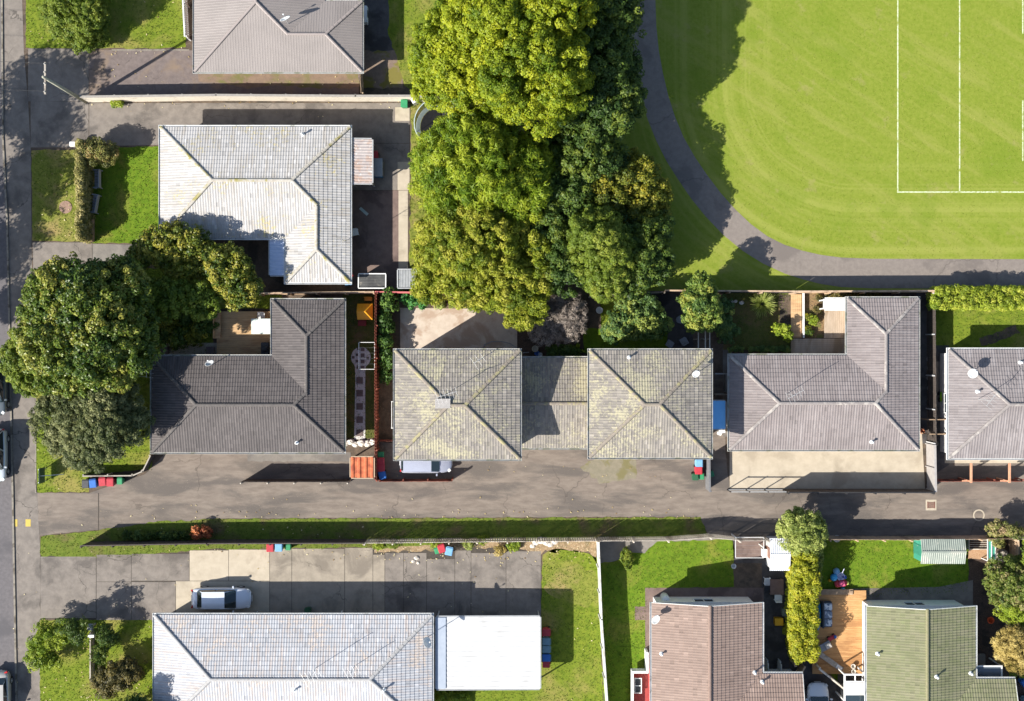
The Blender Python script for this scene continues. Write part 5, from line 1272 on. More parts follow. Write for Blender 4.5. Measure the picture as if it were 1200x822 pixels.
# ------------------------------------------------------------------ cars
m_tyre = M('tyre_rubber', (.016,.016,.016), (.024,.023,.022), 9, rough=.85)
m_rim = M('alloy_rim', (.45,.46,.47), (.36,.37,.38), 8, rough=.35, metal=.7)
m_lamp = M('lamp_glass', (.62,.64,.64), (.55,.57,.57), 6, rough=.15)
m_tail = M('tail_lamp_red', (.45,.02,.02), (.36,.015,.015), 6, rough=.2)
m_cglass = glass_mat('car_glass', (.012,.022,.026), .04)
m_plate = M('plain_plate', (.62,.62,.60), (.55,.55,.53), 8)
def car(label, paint, L=4.6, Wd=1.76, kind='sedan', loc=(0,0,0), rz=0.0, group=None, name='parked_car'):
    """front at +x; built round the origin"""
    root = thing(name, label, 'car', (0,0,0), 0, group)
    h, w = L/2, Wd/2
    zr = 1.44 if kind == 'sedan' else 1.55
    if kind == 'sedan': wsf, wsr, rwf, rwr = .26*L, .075*L, -.275*L, -.39*L; zdeck = .98
    else: wsf, wsr, rwf, rwr = .265*L, .10*L, -.40*L, -.47*L; zdeck = .93
    zb = .92
    # lower body: stations along the length with half width and shoulder height
    st = [(-h,.46*w,.50,.62),(-h+.06,.74*w,.34,.78),(-h+.25,.92*w,.26,zdeck-.06),(rwr-.02,.985*w,.22,zdeck),(-.3*L*.7,1.0*w,.20,zb+.02),(0,1.0*w,.20,zb),(wsf,.99*w,.20,zb-.01),(.33*L,.975*w,.22,.84),(h-.36,.90*w,.24,.76),(h-.11,.70*w,.30,.66),(h,.40*w,.42,.56)]
    vs, fs = [], []; n = 11
    for x, hw, z0, z1 in st:
        prof = [(-.86,z0),(-.98,z0+.12),(-1.0,(z0+z1)/2),(-.97,z1-.07),(-.86,z1),(0,z1+.035),(.86,z1),(.97,z1-.07),(1.0,(z0+z1)/2),(.98,z0+.12),(.86,z0)]
        vs += [(x,p*hw,z) for p,z in prof]
    for i in range(len(st)-1):
        for j in range(n): fs.append((i*n+j,i*n+(j+1)%n,(i+1)*n+(j+1)%n,(i+1)*n+j))
    fs += [tuple(range(n-1,-1,-1)),tuple(range((len(st)-1)*n,len(st)*n))]
    body = MB().add(vs,fs).build('body', paint, root, smooth=True, world=False)
    mod = body.modifiers.new('sub','SUBSURF'); mod.levels = mod.render_levels = 1
    # cabin
    wb, wt = .91*w, .745*w; e = .012
    bF, bR, tF, tR = (wsf,wb*.93,zb+.0), (rwr,wb*.90,zdeck-.01), (wsr,wt*1.0,zr-.05), (rwf,wt*.97,zr-.05)
    def loop4(F): return [F, (F[0],-F[1],F[2])]
    def panel(nm, pts, mat, inset=.04, lift=.0):
        c = sum((Vector(p) for p in pts),Vector())/len(pts)
        q = [Vector(p)+(c-Vector(p))*inset for p in pts]
        nn = (q[1]-q[0]).cross(q[2]-q[0]).normalized()
        if nn.dot(c-Vector((0,0,.9))) < 0: nn = -nn
        k = len(q); o = MB().add([p+nn*(.004+lift) for p in q]+[p-nn*.03 for p in q],[tuple(range(k)),tuple(range(2*k-1,k-1,-1))]+[(i,(i+1)%k,k+(i+1)%k,k+i) for i in range(k)])
        return o.build(nm, mat, root, world=False)
    # roof shell, pillars come from a cabin frame slightly inside the glass
    cab = MB().add([(bF[0],bF[1],zb-.08),(bF[0],-bF[1],zb-.08),(bR[0],-bR[1],zb-.08),(bR[0],bR[1],zb-.08),(tF[0],tF[1],tF[2]),(tF[0],-tF[1],tF[2]),(tR[0],-tR[1],tR[2]),(tR[0],tR[1],tR[2])],
        [(0,4,5,1),(2,6,7,3),(0,3,7,4),(1,5,6,2),(4,7,6,5)])
    cab.build('pillars', paint, root, world=False)
    rv, rf = [], []; nx, ny = 6, 6
    for i in range(nx+1):
        u = i/nx; x = tR[0]-.06+(tF[0]-tR[0]+.12)*u; hw = (tR[1]*(1-u)+tF[1]*u)+.025
        for j in range(ny+1):
            t = -1+2*j/ny; rv.append((x,hw*t,zr-.055+.06*(1-t*t*.9)*(1-(2*u-1)**2*.55)))
    for i in range(nx):
        for j in range(ny): a = i*(ny+1)+j; rf.append((a,a+ny+1,a+ny+2,a+1))
    MB().add(rv,rf).build('roof', paint, root, smooth=True, world=False)
    def mid(p,q,t): return tuple(a+(b-a)*t for a,b in zip(p,q))
    panel('windscreen', [bF,(bF[0],-bF[1],bF[2]),(tF[0],-tF[1],tF[2]),tF], m_cglass, .07)
    panel('rear_window', [bR,(bR[0],-bR[1],bR[2]),(tR[0],-tR[1],tR[2]),tR], m_cglass, .1)
    for s in (1,-1):
        f = lambda p: (p[0],p[1]*s,p[2])
        mb_, mt_ = mid(bF,bR,.48), mid(tF,tR,.48); mb_ = (mb_[0],wb*.97,zb)
        for A,B,C,D in ((bF,mb_,mt_,tF),(mb_,bR,tR,mt_)): panel('side_window', [f(A),f(B),f(C),f(D)], m_cglass, .1)
        MB().cbox((h-.25,s*w*.70,.68),(.26,.26,.12),s*-.7).build('headlight', m_lamp, root, bevel=.03, world=False)
        MB().cbox((-h+.12,s*w*.70,.78),(.12,.28,.14),s*.5).build('tail_light', m_tail, root, bevel=.02, world=False)
        MB().cbox((wsf-.22,s*(w+.085),.98),(.13,.2,.13),s*.2).build('mirror', paint, root, bevel=.03, world=False)
        for x in (.305*L,-.30*L):
            wl = MB().tube([(x,s*(w-.21),.31),(x,s*(w-.005),.31)],.31,20).build('wheel', m_tyre, root, bevel=.02, world=False)
            MB().tube([(x,s*(w-.05),.31),(x,s*(w+.003),.31)],.2,14).build('rim', m_rim, wl, world=False)
            MB().tube([(x,s*(w-.02),.31),(x,s*(w+.012),.31)],.055,10).build('hub_cap', m_lamp, wl, world=False)
    MB().cbox((h+.0,0,.48),(.03,.5,.11)).build('number_plate', m_plate, root, world=False)
    MB().cbox((-h-.005,0,.6),(.03,.5,.11)).build('number_plate', m_plate, root, world=False)
    MB().cbox((h-.03,0,.56),(.04,Wd*.5,.07)).build('grille', m_black, root, world=False)
    root.location = loc; root.rotation_euler = (0,0,rz)
    return root
pt_silver = paint_mat('silver_car_paint', (.60,.64,.70), .3, .15)
pt_silver2 = paint_mat('bluish_silver_paint', (.42,.44,.52), .25, .35)
pt_white = paint_mat('white_car_paint', (.68,.71,.74), .25, .1)
pt_dark = paint_mat('dark_grey_car_paint', (.10,.12,.13), .2, .3)
pt_pale = paint_mat('pale_silver_paint', (.50,.53,.55), .25, .3)
pt_champ = paint_mat('champagne_paint', (.44,.42,.38), .3, .3)
car('silver sedan parked on the pale slabs above the pale blue tiled house', pt_silver, 4.7, 1.72, 'sedan', P(262,699.5), 0)
car('bluish silver hatchback half under the eave of the left duplex unit', pt_silver2, 4.1, 1.72, 'hatch', P(500,541), 0)
car('white car parked nose up between the bent beige fence and the pinkish house', pt_white, 4.3, 1.74, 'hatch', P(956,829), math.pi/2)
car('dark grey car at the left edge under the bright leaning tree', pt_dark, 4.4, 1.76, 'hatch', P(-1,454), -math.pi/2)
car('pale silver car on the street at the left edge below the dark car', pt_pale, 4.2, 1.74, 'hatch', P(-1,533), -math.pi/2)
car('champagne car at the bottom left corner of the street', pt_champ, 4.4, 1.74, 'sedan', P(3,816), -math.pi/2)

# ------------------------------------------------------------------ wheelie bins
def bin_mats(nm, c): return M(nm, c, tuple(x*.85 for x in c), 5, rough=.45)
bm_red, bm_blue, bm_lblue, bm_green, bm_dark, bm_slate, bm_dkgreen = bin_mats('red_bin_plastic',(.42,.04,.055)), bin_mats('blue_bin_plastic',(.035,.14,.44)), bin_mats('light_blue_bin_plastic',(.17,.36,.56)), bin_mats('green_bin_plastic',(.04,.25,.11)), m_darkgrey, bin_mats('slate_bin_plastic',(.16,.27,.33)), bin_mats('dark_green_bin_plastic',(.03,.10,.05))
def make_bin(lid, body, s=1.0):
    r = thing('wheelie_bin', '', 'bin', (0,0,0))
    MB().frustum((0,0,.06*s),(.42*s,.44*s),(.55*s,.60*s),.86*s).build('body', body, r, bevel=.03, world=False)
    ld = MB().frustum((0,.01,.925*s),(.60*s,.66*s),(.52*s,.56*s),.085*s).build('lid', lid, r, bevel=.025, world=False)
    MB().tube([(-.24*s,.36*s,.97*s),(.24*s,.36*s,.97*s)],.02*s,6).build('handle', lid, ld, world=False)
    for x in (-.22,.22): MB().tube([(x*s-.03,.25*s,.1*s),(x*s+.03,.25*s,.1*s)],.1*s,12).build('wheel', m_tyre, r, world=False)
    return r
_bins = {}
def put_bin(px, col, rz, label, group, s=1.0):
    key = (col.name, s)
    if key not in _bins: _bins[key] = (make_bin(col, col if col is not bm_red else bm_red, s), [])
    return place_copy(_bins[key][0], _bins[key][1], P(px[0],px[1]), rz, label, group)
PI = math.pi
g = 'bins at the end of the left garden wall'
put_bin((105.5,566), m_darkgrey, 0, 'black bin at the left end of the garden wall row', g)
put_bin((114,565.5), bm_blue, .1, 'blue bin between black and red bins by the garden wall', g)
put_bin((125,563.5), bm_red, .1, 'red bin nearest the blue bin by the garden wall', g)
put_bin((134,564), bm_red, .0, 'red bin beside the green bin by the garden wall', g)
put_bin((144,563), bm_green, 0, 'green bin at the right end of the garden wall row', g, .8)
g = 'bins in the corner of the red fence'
put_bin((447.5,532), bm_green, PI/2, 'green bin topmost in the corner of the red fence', g, .8)
put_bin((447.5,539.5), bm_red, PI/2, 'upper red bin in the corner of the red fence', g)
put_bin((448,547.5), bm_red, PI/2, 'lower red bin above the blue bin in the red fence corner', g)
put_bin((449.5,556), bm_blue, .2, 'blue bin lowest in the corner of the red fence', g)
g = 'bins below the right duplex unit'
put_bin((817,542), bm_lblue, 0, 'light blue bin below the eave of the right duplex unit', g)
put_bin((816.5,550), bm_red, 0, 'red bin below the eave of the right duplex unit', g)
put_bin((813,558), bm_dkgreen, 0, 'dark olive bin left of the small green bin by the dark wall', g, .85)
put_bin((820.5,558), bm_green, 0, 'small green bin left of the dark wall', g, .7)
put_bin((832,555), bm_green, .3, 'green bin right of the dark wall', g, .7)
g = 'bins on the grass below the dark strip fence'
put_bin((319.5,640), bm_red, 0, 'red bin on the grass strip beside a light blue bin', g)
put_bin((329.5,639.5), bm_lblue, 0, 'light blue bin on the grass strip between red and green', g)
put_bin((339.5,640), bm_green, 0, 'small green bin on the grass strip', g, .75)
g = 'bins in the dry bed by the paling fence'
put_bin((513,644), bm_green, .3, 'small green bin in the dry bed left of the red one', g, .75)
put_bin((518.5,641), bm_red, .3, 'red bin in the dry bed between green and light blue', g)
put_bin((527,644), bm_lblue, -.2, 'light blue bin on the slabs at the dry bed', g)
g = 'bins along the right side of the white carport'
put_bin((639.5,738), bm_red, -PI/2, 'red bin topmost beside the white carport', g)
put_bin((639.5,748.5), bm_slate, -PI/2, 'upper slate blue bin beside the white carport', g)
put_bin((639.5,757.5), bm_slate, -PI/2, 'lower slate blue bin beside the white carport', g)
put_bin((639.5,767.5), bm_blue, -PI/2, 'bright blue bin beside the white carport', g)
put_bin((639.5,775.5), bm_red, -PI/2, 'red bin lowest beside the white carport', g, .9)
put_bin((475,124.5), bm_green, 0, 'green bin on the pale slab at the right end of the cream fence', None, .95)
put_bin((440.5,185), bm_red, 0, 'red bin between lean-to and shaded concrete', None)
put_bin((411,322), bm_red, .3, 'red bin at the lower right corner of the white tiled roof', None, .9)
put_bin((410,331), bm_lblue, .1, 'light blue bin below the lower right corner of the white tiled roof', None)
put_bin((1196,797), bm_blue, .5, 'blue bin at the right edge below the golden conifer', None)
put_bin((1198,818), bm_slate, .2, 'slate bin at the bottom right corner', None)

# ------------------------------------------------------------------ pole, wires, aerials, dishes
m_conduct = M('dark_cable', (.03,.03,.032), (.05,.05,.05), 5)
pb, ptop = P(100.5,119.5), P(52.5,96,8.1)
r = thing('power_pole', 'tall grey green power pole at the street end of the cream fence', 'power pole', pb)
MB().tube([(0,0,-.05),(0,0,8.2)],.15,12,.1).build('pole', M('pole_timber', (.26,.26,.20), (.34,.33,.26), 4, bump=.3, stretch=(1,1,.2)), r, smooth=True, world=False)
ca = MB().box(-.06,.06,-1.15,1.15,7.75,7.88).build('crossarm', m_fence_grey, r, world=False)
for y in (-1.0,-.4,.4,1.0): MB().lathe([(.03,0),(.055,.05),(.03,.09),(.05,.13),(.02,.17)],(0,y,7.885),10).build('insulator', M('insulator_glaze', (.55,.52,.47), (.48,.45,.4), 6, rough=.2), ca, world=False)
for i, (y, off) in enumerate(((-1.0,'lower'),(1.0,'upper'))):
    mb = MB(); a = Vector((pb[0],pb[1]+y,8.06)); b = a+Vector((-22,1.2,-.2)); pts = []
    for k in range(13):
        u = k/12; p = a.lerp(b,u); p.z -= 1.0*4*u*(1-u)*.25; pts.append(p)
    mb.tube(pts,.012,5); tag(mb.build('power_cable', m_conduct), f'thin {off} power cable running left from the pole crossarm', 'cable', 'cables from the power pole')

def antenna(label, h, px, px_top=None, boom=1.6, n=8, rz=.4, mast=2.0, mat=None, loc=None):
    p = on_roof(h,*px) if h else Vector(loc)
    r = thing('television_aerial', label, 'aerial', (p.x,p.y,p.z), rz); mat = mat or m_steel
    MB().tube([(0,0,-.08),(0,0,mast)],.02,6).build('mast', mat, r, world=False)
    MB().tube([(-boom*.4,0,mast-.1),(boom*.6,0,mast-.1)],.018,6).build('boom', mat, r, world=False)
    for k in range(n):
        x = -boom*.38+k*boom*.96/(n-1); l = .55-.25*k/n
        MB().tube([(x,-l,mast-.1),(x,l,mast-.1)],.008,5).build('element', mat, r, world=False)
    return r
m_dish = M('dish_enamel', (.68,.69,.68), (.60,.61,.60), 5, rough=.4)
def dish(label, h, px, r=.38, rz=2.2, tilt=.75, mat=None, arm=.9):
    p = on_roof(h,*px); ro = thing('satellite_dish', label, 'satellite dish', (p.x,p.y,p.z), rz)
    MB().tube([(0,0,-.08),(0,0,arm)],.028,8).build('mast', m_steel, ro, world=False)
    prof = [(.02,0)]+[(r*k/6, .28*r*(k/6)**2) for k in range(1,7)]
    vs, fs = [], []; N = 20; m = Matrix.Translation((0,0,arm)) @ Matrix.Rotation(tilt,4,'Y')
    for th in (0,.014):
        for rr, z in prof:
            for j in range(N):
                a = 2*PI*j/N; vs.append(m @ Vector((rr*.94*math.cos(a),rr*math.sin(a),z+th+.03)))
    K = len(prof)
    for th in range(2):
        for i in range(K-1):
            for j in range(N): b = th*K*N; fs.append((b+i*N+j,b+i*N+(j+1)%N,b+(i+1)*N+(j+1)%N,b+(i+1)*N+j))
    for j in range(N): fs.append(((K-1)*N+j,(K-1)*N+(j+1)%N,K*N+(K-1)*N+(j+1)%N,K*N+(K-1)*N+j))
    fs += [tuple(range(N-1,-1,-1)), tuple(range(K*N,K*N+N))]
    MB().add(vs,fs).build('reflector', mat or m_dish, ro, smooth=True, world=False)
    f = m @ Vector((-.15*r,0,1.15*r)); b = m @ Vector((r*.9,0,.3*r))
    MB().tube([b,f],.014,6).build('feed_arm', m_steel, ro, world=False)
    MB().cbox(f,(.09,.09,.13)).build('feed_horn', m_dish, ro, world=False)
    return ro
dish('satellite dish at the valley of the brown metal roof', h_metal, (338,28), .42, 2.0, .95)
dish('white satellite dish on the back slope of the charcoal roof', h_dark, (250,427), .36, 1.9, .9)
dish('satellite dish near the upper right corner of the right duplex roof', h_dup2, (814,439), .3, 2.3, .7)
dish('large white satellite dish on the left hip of the right edge roof', h_right, (1134,438), .38, 2.3, .3)
dish('satellite dish at the top left corner of the pinkish tiled roof', h_pink, (768,724), .38, 2.4, 1.0)
dish('satellite dish at the right eave of the pale blue roof above the carport', h_blue, (501,747), .42, .4, .9, arm=1.6)
antenna('wide old aerial over the top left corner of the charcoal roof', h_dark, (182,428), boom=2.3, n=8, rz=1.45, mast=1.9)
antenna('television aerial at the right eave of the white tiled roof', h_white, (404,283), boom=1.7, n=6, rz=1.5, mast=1.6)
antenna('thin aerial beside the chimney of the left duplex unit', h_dup, (523,462), boom=1.5, n=6, rz=.3, mast=2.2)
antenna('thin aerial on the back slope of the grey brown roof', h_grbr, (922,462), boom=1.3, n=5, rz=.5, mast=2.4)
antenna('thin aerial on the hip of the right edge roof', h_right, (1146,468), boom=1.3, n=5, rz=.9, mast=2.4)
antenna('thin aerial left of centre on the pale blue roof', h_blue, (370,783), boom=1.3, n=5, rz=.5, mast=2.5)
antenna('thin aerial nearer the carport on the pale blue roof', h_blue, (415,781), boom=1.0, n=4, rz=.5, mast=1.8)
antenna('small aerial at the top of the left duplex roof, right side', h_dup, (560,423), boom=.8, n=3, rz=.6, mast=1.0)
def vent(label, h, px, name='roof_vent', r=.06, hh=.35):
    p = on_roof(h,*px); o = thing(name, label, 'roof vent', (p.x,p.y,p.z))
    MB().lathe([(r*2.6,-.03),(r*2.4,.03),(r,.06),(r,hh)],(0,0,0),12).build('pipe', m_dish, o, world=False)
    MB().lathe([(r*1.6,hh-.04),(r*1.7,hh+.03),(r*.3,hh+.11)],(0,0,0),12).build('cowl', m_dish, o, world=False)
for lb, h, px in (('vent pipe near the upper right hip of the white tiled roof',h_white,(355,158)),('white vent on the front slope of the grey brown roof',h_grbr,(1021,518)),('vent near the top eave of the right duplex roof',h_dup2,(737,419)),
    ('vent low on the left slope of the pinkish roof',h_pink,(775,766)),('vent pipe at the valley of the pinkish roof',h_pink,(884,788)),('vent pipe on the wing of the pinkish roof',h_pink,(893,799)),
    ('white vent on the right slope of the green tiled roof',h_green,(1097,793)),('vent at the valley of the green tiled roof',h_green,(1137,789)),('vent on the back slope of the right edge roof',h_right,(1195,425)),
    ('vent on the front slope of the charcoal roof',h_dark,(348,519)),('white pipe on the lower slope of the pale blue roof',h_blue,(346,808)),('short pipe on the lower slope of the pale blue roof near the carport',h_blue,(450,808)),
    ('vent low on the left hip of the right edge roof',h_right,(1145,459)),('vent on the left slope of the green tiled roof',h_green,(1028,766))): vent(lb, h, px)

# ------------------------------------------------------------------ yard things
def simple(name, label, cat, mb, mat, bevel=0.0, group=None): return tag(mb.build(name, mat, bevel=bevel), label, cat, group)
# two slatted planters on the front lawn
def planter(label, px, rz, w=.62, l=1.5):
    r = thing('slatted_garden_seat', label, 'garden seat', P(*px), rz, 'grey seats on the lawn behind the thin hedge'); m = M('grey_seat_timber', (.30,.31,.33), (.24,.25,.27), 5)
    s = MB()
    for k in range(6): s.box(-w/2+.05,w/2-.12,-l/2+.08+k*(l-.16)/6,-l/2+.05+(k+1)*(l-.16)/6,.38,.42)
    s.build('seat', m, r, world=False)
    b = MB()
    b.box(w/2-.12,w/2-.06,-l/2+.06,l/2-.06,.42,.92); b.build('backrest', m, r, world=False)
    for sy in (-1,1):
        MB().box(-w/2,w/2-.06,sy*(l/2-.06)-.05,sy*(l/2-.06)+.05,.60,.66).build('armrest', m, r, world=False)
        for x in (-w/2+.05,w/2-.1): MB().box(x-.035,x+.035,sy*(l/2-.06)-.035,sy*(l/2-.06)+.035,0,.598).build('leg', m, r, world=False)
planter('upper of two grey garden seats on the shaded lawn', (117,211), 0)
planter('lower tilted one of two grey garden seats on the shaded lawn', (114,240), -.18)
simple('planter_box', 'long timber planter box at the foot of the thin hedge', 'planter', MB().box(*P(103,284)[:1],P(111,284)[0],P(0,284)[1],P(0,257)[1],0,.5), m_timber, .02)
# trampoline
tp = P(517,152); r = thing('trampoline', 'round netted trampoline half under the wood', 'trampoline', tp)
MB().lathe([(1.55,.86),(1.56,.90),(.05,.90),(.05,.87)],n=32).build('mat', m_black, r, world=False)
ringp = [(1.78*math.cos(a*PI/18),1.78*math.sin(a*PI/18)) for a in range(36)]
MB().sweep(ringp,[(0,.87),(.13,.87),(.13,.93),(0,.94),(-.2,.93),(-.2,.88)]).build('padding', M('grey_green_padding', (.30,.36,.34), (.24,.29,.28), 4), r, world=False)
for k in range(6):
    a = k*PI/3+.2; x, y = 1.93*math.cos(a), 1.93*math.sin(a)
    MB().tube([(x,y,0),(x,y,2.6)],.025,8).build('pole', m_steel, r, world=False)
MB().sweep([(1.9*math.cos(a*PI/18),1.9*math.sin(a*PI/18)) for a in range(36)],[(0,.95),(.008,.95),(.008,2.55),(0,2.55)]).build('safety_net', sheet_glass('dark_net', (.03,.04,.04), .38, .9), r, world=False)
MB().sweep([(1.9*math.cos(a*PI/18),1.9*math.sin(a*PI/18)) for a in range(36)],[(-.03,2.56),(.03,2.56),(.03,2.62),(-.03,2.62)]).build('top_ring', M('pale_green_tube', (.40,.47,.46), (.33,.4,.39), 4), r, world=False)
# white tap post by the fence end
simple('garden_tap_post', 'white post box at the right end of the cream fence', 'post', MB().cbox((*P(487,121)[:2],.5),(.4,.3,1.0),.5).cbox((*P(487,121)[:2],1.04),(.48,.38,.06),.5), m_frame, .02)
r = thing('storage_cabinet', 'grey topped blue cabinet beside the lean-to in the concrete yard', 'cabinet', P(443,199)); x,y,_ = r.location
MB().cbox((x,y,.5),(.85,1.3,1.0)).build('body', bin_mats('blue_cabinet',(.04,.13,.22)), r, bevel=.02); MB().cbox((x,y+.02,1.035),(.95,1.4,.06)).build('lid', m_galv, r, bevel=.01)
for s in (-1,1): MB().cbox((x+.435,y+s*.3,.5),(.02,.55,.86)).build('door', m_galv, r)
# cold frame, racks
def framed_sheet(name, label, cat, px, z0, z1, sm, fm_, axis='y'):
    a, b = P(px[0],px[3],z0), P(px[2],px[1],z0); r = thing(name, label, cat, ((a[0]+b[0])/2,(a[1]+b[1])/2,0))
    ribbed(MB(), a[0]+.06,a[1]+.06,b[0]-.06,b[1]-.06, z0, z1, axis, .12, .02).build('roof_sheet', sm, r)
    f = MB()
    for p,q in (((a[0],a[1],z0),(b[0],a[1],z0)),((a[0],b[1],z1),(b[0],b[1],z1))): f.beam((p[0],p[1],p[2]+.02),(q[0],q[1],q[2]+.02),.08,.1)
    for x in (a[0]+.0,b[0]-.0): f.beam((x,a[1]+.05,z0+.02),(x,b[1]-.05,z1+.02),.08,.1)
    f.build('frame', fm_, r)
    w = MB().box(a[0]+.08,b[0]-.08,a[1]+.08,b[1]-.08,0,min(z0,z1)-.06).build('cabinet', m_darkgrey, r)
    return r
framed_sheet('tool_shed', 'low shed with dark ribbed top and white frame by the tan fence', 'shed', (420,321,452,338), 1.5, 1.4, M('dark_ribbed_sheet', (.055,.055,.055), (.10,.10,.095), 1.0, (.22,.20,.17), .8, (.55,.65)), m_frame, 'x')
framed_sheet('tool_shed', 'low shed with grey corrugated top beside the olive tree', 'shed', (466,316,488,338), 1.5, 1.6, m_galv, m_steel, 'y')
r = thing('shelf_rack', 'white rack of shelves almost hidden by the olive tree', 'rack', P(507,326)); x,y,_ = r.location
for sx in (-.45,.45):
    for sy in (-.85,.85): MB().cbox((x+sx,y+sy,.6),(.05,.05,1.2)).build('leg', m_frame, r)
for z in (.3,.75,1.21): MB().cbox((x,y,z),(.9,1.75,.035)).build('shelf', m_frame, r)
def stick(label, a, b, mat, name='plank', w=.14, h=.05, z=.04, group=None):
    p, q = P(*a), P(*b); return simple(name, label, 'plank', MB().beam((p[0],p[1],z),(q[0],q[1],z+.02),w,h), mat, 0, group)
stick('pale teal plank lying in the shaded reddish yard', (422,244), (431,252), M('pale_teal_board', (.30,.42,.40), (.4,.46,.44), 3), w=.22)
def chair(label, px, rz, mat, group=None):
    r = thing('garden_chair', label, 'chair', P(*px), rz, group)
    MB().box(-.25,.25,-.25,.25,.41,.45).build('seat', mat, r, bevel=.015, world=False)
    MB().cbox((-.27,0,.68),(.04,.5,.46),0,(0,-.15)).build('backrest', mat, r, bevel=.015, world=False)
    for sx in (-1,1):
        for sy in (-1,1): MB().box(sx*.22-.02,sx*.22+.02,sy*.22-.02,sy*.22+.02,0,.408).build('leg', mat, r, world=False)
    for sy in (-1,1): MB().box(-.25,.2,sy*.255-.025,sy*.255+.025,.62,.66).build('armrest', mat, r, world=False)
    return r
def table(label, px, rz, d, mat, round_=False, h=.72):
    r = thing('garden_table', label, 'table', P(*px), rz)
    if round_:
        MB().lathe([(d[0]/2-.02,h-.04),(d[0]/2,h-.02),(d[0]/2,h)],n=24).build('tabletop', mat, r, world=False)
        MB().tube([(0,0,.03),(0,0,h-.04)],.04,8).build('pedestal', mat, r, world=False); MB().lathe([(.28,0),(.25,.03),(.05,.05)],n=16).build('base', mat, r, world=False)
    else:
        MB().box(-d[0]/2,d[0]/2,-d[1]/2,d[1]/2,h-.05,h).build('tabletop', mat, r, bevel=.01, world=False)
        for sx in (-1,1):
            for sy in (-1,1): MB().box(sx*(d[0]/2-.06)-.03,sx*(d[0]/2-.06)+.03,sy*(d[1]/2-.06)-.03,sy*(d[1]/2-.06)+.03,0,h-.052).build('leg', mat, r, world=False)
    return r
m_greych = M('grey_wicker', (.25,.26,.28), (.19,.20,.215), 9, bump=.3)
chair('white chair in the shade close to the wall of the white tiled house', (417,273), .2, m_frame)
chair('left one of the two grey garden chairs behind the right duplex unit', (784,403), 1.0, m_greych, 'grey garden chairs behind the duplex')
chair('right one of the two grey garden chairs behind the right duplex unit', (800,400), 2.1, m_greych, 'grey garden chairs behind the duplex')
table('small round grey garden table near the egg shaped tree', (796,375), 0, (.62,.62), m_greych, True)
# wall mounted washing frames
def airer(label, px, z, n, legs, mat=m_frame):
    a, b = P(px[0],px[3],z), P(px[2],px[1],z); r = thing('washing_line_frame', label, 'washing line', ((a[0]+b[0])/2,(a[1]+b[1])/2,0)); f = MB()
    for y in (a[1],b[1]): f.beam((a[0],y,z),(b[0],y,z),.035,.035)
    for x in (a[0]+.0,b[0]-.0): f.beam((x,a[1]+.03,z),(x,b[1]-.03,z),.035,.035)
    f.build('frame', mat, r)
    for k in range(n):
        y = a[1]+(k+1)*(b[1]-a[1])/(n+1); MB().tube([(a[0],y,z),(b[0],y,z)],.0025,4).build('line', m_steel, r)
    for x,y in legs(a,b): MB().box(x-.035,x+.035,y-.035,y+.035,0,z-.025).build('post', mat, r)
airer('white washing line frame over the round end of the pebble path', (420.5,401.5,439,433), 1.65, 4, lambda a,b: [(b[0],a[1]+.3),(b[0],b[1]-.3)])
airer('white washing line frame on the brown paving beside the white steel shed', (862,630,895,654), 1.7, 4, lambda a,b: [(b[0],(a[1]+b[1])/2),(a[0],b[1])])
airer('thin frame fixed to the left wall of the left duplex unit', (459,471,465,502), 1.7, 1, lambda a,b: [(a[0],a[1]),(a[0],b[1])])
simple('white_bucket', 'white bucket on the lush lawn near the brown paving', 'bucket', MB().lathe([(.14,0),(.2,.32),(.18,.32),(.13,.03)],P(859,663),14), m_frame)
simple('peg_box', 'white box at the corner of the washing line paving', 'box', MB().cbox((*P(894.5,647)[:2],.3),(.35,.6,.6)).cbox((*P(894.5,647)[:2],.62),(.4,.65,.04)), m_frame, .01)
# yellow play house
r = thing('play_house', 'orange roofed plastic play house against the red fence', 'play house', P(430,366)); x,y,_ = r.location; m_or = M('orange_yellow_plastic', (.66,.30,.015), (.58,.25,.012), 4, rough=.4); m_orl = M('light_yellow_plastic', (.72,.48,.16), (.66,.43,.14), 4, rough=.4)
MB().box(x-.5,x+.48,y-.5,y+.5,0,1.05).build('wall', m_red2 if False else M('brown_red_plastic', (.20,.05,.03), (.17,.04,.03), 4), r)
MB().add([(x-.62,y-.62,1.0),(x+.58,y-.62,1.0),(x+.58,y+.62,1.0),(x-.62,y+.62,1.0),(x-.62,y,1.45),(x+.05,y,1.48)],[(0,1,5,4),(2,3,4,5),(0,4,3)]).add([(x+.58,y-.62,1.0),(x+.58,y+.62,1.0),(x+.05,y,1.48)],[(0,1,2)]).build('roof', m_or, r)
MB().box(x-.53,x-.502,y-.2,y+.2,.05,.85).build('door', m_orl, r)
r = thing('toy_bench', 'small orange plastic toy bench above the play house', 'toy', P(432,351)); x,y,_ = r.location
MB().cbox((x,y,.28),(.6,.26,.06)).build('seat', m_or, r, bevel=.02)
for s in (-1,1): MB().cbox((x+s*.25,y,.125),(.06,.22,.248)).build('leg', m_or, r)
MB().cbox((x,y+.14,.45),(.6,.04,.28)).build('backrest', m_or, r)
simple('toy_crate', 'dark red crate with a grey lid below the play house', 'crate', MB().cbox((*P(425,379)[:2],.2),(.6,.4,.4)).cbox((*P(425,379)[:2],.42),(.64,.44,.04)), M('dark_red_plastic', (.20,.03,.03), (.16,.03,.03), 4), .015)
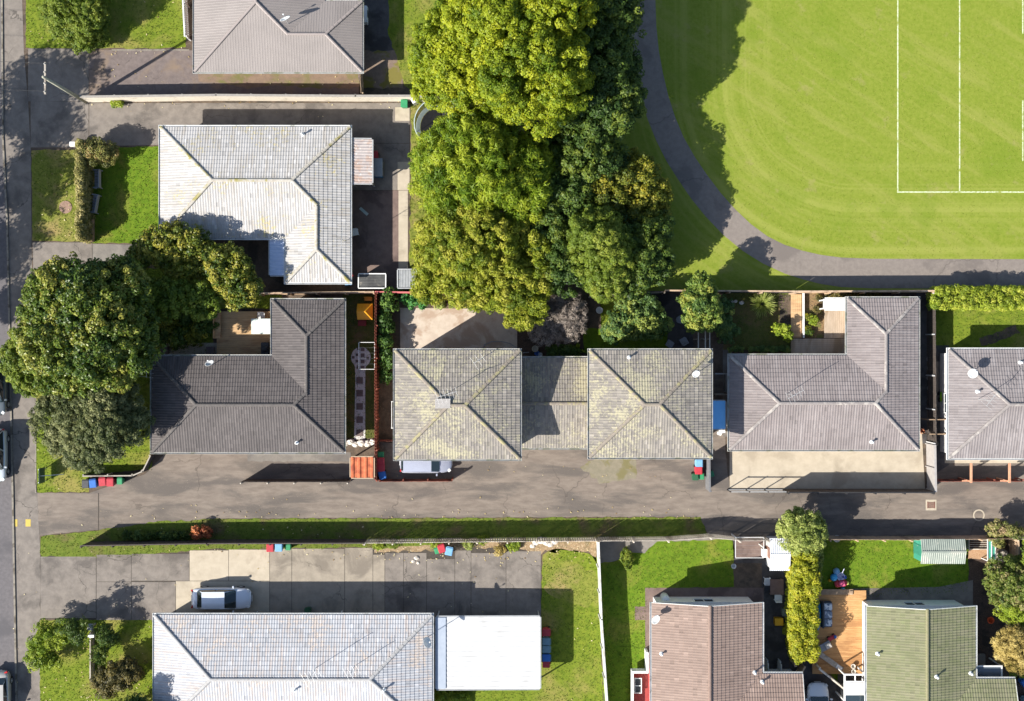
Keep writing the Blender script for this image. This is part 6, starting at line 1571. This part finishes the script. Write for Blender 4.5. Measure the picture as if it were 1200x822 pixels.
# pebble path pavers
m_slab = M('brown_paver', (.11,.085,.080), (.15,.115,.105), 3, bump=.2)
for i, yy in enumerate((446,461,476.5,492,507.5)):
    c = P(421.5,yy); simple('square_paver', ['topmost','second','middle','fourth','lowest'][i]+' large square brown paver of the pebble path', 'paver', MB().cbox((c[0],c[1],.035),(.52,.52,.045)), m_slab, .006, 'large pavers of the pebble path')
k = 0
for xx,yy in ((420,409),(425,409.5),(418.5,416),(425,416.5),(418.5,423.5),(425,424),(419.5,431),(425,431.5),(414,419),(431,420)):
    c = P(xx,yy); k += 1; big = .3 if xx in (425,) else .2
    simple('small_paver', 'small square paver set in the round end of the pebble path', 'paver', MB().cbox((c[0],c[1],.035),(big,big,.045)), m_slab, .004, 'small pavers in the round end of the pebble path')
m_rock = M('white_boulder', (.60,.56,.50), (.48,.44,.38), 5, (.30,.26,.21), 2, bump=.5)
def rock(px, r, label, group, mat=m_rock):
    c = P(*px); mb = MB(); vs, fs = [], []; n, k = 9, 5
    for i in range(k+1):
        for j in range(n):
            th = PI*i/k; a = 2*PI*j/n; q = r*random.uniform(.82,1.15); vs.append((c[0]+q*math.sin(th)*math.cos(a),c[1]+q*.85*math.sin(th)*math.sin(a),max(-.02,r*.25+q*.6*math.cos(th))))
    for i in range(k):
        for j in range(n): fs.append((i*n+j,(i+1)*n+j,(i+1)*n+(j+1)%n,i*n+(j+1)%n))
    mb.add(vs,fs); simple('boulder', label, 'rock', mb, mat, 0, group)
for x,y,rr in ((405,520,.3),(411,518,.34),(417,520.5,.3),(424,519,.36),(431,520,.32),(437,518.5,.33)): rock((x,y),rr,'white boulder in the row at the foot of the pebble path','white boulders at the foot of the pebble path')
for x,y,rr in ((628,636,.28),(634,633.5,.34),(640,636,.3),(645,638,.26),(650,635,.26),(624,640,.22)): rock((x,y),rr,'whitish rock in the heap at the end of the dry bed','whitish rocks heaped in the dry bed')
for x,y,rr in ((488,654,.2),(484,658,.15),(490,660,.14)): rock((x,y),rr,'pale stone on the stained slabs below the dry bed','pale stones on the stained slabs')
for x,y,rr in ((857,354,.18),(862,353.5,.15),(869,355,.2),(740,347,.34),(748,350,.28),(765,350,.24),(733,346,.22)): rock((x,y),rr,'pale stone among the shrubs near the park fence','pale stones near the park fence', M('tan_stone', (.42,.30,.20), (.34,.25,.17), 5) if rr > .25 else m_rock)
# hose, tub, lamp things behind the duplex
mb = MB(); hp = [(564,412),(568,404),(576,400.5),(588,400.5),(598,403),(606,409),(612,414),(620,413)]; pts = [(*P(*q)[:2],.04) for q in hp]
sm = []
for i in range(len(pts)-1):
    for u in (0,.33,.66): sm.append(tuple(a+(b-a)*u for a,b in zip(pts[i],pts[i+1])))
simple('garden_hose', 'grey garden hose curling over the bark behind the duplex', 'hose', MB().tube(sm+[pts[-1]],.035,6), M('grey_hose', (.24,.25,.27), (.2,.21,.22), 5))
simple('plant_tub', 'round beige tub on the bark behind the duplex link', 'tub', MB().lathe([(.16,0),(.24,.4),(.26,.42),(.2,.42),(.17,.3),(.02,.28)],P(627,409),16), M('beige_tub', (.40,.36,.27), (.33,.3,.22), 5))
simple('blue_bucket', 'blue bucket beside the beige tub', 'bucket', MB().lathe([(.15,0),(.2,.34),(.17,.34),(.12,.03)],P(629,414),14), bm_blue)
simple('white_pot', 'white pot on the shaded lawn left of the bluish shrub', 'pot', MB().lathe([(.14,0),(.24,.4),(.27,.42),(.22,.42),(.15,.1)],P(702,364),16), m_frame)
simple('white_pot', 'small white pot by the wall under the duplex link', 'pot', MB().lathe([(.1,0),(.17,.3),(.14,.3),(.1,.05)],P(633,416),14), m_frame)
for i, x in enumerate((813,821,826)):
    c = P(x,398); q = P(x+.3,418); simple('timber_pole', ['left','middle','right'][i]+' of the three poles standing at the back of the right duplex unit', 'pole', MB().tube([(c[0],c[1],0),(c[0],c[1],2.2)],.05,7).beam((c[0],c[1]+.6,2.2),(c[0],c[1]-1.3,2.2),.08,.08), m_fence_grey, 0, 'poles behind the right duplex unit')
r = thing('raised_bed', 'timber edged raised bed at the top edge of the patio', 'raised bed', P(522,352)); x,y,_ = r.location
for a,b,c,d in ((-1.0,1.0,-.5,-.42),(-1.0,1.0,.42,.5),(-1.0,-.92,-.418,.418),(.92,1.0,-.418,.418)): MB().box(x+a,x+b,y+c,y+d,0,.35).build('plank', m_timber, r)
MB().box(x-.915,x+.915,y-.415,y+.415,0,.28).build('soil', m_bark, r)
# dark deck clutter beside the charcoal house
table('glass topped outdoor table on the honey coloured deck', (309,383), 0, (1.5,1.2), M('pale_glass_top', (.55,.60,.57), (.48,.54,.50), 3, rough=.2), h=1.02)
chair('white chair above the glass topped table on the honey deck', (308,371), -PI/2, m_frame)
for i,(a,b,c,d) in enumerate(((254.5,367,262,398),)):
    p, q = P(a,d,.7), P(b+0,0,.7); r = thing('deck_bench', 'timber bench along the left edge of the honey deck', 'bench', (*P(258,382)[:2],0)); x,y,_ = r.location
    MB().box(x-.22,x+.22,y-1.0,y+1.0,.72,.78).build('seat', m_deck_t, r); MB().box(x-.27,x-.225,y-1.0,y+1.0,.5,1.15).build('backrest', m_deck_t, r)
    for s in (-.8,.8): MB().box(x-.18,x+.18,y+s-.04,y+s+.04,.3,.718).build('leg', m_deck_t, r)
simple('barbecue', 'black covered barbecue on the honey deck by the charcoal roof', 'barbecue', MB().cbox((*P(314,409)[:2],.75),(.6,1.0,.85)).lathe([(.28,1.18),(.24,1.3),(.05,1.36)],P(314,409),14), m_black, .04)
for i,x in enumerate((195,248)):
    c = P(x,411); simple('planter_box', ['dark','dark grey'][i]+' square planter at the '+['left','right']['x'=='x' and i]+' end of the pale strip by the charcoal house', 'planter', MB().frustum((c[0],c[1],0),(.5,.5),(.62,.62),.5), m_slab, .02)
# bottom left garden post
r = thing('letterbox', 'grey letterbox on a post at the top of the thin wall', 'letterbox', P(112,731)); x,y,_ = r.location
MB().box(x-.05,x+.05,y-.05,y+.05,0,1.0).build('post', m_fence_grey, r); MB().cbox((x,y,1.13),(.42,.5,.25)).build('box', m_galv, r, bevel=.03); MB().cbox((x,y-.75,.85),(.5,.22,.3)).build('parcel_box', m_frame, r, bevel=.02)
simple('letterbox', 'white letterbox at the drive end of the thin hedge', 'letterbox', MB().cbox((*P(91,172)[:2],.45),(.1,.1,.9)).cbox((*P(91,172)[:2],1.02),(.42,.36,.25)), m_frame, .015)
r = thing('sign_board', 'dark green sign board on legs with a white brace on the left verge', 'sign', P(54.5,556)); x,y,_ = r.location
MB().box(x-.02,x+.02,y-.6,y+.6,.35,1.45).build('panel', M('dark_green_paint', (.035,.085,.065), (.03,.07,.055), 4, rough=.5), r)
for s in (-.5,.5): MB().box(x-.065,x-.021,y+s-.03,y+s+.03,0,1.45).build('leg', m_frame, r)
MB().beam((x+.03,y,1.25),(x+1.35,y,.03),.05,.05).build('brace', m_frame, r)
c = P(77,243); tag(MB().lathe([(.5,0),(.5,.03),(.45,.035)],(c[0],c[1],.012),24).build('manhole_cover', M('brown_cast_iron', (.22,.14,.105), (.27,.18,.135), 6, bump=.4)), 'round brown manhole cover in the street verge', 'manhole')
c = P(1091,592); tag(MB().box(c[0]-.42,c[0]+.42,c[1]-.42,c[1]+.42,.013,.02).build('drain_surround', m_conc_l), 'pale square surround of the drain in the shared drive', 'drain')
gm2 = MB()
for k in range(7): gm2.box(c[0]-.24,c[0]+.24,c[1]-.24+k*.07,c[1]-.2+k*.07,.0205,.04)
for s in (-.27,.27): gm2.box(c[0]+s-.03,c[0]+s+.03,c[1]-.26,c[1]+.26,.0205,.042)
tag(gm2.build('drain_grate', M('rusty_grate', (.13,.06,.045), (.18,.08,.06), 6)), 'rusty square drain grate in the shared drive', 'drain')
c = P(1147,604); tag(MB().sweep([(c[0]+.36*math.cos(a*PI/14),c[1]+.36*math.sin(a*PI/14)) for a in range(28)],[(0,.012),(.1,.012),(.1,.03),(0,.03)]).build('manhole_ring', m_conc_l), 'pale round manhole ring in the shared drive at the right', 'manhole')
for i,x in enumerate((17.5,33)):
    c = P(x,613); tag(MB().box(c[0]-.2,c[0]+.2,c[1]-.28,c[1]+.28,.010,.016).build('yellow_marker', M('yellow_paving', (.52,.38,.08), (.45,.33,.08), 7)), ['yellow marker square at the kerb','yellow marker square nearer the grass strip'][i], 'marker', 'yellow markers on the footpath')
r = thing('heat_pump_unit', 'grey unit on the ground beside the right wall of the metal roofed house', 'heat pump', P(429,20)); x,y,_ = r.location
MB().cbox((x,y,.42),(.36,1.3,.8)).build('casing', m_dish, r, bevel=.02); MB().tube([(x+.185,y+.1,.45),(x+.2,y+.1,.45)],.3,20).build('fan_grille', m_darkgrey, r)
# ---- pinkish house porch
r = thing('porch', 'red floored porch with white parapet on the left of the pinkish house', 'porch', P(752,806))
a, b = P(742,900,.5), P(766,790,.5); MB().box(a[0],b[0],a[1],b[1],.4,.5).build('floor', w_red, r); MB().box(a[0]+.1,b[0],a[1],b[1]-.1,0,.398).build('base', w_red, r)
z = 1.35
for p0,p1,q0,q1 in ((740.5,742.5,787,900),(742.6,760,787,789.5),(757.5,760,765,786.9)):
    A, B = P(p0,q1,z), P(p1,q0,z); MB().box(A[0],B[0],A[1],B[1],.5 if p0 < 757 else 0,z).build('parapet', m_frame, r)
A, B = P(760.2,790,.3), P(767,766,.3); mb = MB()
for k in range(5): mb.box(A[0],B[0],A[1]+k*(B[1]-A[1])/5,A[1]+(k+1)*(B[1]-A[1])/5,0,.45-.08*k)
mb.build('steps', w_red, r)
r = thing('porch_bench', 'white framed bench on the red porch', 'bench', P(747,802,.5)); x,y = r.location.x, r.location.y
for s in (-.26,.26): MB().box(x+s-.03,x+s+.03,y-.6,y+.6,.90,.95).build('frame', m_frame, r)
for s in (-.57,0,.57): MB().box(x-.228,x+.228,y+s-.03,y+s+.03,.90,.945).build('cross_rail', m_frame, r)
MB().box(x-.225,x+.225,y-.53,y+.53,.85,.88).build('seat', m_darkgrey, r)
for sx in (-.26,.26):
    for sy in (-.5,.5): MB().box(x+sx-.03,x+sx+.03,y+sy-.03,y+sy+.03,.5,.898).build('leg', m_frame, r)
r = thing('water_tank', 'white rounded water cylinder at the top left corner of the pinkish house', 'water cylinder', P(778,699)); x,y,_ = r.location
MB().lathe([(.3,0),(.32,.1),(.32,1.3),(.22,1.42),(.04,1.45)],(x,y,0),18).build('tank', m_dish, r, smooth=True); MB().tube([(x,y,1.44),(x+.3,y-.3,1.7)],.03,6).build('pipe', m_galv, r)
table('brown square outdoor table by the white steel shed', (908,686), 0, (1.05,1.2), M('brown_table_top', (.13,.08,.065), (.17,.11,.09), 4))
chair('pale round chair left of the brown outdoor table', (898,680), 0, m_frame, 'chairs round the brown outdoor table'); chair('black chair lower left of the brown outdoor table', (898,689), .3, m_black, 'chairs round the brown outdoor table'); chair('white chair below the brown outdoor table', (910,699), PI/2, m_frame, 'chairs round the brown outdoor table')
simple('storage_box', 'bright yellow square box in the dark paved yard', 'box', MB().cbox((*P(911,727)[:2],.28),(.62,.56,.5)).cbox((*P(911,727)[:2],.55),(.7,.62,.06)), M('yellow_plastic', (.68,.36,.015), (.6,.31,.012), 4, rough=.4), .03)
simple('storage_box', 'greyish green square box above the yellow box', 'box', MB().cbox((*P(919,716)[:2],.3),(.55,.55,.55)).cbox((*P(919,716)[:2],.6),(.6,.6,.06)), M('grey_green_plastic', (.13,.15,.12), (.11,.13,.1), 4), .02)
for i,(x,y,l) in enumerate(((896.5,780,1.0),(911.5,782,1.1))):
    c = P(x,y); simple('surfboard', ['left','right'][i]+' white board standing on edge behind the wing of the pinkish house', 'board', MB().cbox((c[0],c[1],.6),(.09,l,1.2)).cbox((c[0],c[1]+l*.5+.1,.55),(.07,.2,.9)), m_dish, .03, 'white boards in the dark yard')
# ---- green house side
r = thing('outdoor_sofa', 'dark outdoor sofa with patterned cushions on the orange deck', 'sofa', P(967,719,.35)); x,y = P(967,719,.35)[:2]; zf = .35
m_pat = M('patterned_cushion', (.20,.25,.32), (.10,.13,.18), 3, (.55,.58,.6), 2.2, (.5,.55))
MB().cbox((x,y,zf+.2),(.85,2.0,.36)).build('base', m_darkgrey, r, bevel=.03)
for s in (-.62,0,.62): MB().cbox((x+.08,y+s,zf+.47),(.66,.58,.16)).build('cushion', m_pat, r, bevel=.05)
MB().cbox((x-.36,y,zf+.6),(.14,2.0,.5)).build('backrest', m_darkgrey, r, bevel=.04)
r = thing('inflatable_pool', 'blue rounded paddling pool stood along the hedge', 'paddling pool', P(955,720,.35)); x,y = P(955,720,.35)[:2]
lp = [(x+.32*math.cos(a*PI/16),y+1.15*math.sin(a*PI/16)) for a in range(32)]
MB().sweep(lp,[(0,.36),(.1,.42),(.14,.55),(.1,.68),(0,.74),(-.08,.68),(-.1,.5),(-.06,.36)]).build('rim', bin_mats('pool_blue',(.03,.27,.52)), r, smooth=True); MB().prism(offset_loop(lp,-.02),.36,.42).build('floor', bin_mats('pool_floor',(.05,.35,.6)), r)
r = thing('grey_recliner', 'grey recliner with a pale cushion low on the orange deck', 'recliner', P(965,757,.35), .5); 
MB().cbox((0,0,.3),(1.1,.6,.1)).build('seat', m_greych, r, bevel=.03, world=False); MB().cbox((-.62,0,.5),(.5,.6,.08),0,(0,.7)).build('backrest', m_greych, r, bevel=.03, world=False); MB().cbox((.3,-.05,.39),(.45,.4,.08)).build('cushion', m_rock, r, bevel=.03, world=False)
for sx in (-.45,.45):
    for sy in (-.25,.25): MB().box(sx-.03,sx+.03,sy-.03,sy+.03,0,.25).build('leg', m_steel, r, world=False)
r.location.z = .35
r = thing('toy_ride_on', 'red and navy toy on the orange deck', 'toy', (*P(974,747,.35)[:2],.35), .5)
MB().cbox((0,0,.2),(.7,.3,.16)).build('body', bm_red, r, bevel=.05, world=False); MB().cbox((.25,0,.36),(.2,.24,.16)).build('seat', bm_blue, r, bevel=.04, world=False)
for sx in (-.22,.22):
    for sy in (-.17,.17): MB().tube([(sx,sy-.03,.11),(sx,sy+.03,.11)],.11,12).build('wheel', m_tyre, r, world=False)
r = thing('deck_bench', 'slanting grey timber bench below the orange deck edge', 'bench', P(972,774), -.62)
MB().box(-1.1,1.1,-.2,.2,.42,.48).build('seat', m_fence_grey, r, world=False)
for s in (-.9,.9): MB().box(s-.04,s+.04,-.18,.18,0,.418).build('leg', m_fence_grey, r, world=False)
MB().cbox((.75,.0,.52),(.5,.3,.07)).build('cushion', m_frame, r, bevel=.02, world=False)
for i,(x,y) in enumerate(((998.5,780),(999,786))):
    c = P(x,y,.35); simple('plant_pot', ['upper','lower'][i]+' pale pot at the foot of the orange deck', 'pot', MB().lathe([(.1,0),(.17,.3),(.19,.32),(.14,.32),(.1,.1)],(c[0],c[1],.35),14), m_rock, 0, 'pale pots on the orange deck')
r = thing('sun_room', 'white framed sun room at the lower left of the green tiled house', 'sun room', P(1003,840))
A, B = P(989,905,2.4), P(1015.5,790,2.4)
for x in (A[0]+.05,B[0]-.06):
    for k in range(4): y = B[1]-.05-k*2.0; MB().box(x-.05,x+.05,y-.05,y+.05,0,2.3).build('post', m_frame, r)
fr = MB(); fr.box(A[0],A[0]+.12,A[1],B[1],2.3,2.4); fr.box(A[0]+.121,B[0],B[1]-.12,B[1],2.3,2.4); fr.box(A[0]+.121,B[0],B[1]-.62,B[1]-.55,2.3,2.4); fr.box(B[0]-.9,B[0]-.83,B[1]-.549,B[1]-.121,2.3,2.4); fr.build('roof_frame', m_frame, r)
C = P(0,815,2.4); MB().box(A[0]+.13,B[0],C[1],B[1]-.63,2.32,2.42).build('roof_panel', m_white_metal, r); MB().box(A[0]+.13,B[0],A[1],C[1]-.02,2.3,2.36).build('roof_glass', m_glass, r)
MB().box(A[0]+.2,B[0]-.1,A[1],B[1]-.2,.02,.1).build('floor', m_paver, r)
r = thing('glass_lean_to', 'glass roofed lean-to at the right valley of the green tiled house', 'lean-to', P(1158,783)); A, B = P(1144,796,2.3), P(1174.5,780,2.3)
fr = MB(); fr.box(A[0],B[0],B[1]-.1,B[1],2.25,2.35); fr.box(B[0]-.1,B[0],A[1],B[1]-.102,2.25,2.35); fr.build('roof_frame', m_frame, r); MB().box(A[0],B[0]-.102,A[1],B[1]-.102,2.26,2.31).build('roof_glass', glass_mat('grey_roof_glass', (.10,.12,.14), .1), r)
for x in (A[0]+.1,B[0]-.05): MB().box(x-.05,x+.05,B[1]-.09,B[1]-.01,0,2.249).build('post', m_frame, r)
simple('concrete_pad', 'grey slab beside the glass lean-to', 'slab', MB().box(P(1144,0)[0],P(1153,0)[0],P(0,779)[1],P(0,766)[1],0,.3), m_conc, .01)
# ---- lawn toys
def ball_toy(label, px, r, mat, z=0, name='toy_ball'): return simple(name, label, 'toy', MB().lathe([(r*math.sin(PI*k/8)+.001, r-r*math.cos(PI*k/8)) for k in range(9)],(*P(*px)[:2],z),16), mat)
ball_toy('upper light blue ball in the toy pile on the shaded lawn', (979,669), .27, bm_lblue); ball_toy('blue ball left in the toy pile on the shaded lawn', (976,676), .29, bin_mats('sky_blue',(.05,.34,.62)))
ball_toy('small yellow ball at the left foot of the toy pile', (972,680), .12, m_or)
r = thing('toy_slide_car', 'red toy car in the toy pile on the shaded lawn', 'toy', P(984,683), .15)
MB().cbox((0,0,.3),(.95,.5,.3)).build('body', bm_red, r, bevel=.1, world=False); MB().cbox((.05,.0,.5),(.45,.4,.12)).build('seat', bin_mats('toy_pink',(.6,.1,.2)), r, bevel=.04, world=False)
for sx in (-.3,.3):
    for sy in (-.24,.24): MB().tube([(sx,sy-.04,.14),(sx,sy+.04,.14)],.14,12).build('wheel', m_or, r, world=False)
simple('toy_tub', 'pale lilac tub with a white stick in the toy pile', 'toy', MB().lathe([(.2,0),(.3,.3),(.32,.32),(.26,.32),(.2,.1)],P(984,675),16).tube([(*P(984,675)[:2],.2),(*P(985,664)[:2],1.0)],.03,6), M('lilac_plastic', (.50,.52,.66), (.44,.46,.58), 4))
ball_toy('navy ball right of the lilac tub', (989,676), .17, bin_mats('navy_plastic',(.02,.06,.3))); ball_toy('light green ball at the right foot of the toy pile', (992,683), .16, bin_mats('lime_plastic',(.45,.5,.12))); ball_toy('teal ball below the toy pile', (987,690), .16, bin_mats('teal_plastic',(.08,.35,.4)))
r = thing('step_bench', 'brown timber step at the top of the orange deck', 'step', P(975,693)); x,y,_ = r.location
MB().box(x-1.5,x+1.55,y-.2,y+.22,.3,.38).build('tread', m_timber, r); MB().box(x-1.4,x+1.45,y+.1,y+.14,0,.298).build('riser', m_timber, r); MB().box(x+1.25,x+1.5,y-.19,y+.1,.381,.46).build('end_block', m_fence_tan, r)
simple('white_bowl', 'small white bowl on the shaded lawn behind the fence', 'bowl', MB().lathe([(.12,0),(.26,.18),(.28,.18),(.14,.04)],P(980,631),16), m_frame)
# teal ramp of the shed, raised bed, play house at the right
r = thing('raised_bed', 'white framed vegetable bed right of the green steel shed', 'raised bed', P(1143,636)); A, B = P(1132,643), P(1156,630)
for a,b,c,d in ((A[0],B[0],A[1],A[1]+.07),(A[0],B[0],B[1]-.07,B[1]),(A[0],A[0]+.07,A[1]+.071,B[1]-.071),(B[0]-.07,B[0],A[1]+.071,B[1]-.071)): MB().box(a,b,c,d,0,.55).build('plank', m_fence_pale, r)
MB().box(A[0]+.075,B[0]-.075,A[1]+.075,B[1]-.075,0,.4).build('soil', m_bark, r)
for k in range(4):
    y = A[1]+.2+k*.17; MB().box(A[0]+.08,B[0]-.08,y,y+.03,.401,.44).build('slat', m_fence_pale, r)
r = thing('play_tower', 'small play tower with teal panels and white rails at the right', 'play tower', P(1162,645)); A, B = P(1157,658,1.2), P(1167,632,1.2)
mb = MB()
for k in range(2): MB().box(A[0]+.06+k*.32,A[0]+.32+k*.32,A[1]+.06,B[1]-.06,1.05,1.15).build('panel', m_teal, r)
for x in (A[0],A[0]+.31,B[0]-.05): MB().box(x,x+.055,A[1]+.02,B[1]-.02,1.151,1.22).build('rail', m_frame, r)
for x in (A[0],B[0]-.06):
    for y in (A[1],B[1]-.06): MB().box(x,x+.06,y,y+.06,0,1.15).build('post', m_frame, r)
simple('bark_basket', 'round grey basket right of the play tower', 'basket', MB().lathe([(.3,0),(.45,.4),(.5,.42),(.38,.42),(.28,.1)],P(1172,650),16), m_fence_grey)
simple('toy_bucket', 'orange red bucket in the dark earth yard left of the golden conifer', 'bucket', MB().lathe([(.16,0),(.25,.34),(.28,.36),(.2,.36),(.14,.05)],P(1159,726),14), M('orange_red_plastic', (.55,.09,.03), (.48,.08,.03), 4, rough=.4))
# ---- right edge house side
r = thing('toy_tractor', 'lime green ride-on toy beside the white wall of the right edge house', 'toy', P(1103,465), PI/2); m_limep = M('lime_plastic', (.30,.62,.03), (.26,.55,.03), 4, rough=.4)
MB().cbox((0,0,.3),(.85,.38,.24)).build('body', m_limep, r, bevel=.08, world=False); MB().cbox((-.15,0,.47),(.22,.26,.12)).build('seat', m_or, r, bevel=.03, world=False)
for sx in (-.26,.26):
    for sy in (-.22,.22): MB().tube([(sx,sy-.05,.16),(sx,sy+.05,.16)],.16,14).build('wheel', m_tyre, r, world=False)
r = thing('childs_bicycle', 'small red bicycle lying left of the lime ride-on toy', 'bicycle', P(1092,467), 1.0)
for x in (-.38,.38): MB().sweep([(x+.2*math.cos(a*PI/8),.2*math.sin(a*PI/8)) for a in range(16)],[(0,.04),(.04,.04),(.04,.08),(0,.08)]).build('wheel', m_tyre, r, world=False)
MB().tube([(-.38,0,.1),(-.05,.25,.1),(.3,.22,.1),(.38,0,.1)],.025,6).tube([(-.05,.25,.1),(.0,.0,.1),(.3,.22,.1)],.02,6).build('frame', bm_red, r, world=False); MB().tube([(.25,.4,.13),(.45,.3,.1)],.018,6).build('handlebar', m_steel, r, world=False)
for i, y in enumerate((492,509)):
    a, b = P(1087.5,y,1.6), P(1109,y,1.6); r = thing('timber_crosspiece', ['upper','lower'][i]+' thin beam across the dark side yard', 'beam', (*P(1098,y)[:2],0), 0, 'beams across the dark side yard')
    MB().beam(a,b,.07,.1).build('beam', m_timber, r)
    for q in (a,b): MB().box(q[0]-.04,q[0]+.04,q[1]-.04,q[1]+.04,0,1.55).build('post', m_timber, r)
k = 0
for x,y in ((1088.5,421),(1089,432),(1088.5,443),(1090,501),(1094,505),(1091,513),(1097,520),(1089,455)):
    c = P(x,y); simple('stepping_stone', 'round pale stepping stone in the dark side yard', 'stepping stone', MB().lathe([(.2,.01),(.21,.04),(.18,.06)],c,12), m_conc, 0, 'stepping stones in the dark side yard')
simple('terracotta_pot', 'orange pot on top of the wall end by the grey brown house', 'pot', MB().lathe([(.14,0),(.2,.36),(.23,.38),(.17,.38),(.13,.1)],P(1079,505),14), M('terracotta', (.42,.17,.09), (.36,.14,.075), 5))
simple('white_bag', 'pile of white sacks below the blue tarpaulin', 'sack', MB().cbox((*P(846,505)[:2],.15),(.5,.35,.3),.2).cbox((*P(843,508)[:2],.1),(.4,.3,.2),-.3), m_dish, .06)
r = thing('gate_wall', 'reddish painted gate wall at the right end of the lime hedge', 'wall', P(1199,347)); x,y,_ = r.location
MB().box(x-.3,x+.5,y-.25,y+.25,0,1.2).build('wall', m_fence_pink, r); MB().box(x-.34,x+.54,y-.3,y+.3,1.201,1.28).build('cap', m_frame, r)
simple('teal_crate', 'teal plastic crate under the trees beside the trampoline', 'crate', MB().cbox((*P(533,140)[:2],.25),(.6,.5,.5),.3), bin_mats('teal_plastic2',(.05,.36,.30)), .04)
simple('drive_pipe', 'white downpipe bend on the drive above the pale blue roof', 'pipe', MB().tube([(*P(302,717)[:2],.1),(*P(305,717)[:2],2.0),(*P(306,724)[:2],2.45)],.06,8), m_frame)
simple('drive_pipe', 'white downpipe bend above the middle of the pale blue roof', 'pipe', MB().tube([(*P(401,716)[:2],.1),(*P(404,715)[:2],2.0),(*P(405,722)[:2],2.45)],.06,8), m_frame)
simple('garden_bag', 'dark green bag at the wall above the pale blue roof', 'bag', MB().frustum((*P(362,714)[:2],0),(.4,.4),(.5,.5),.7), bm_dkgreen, .06)
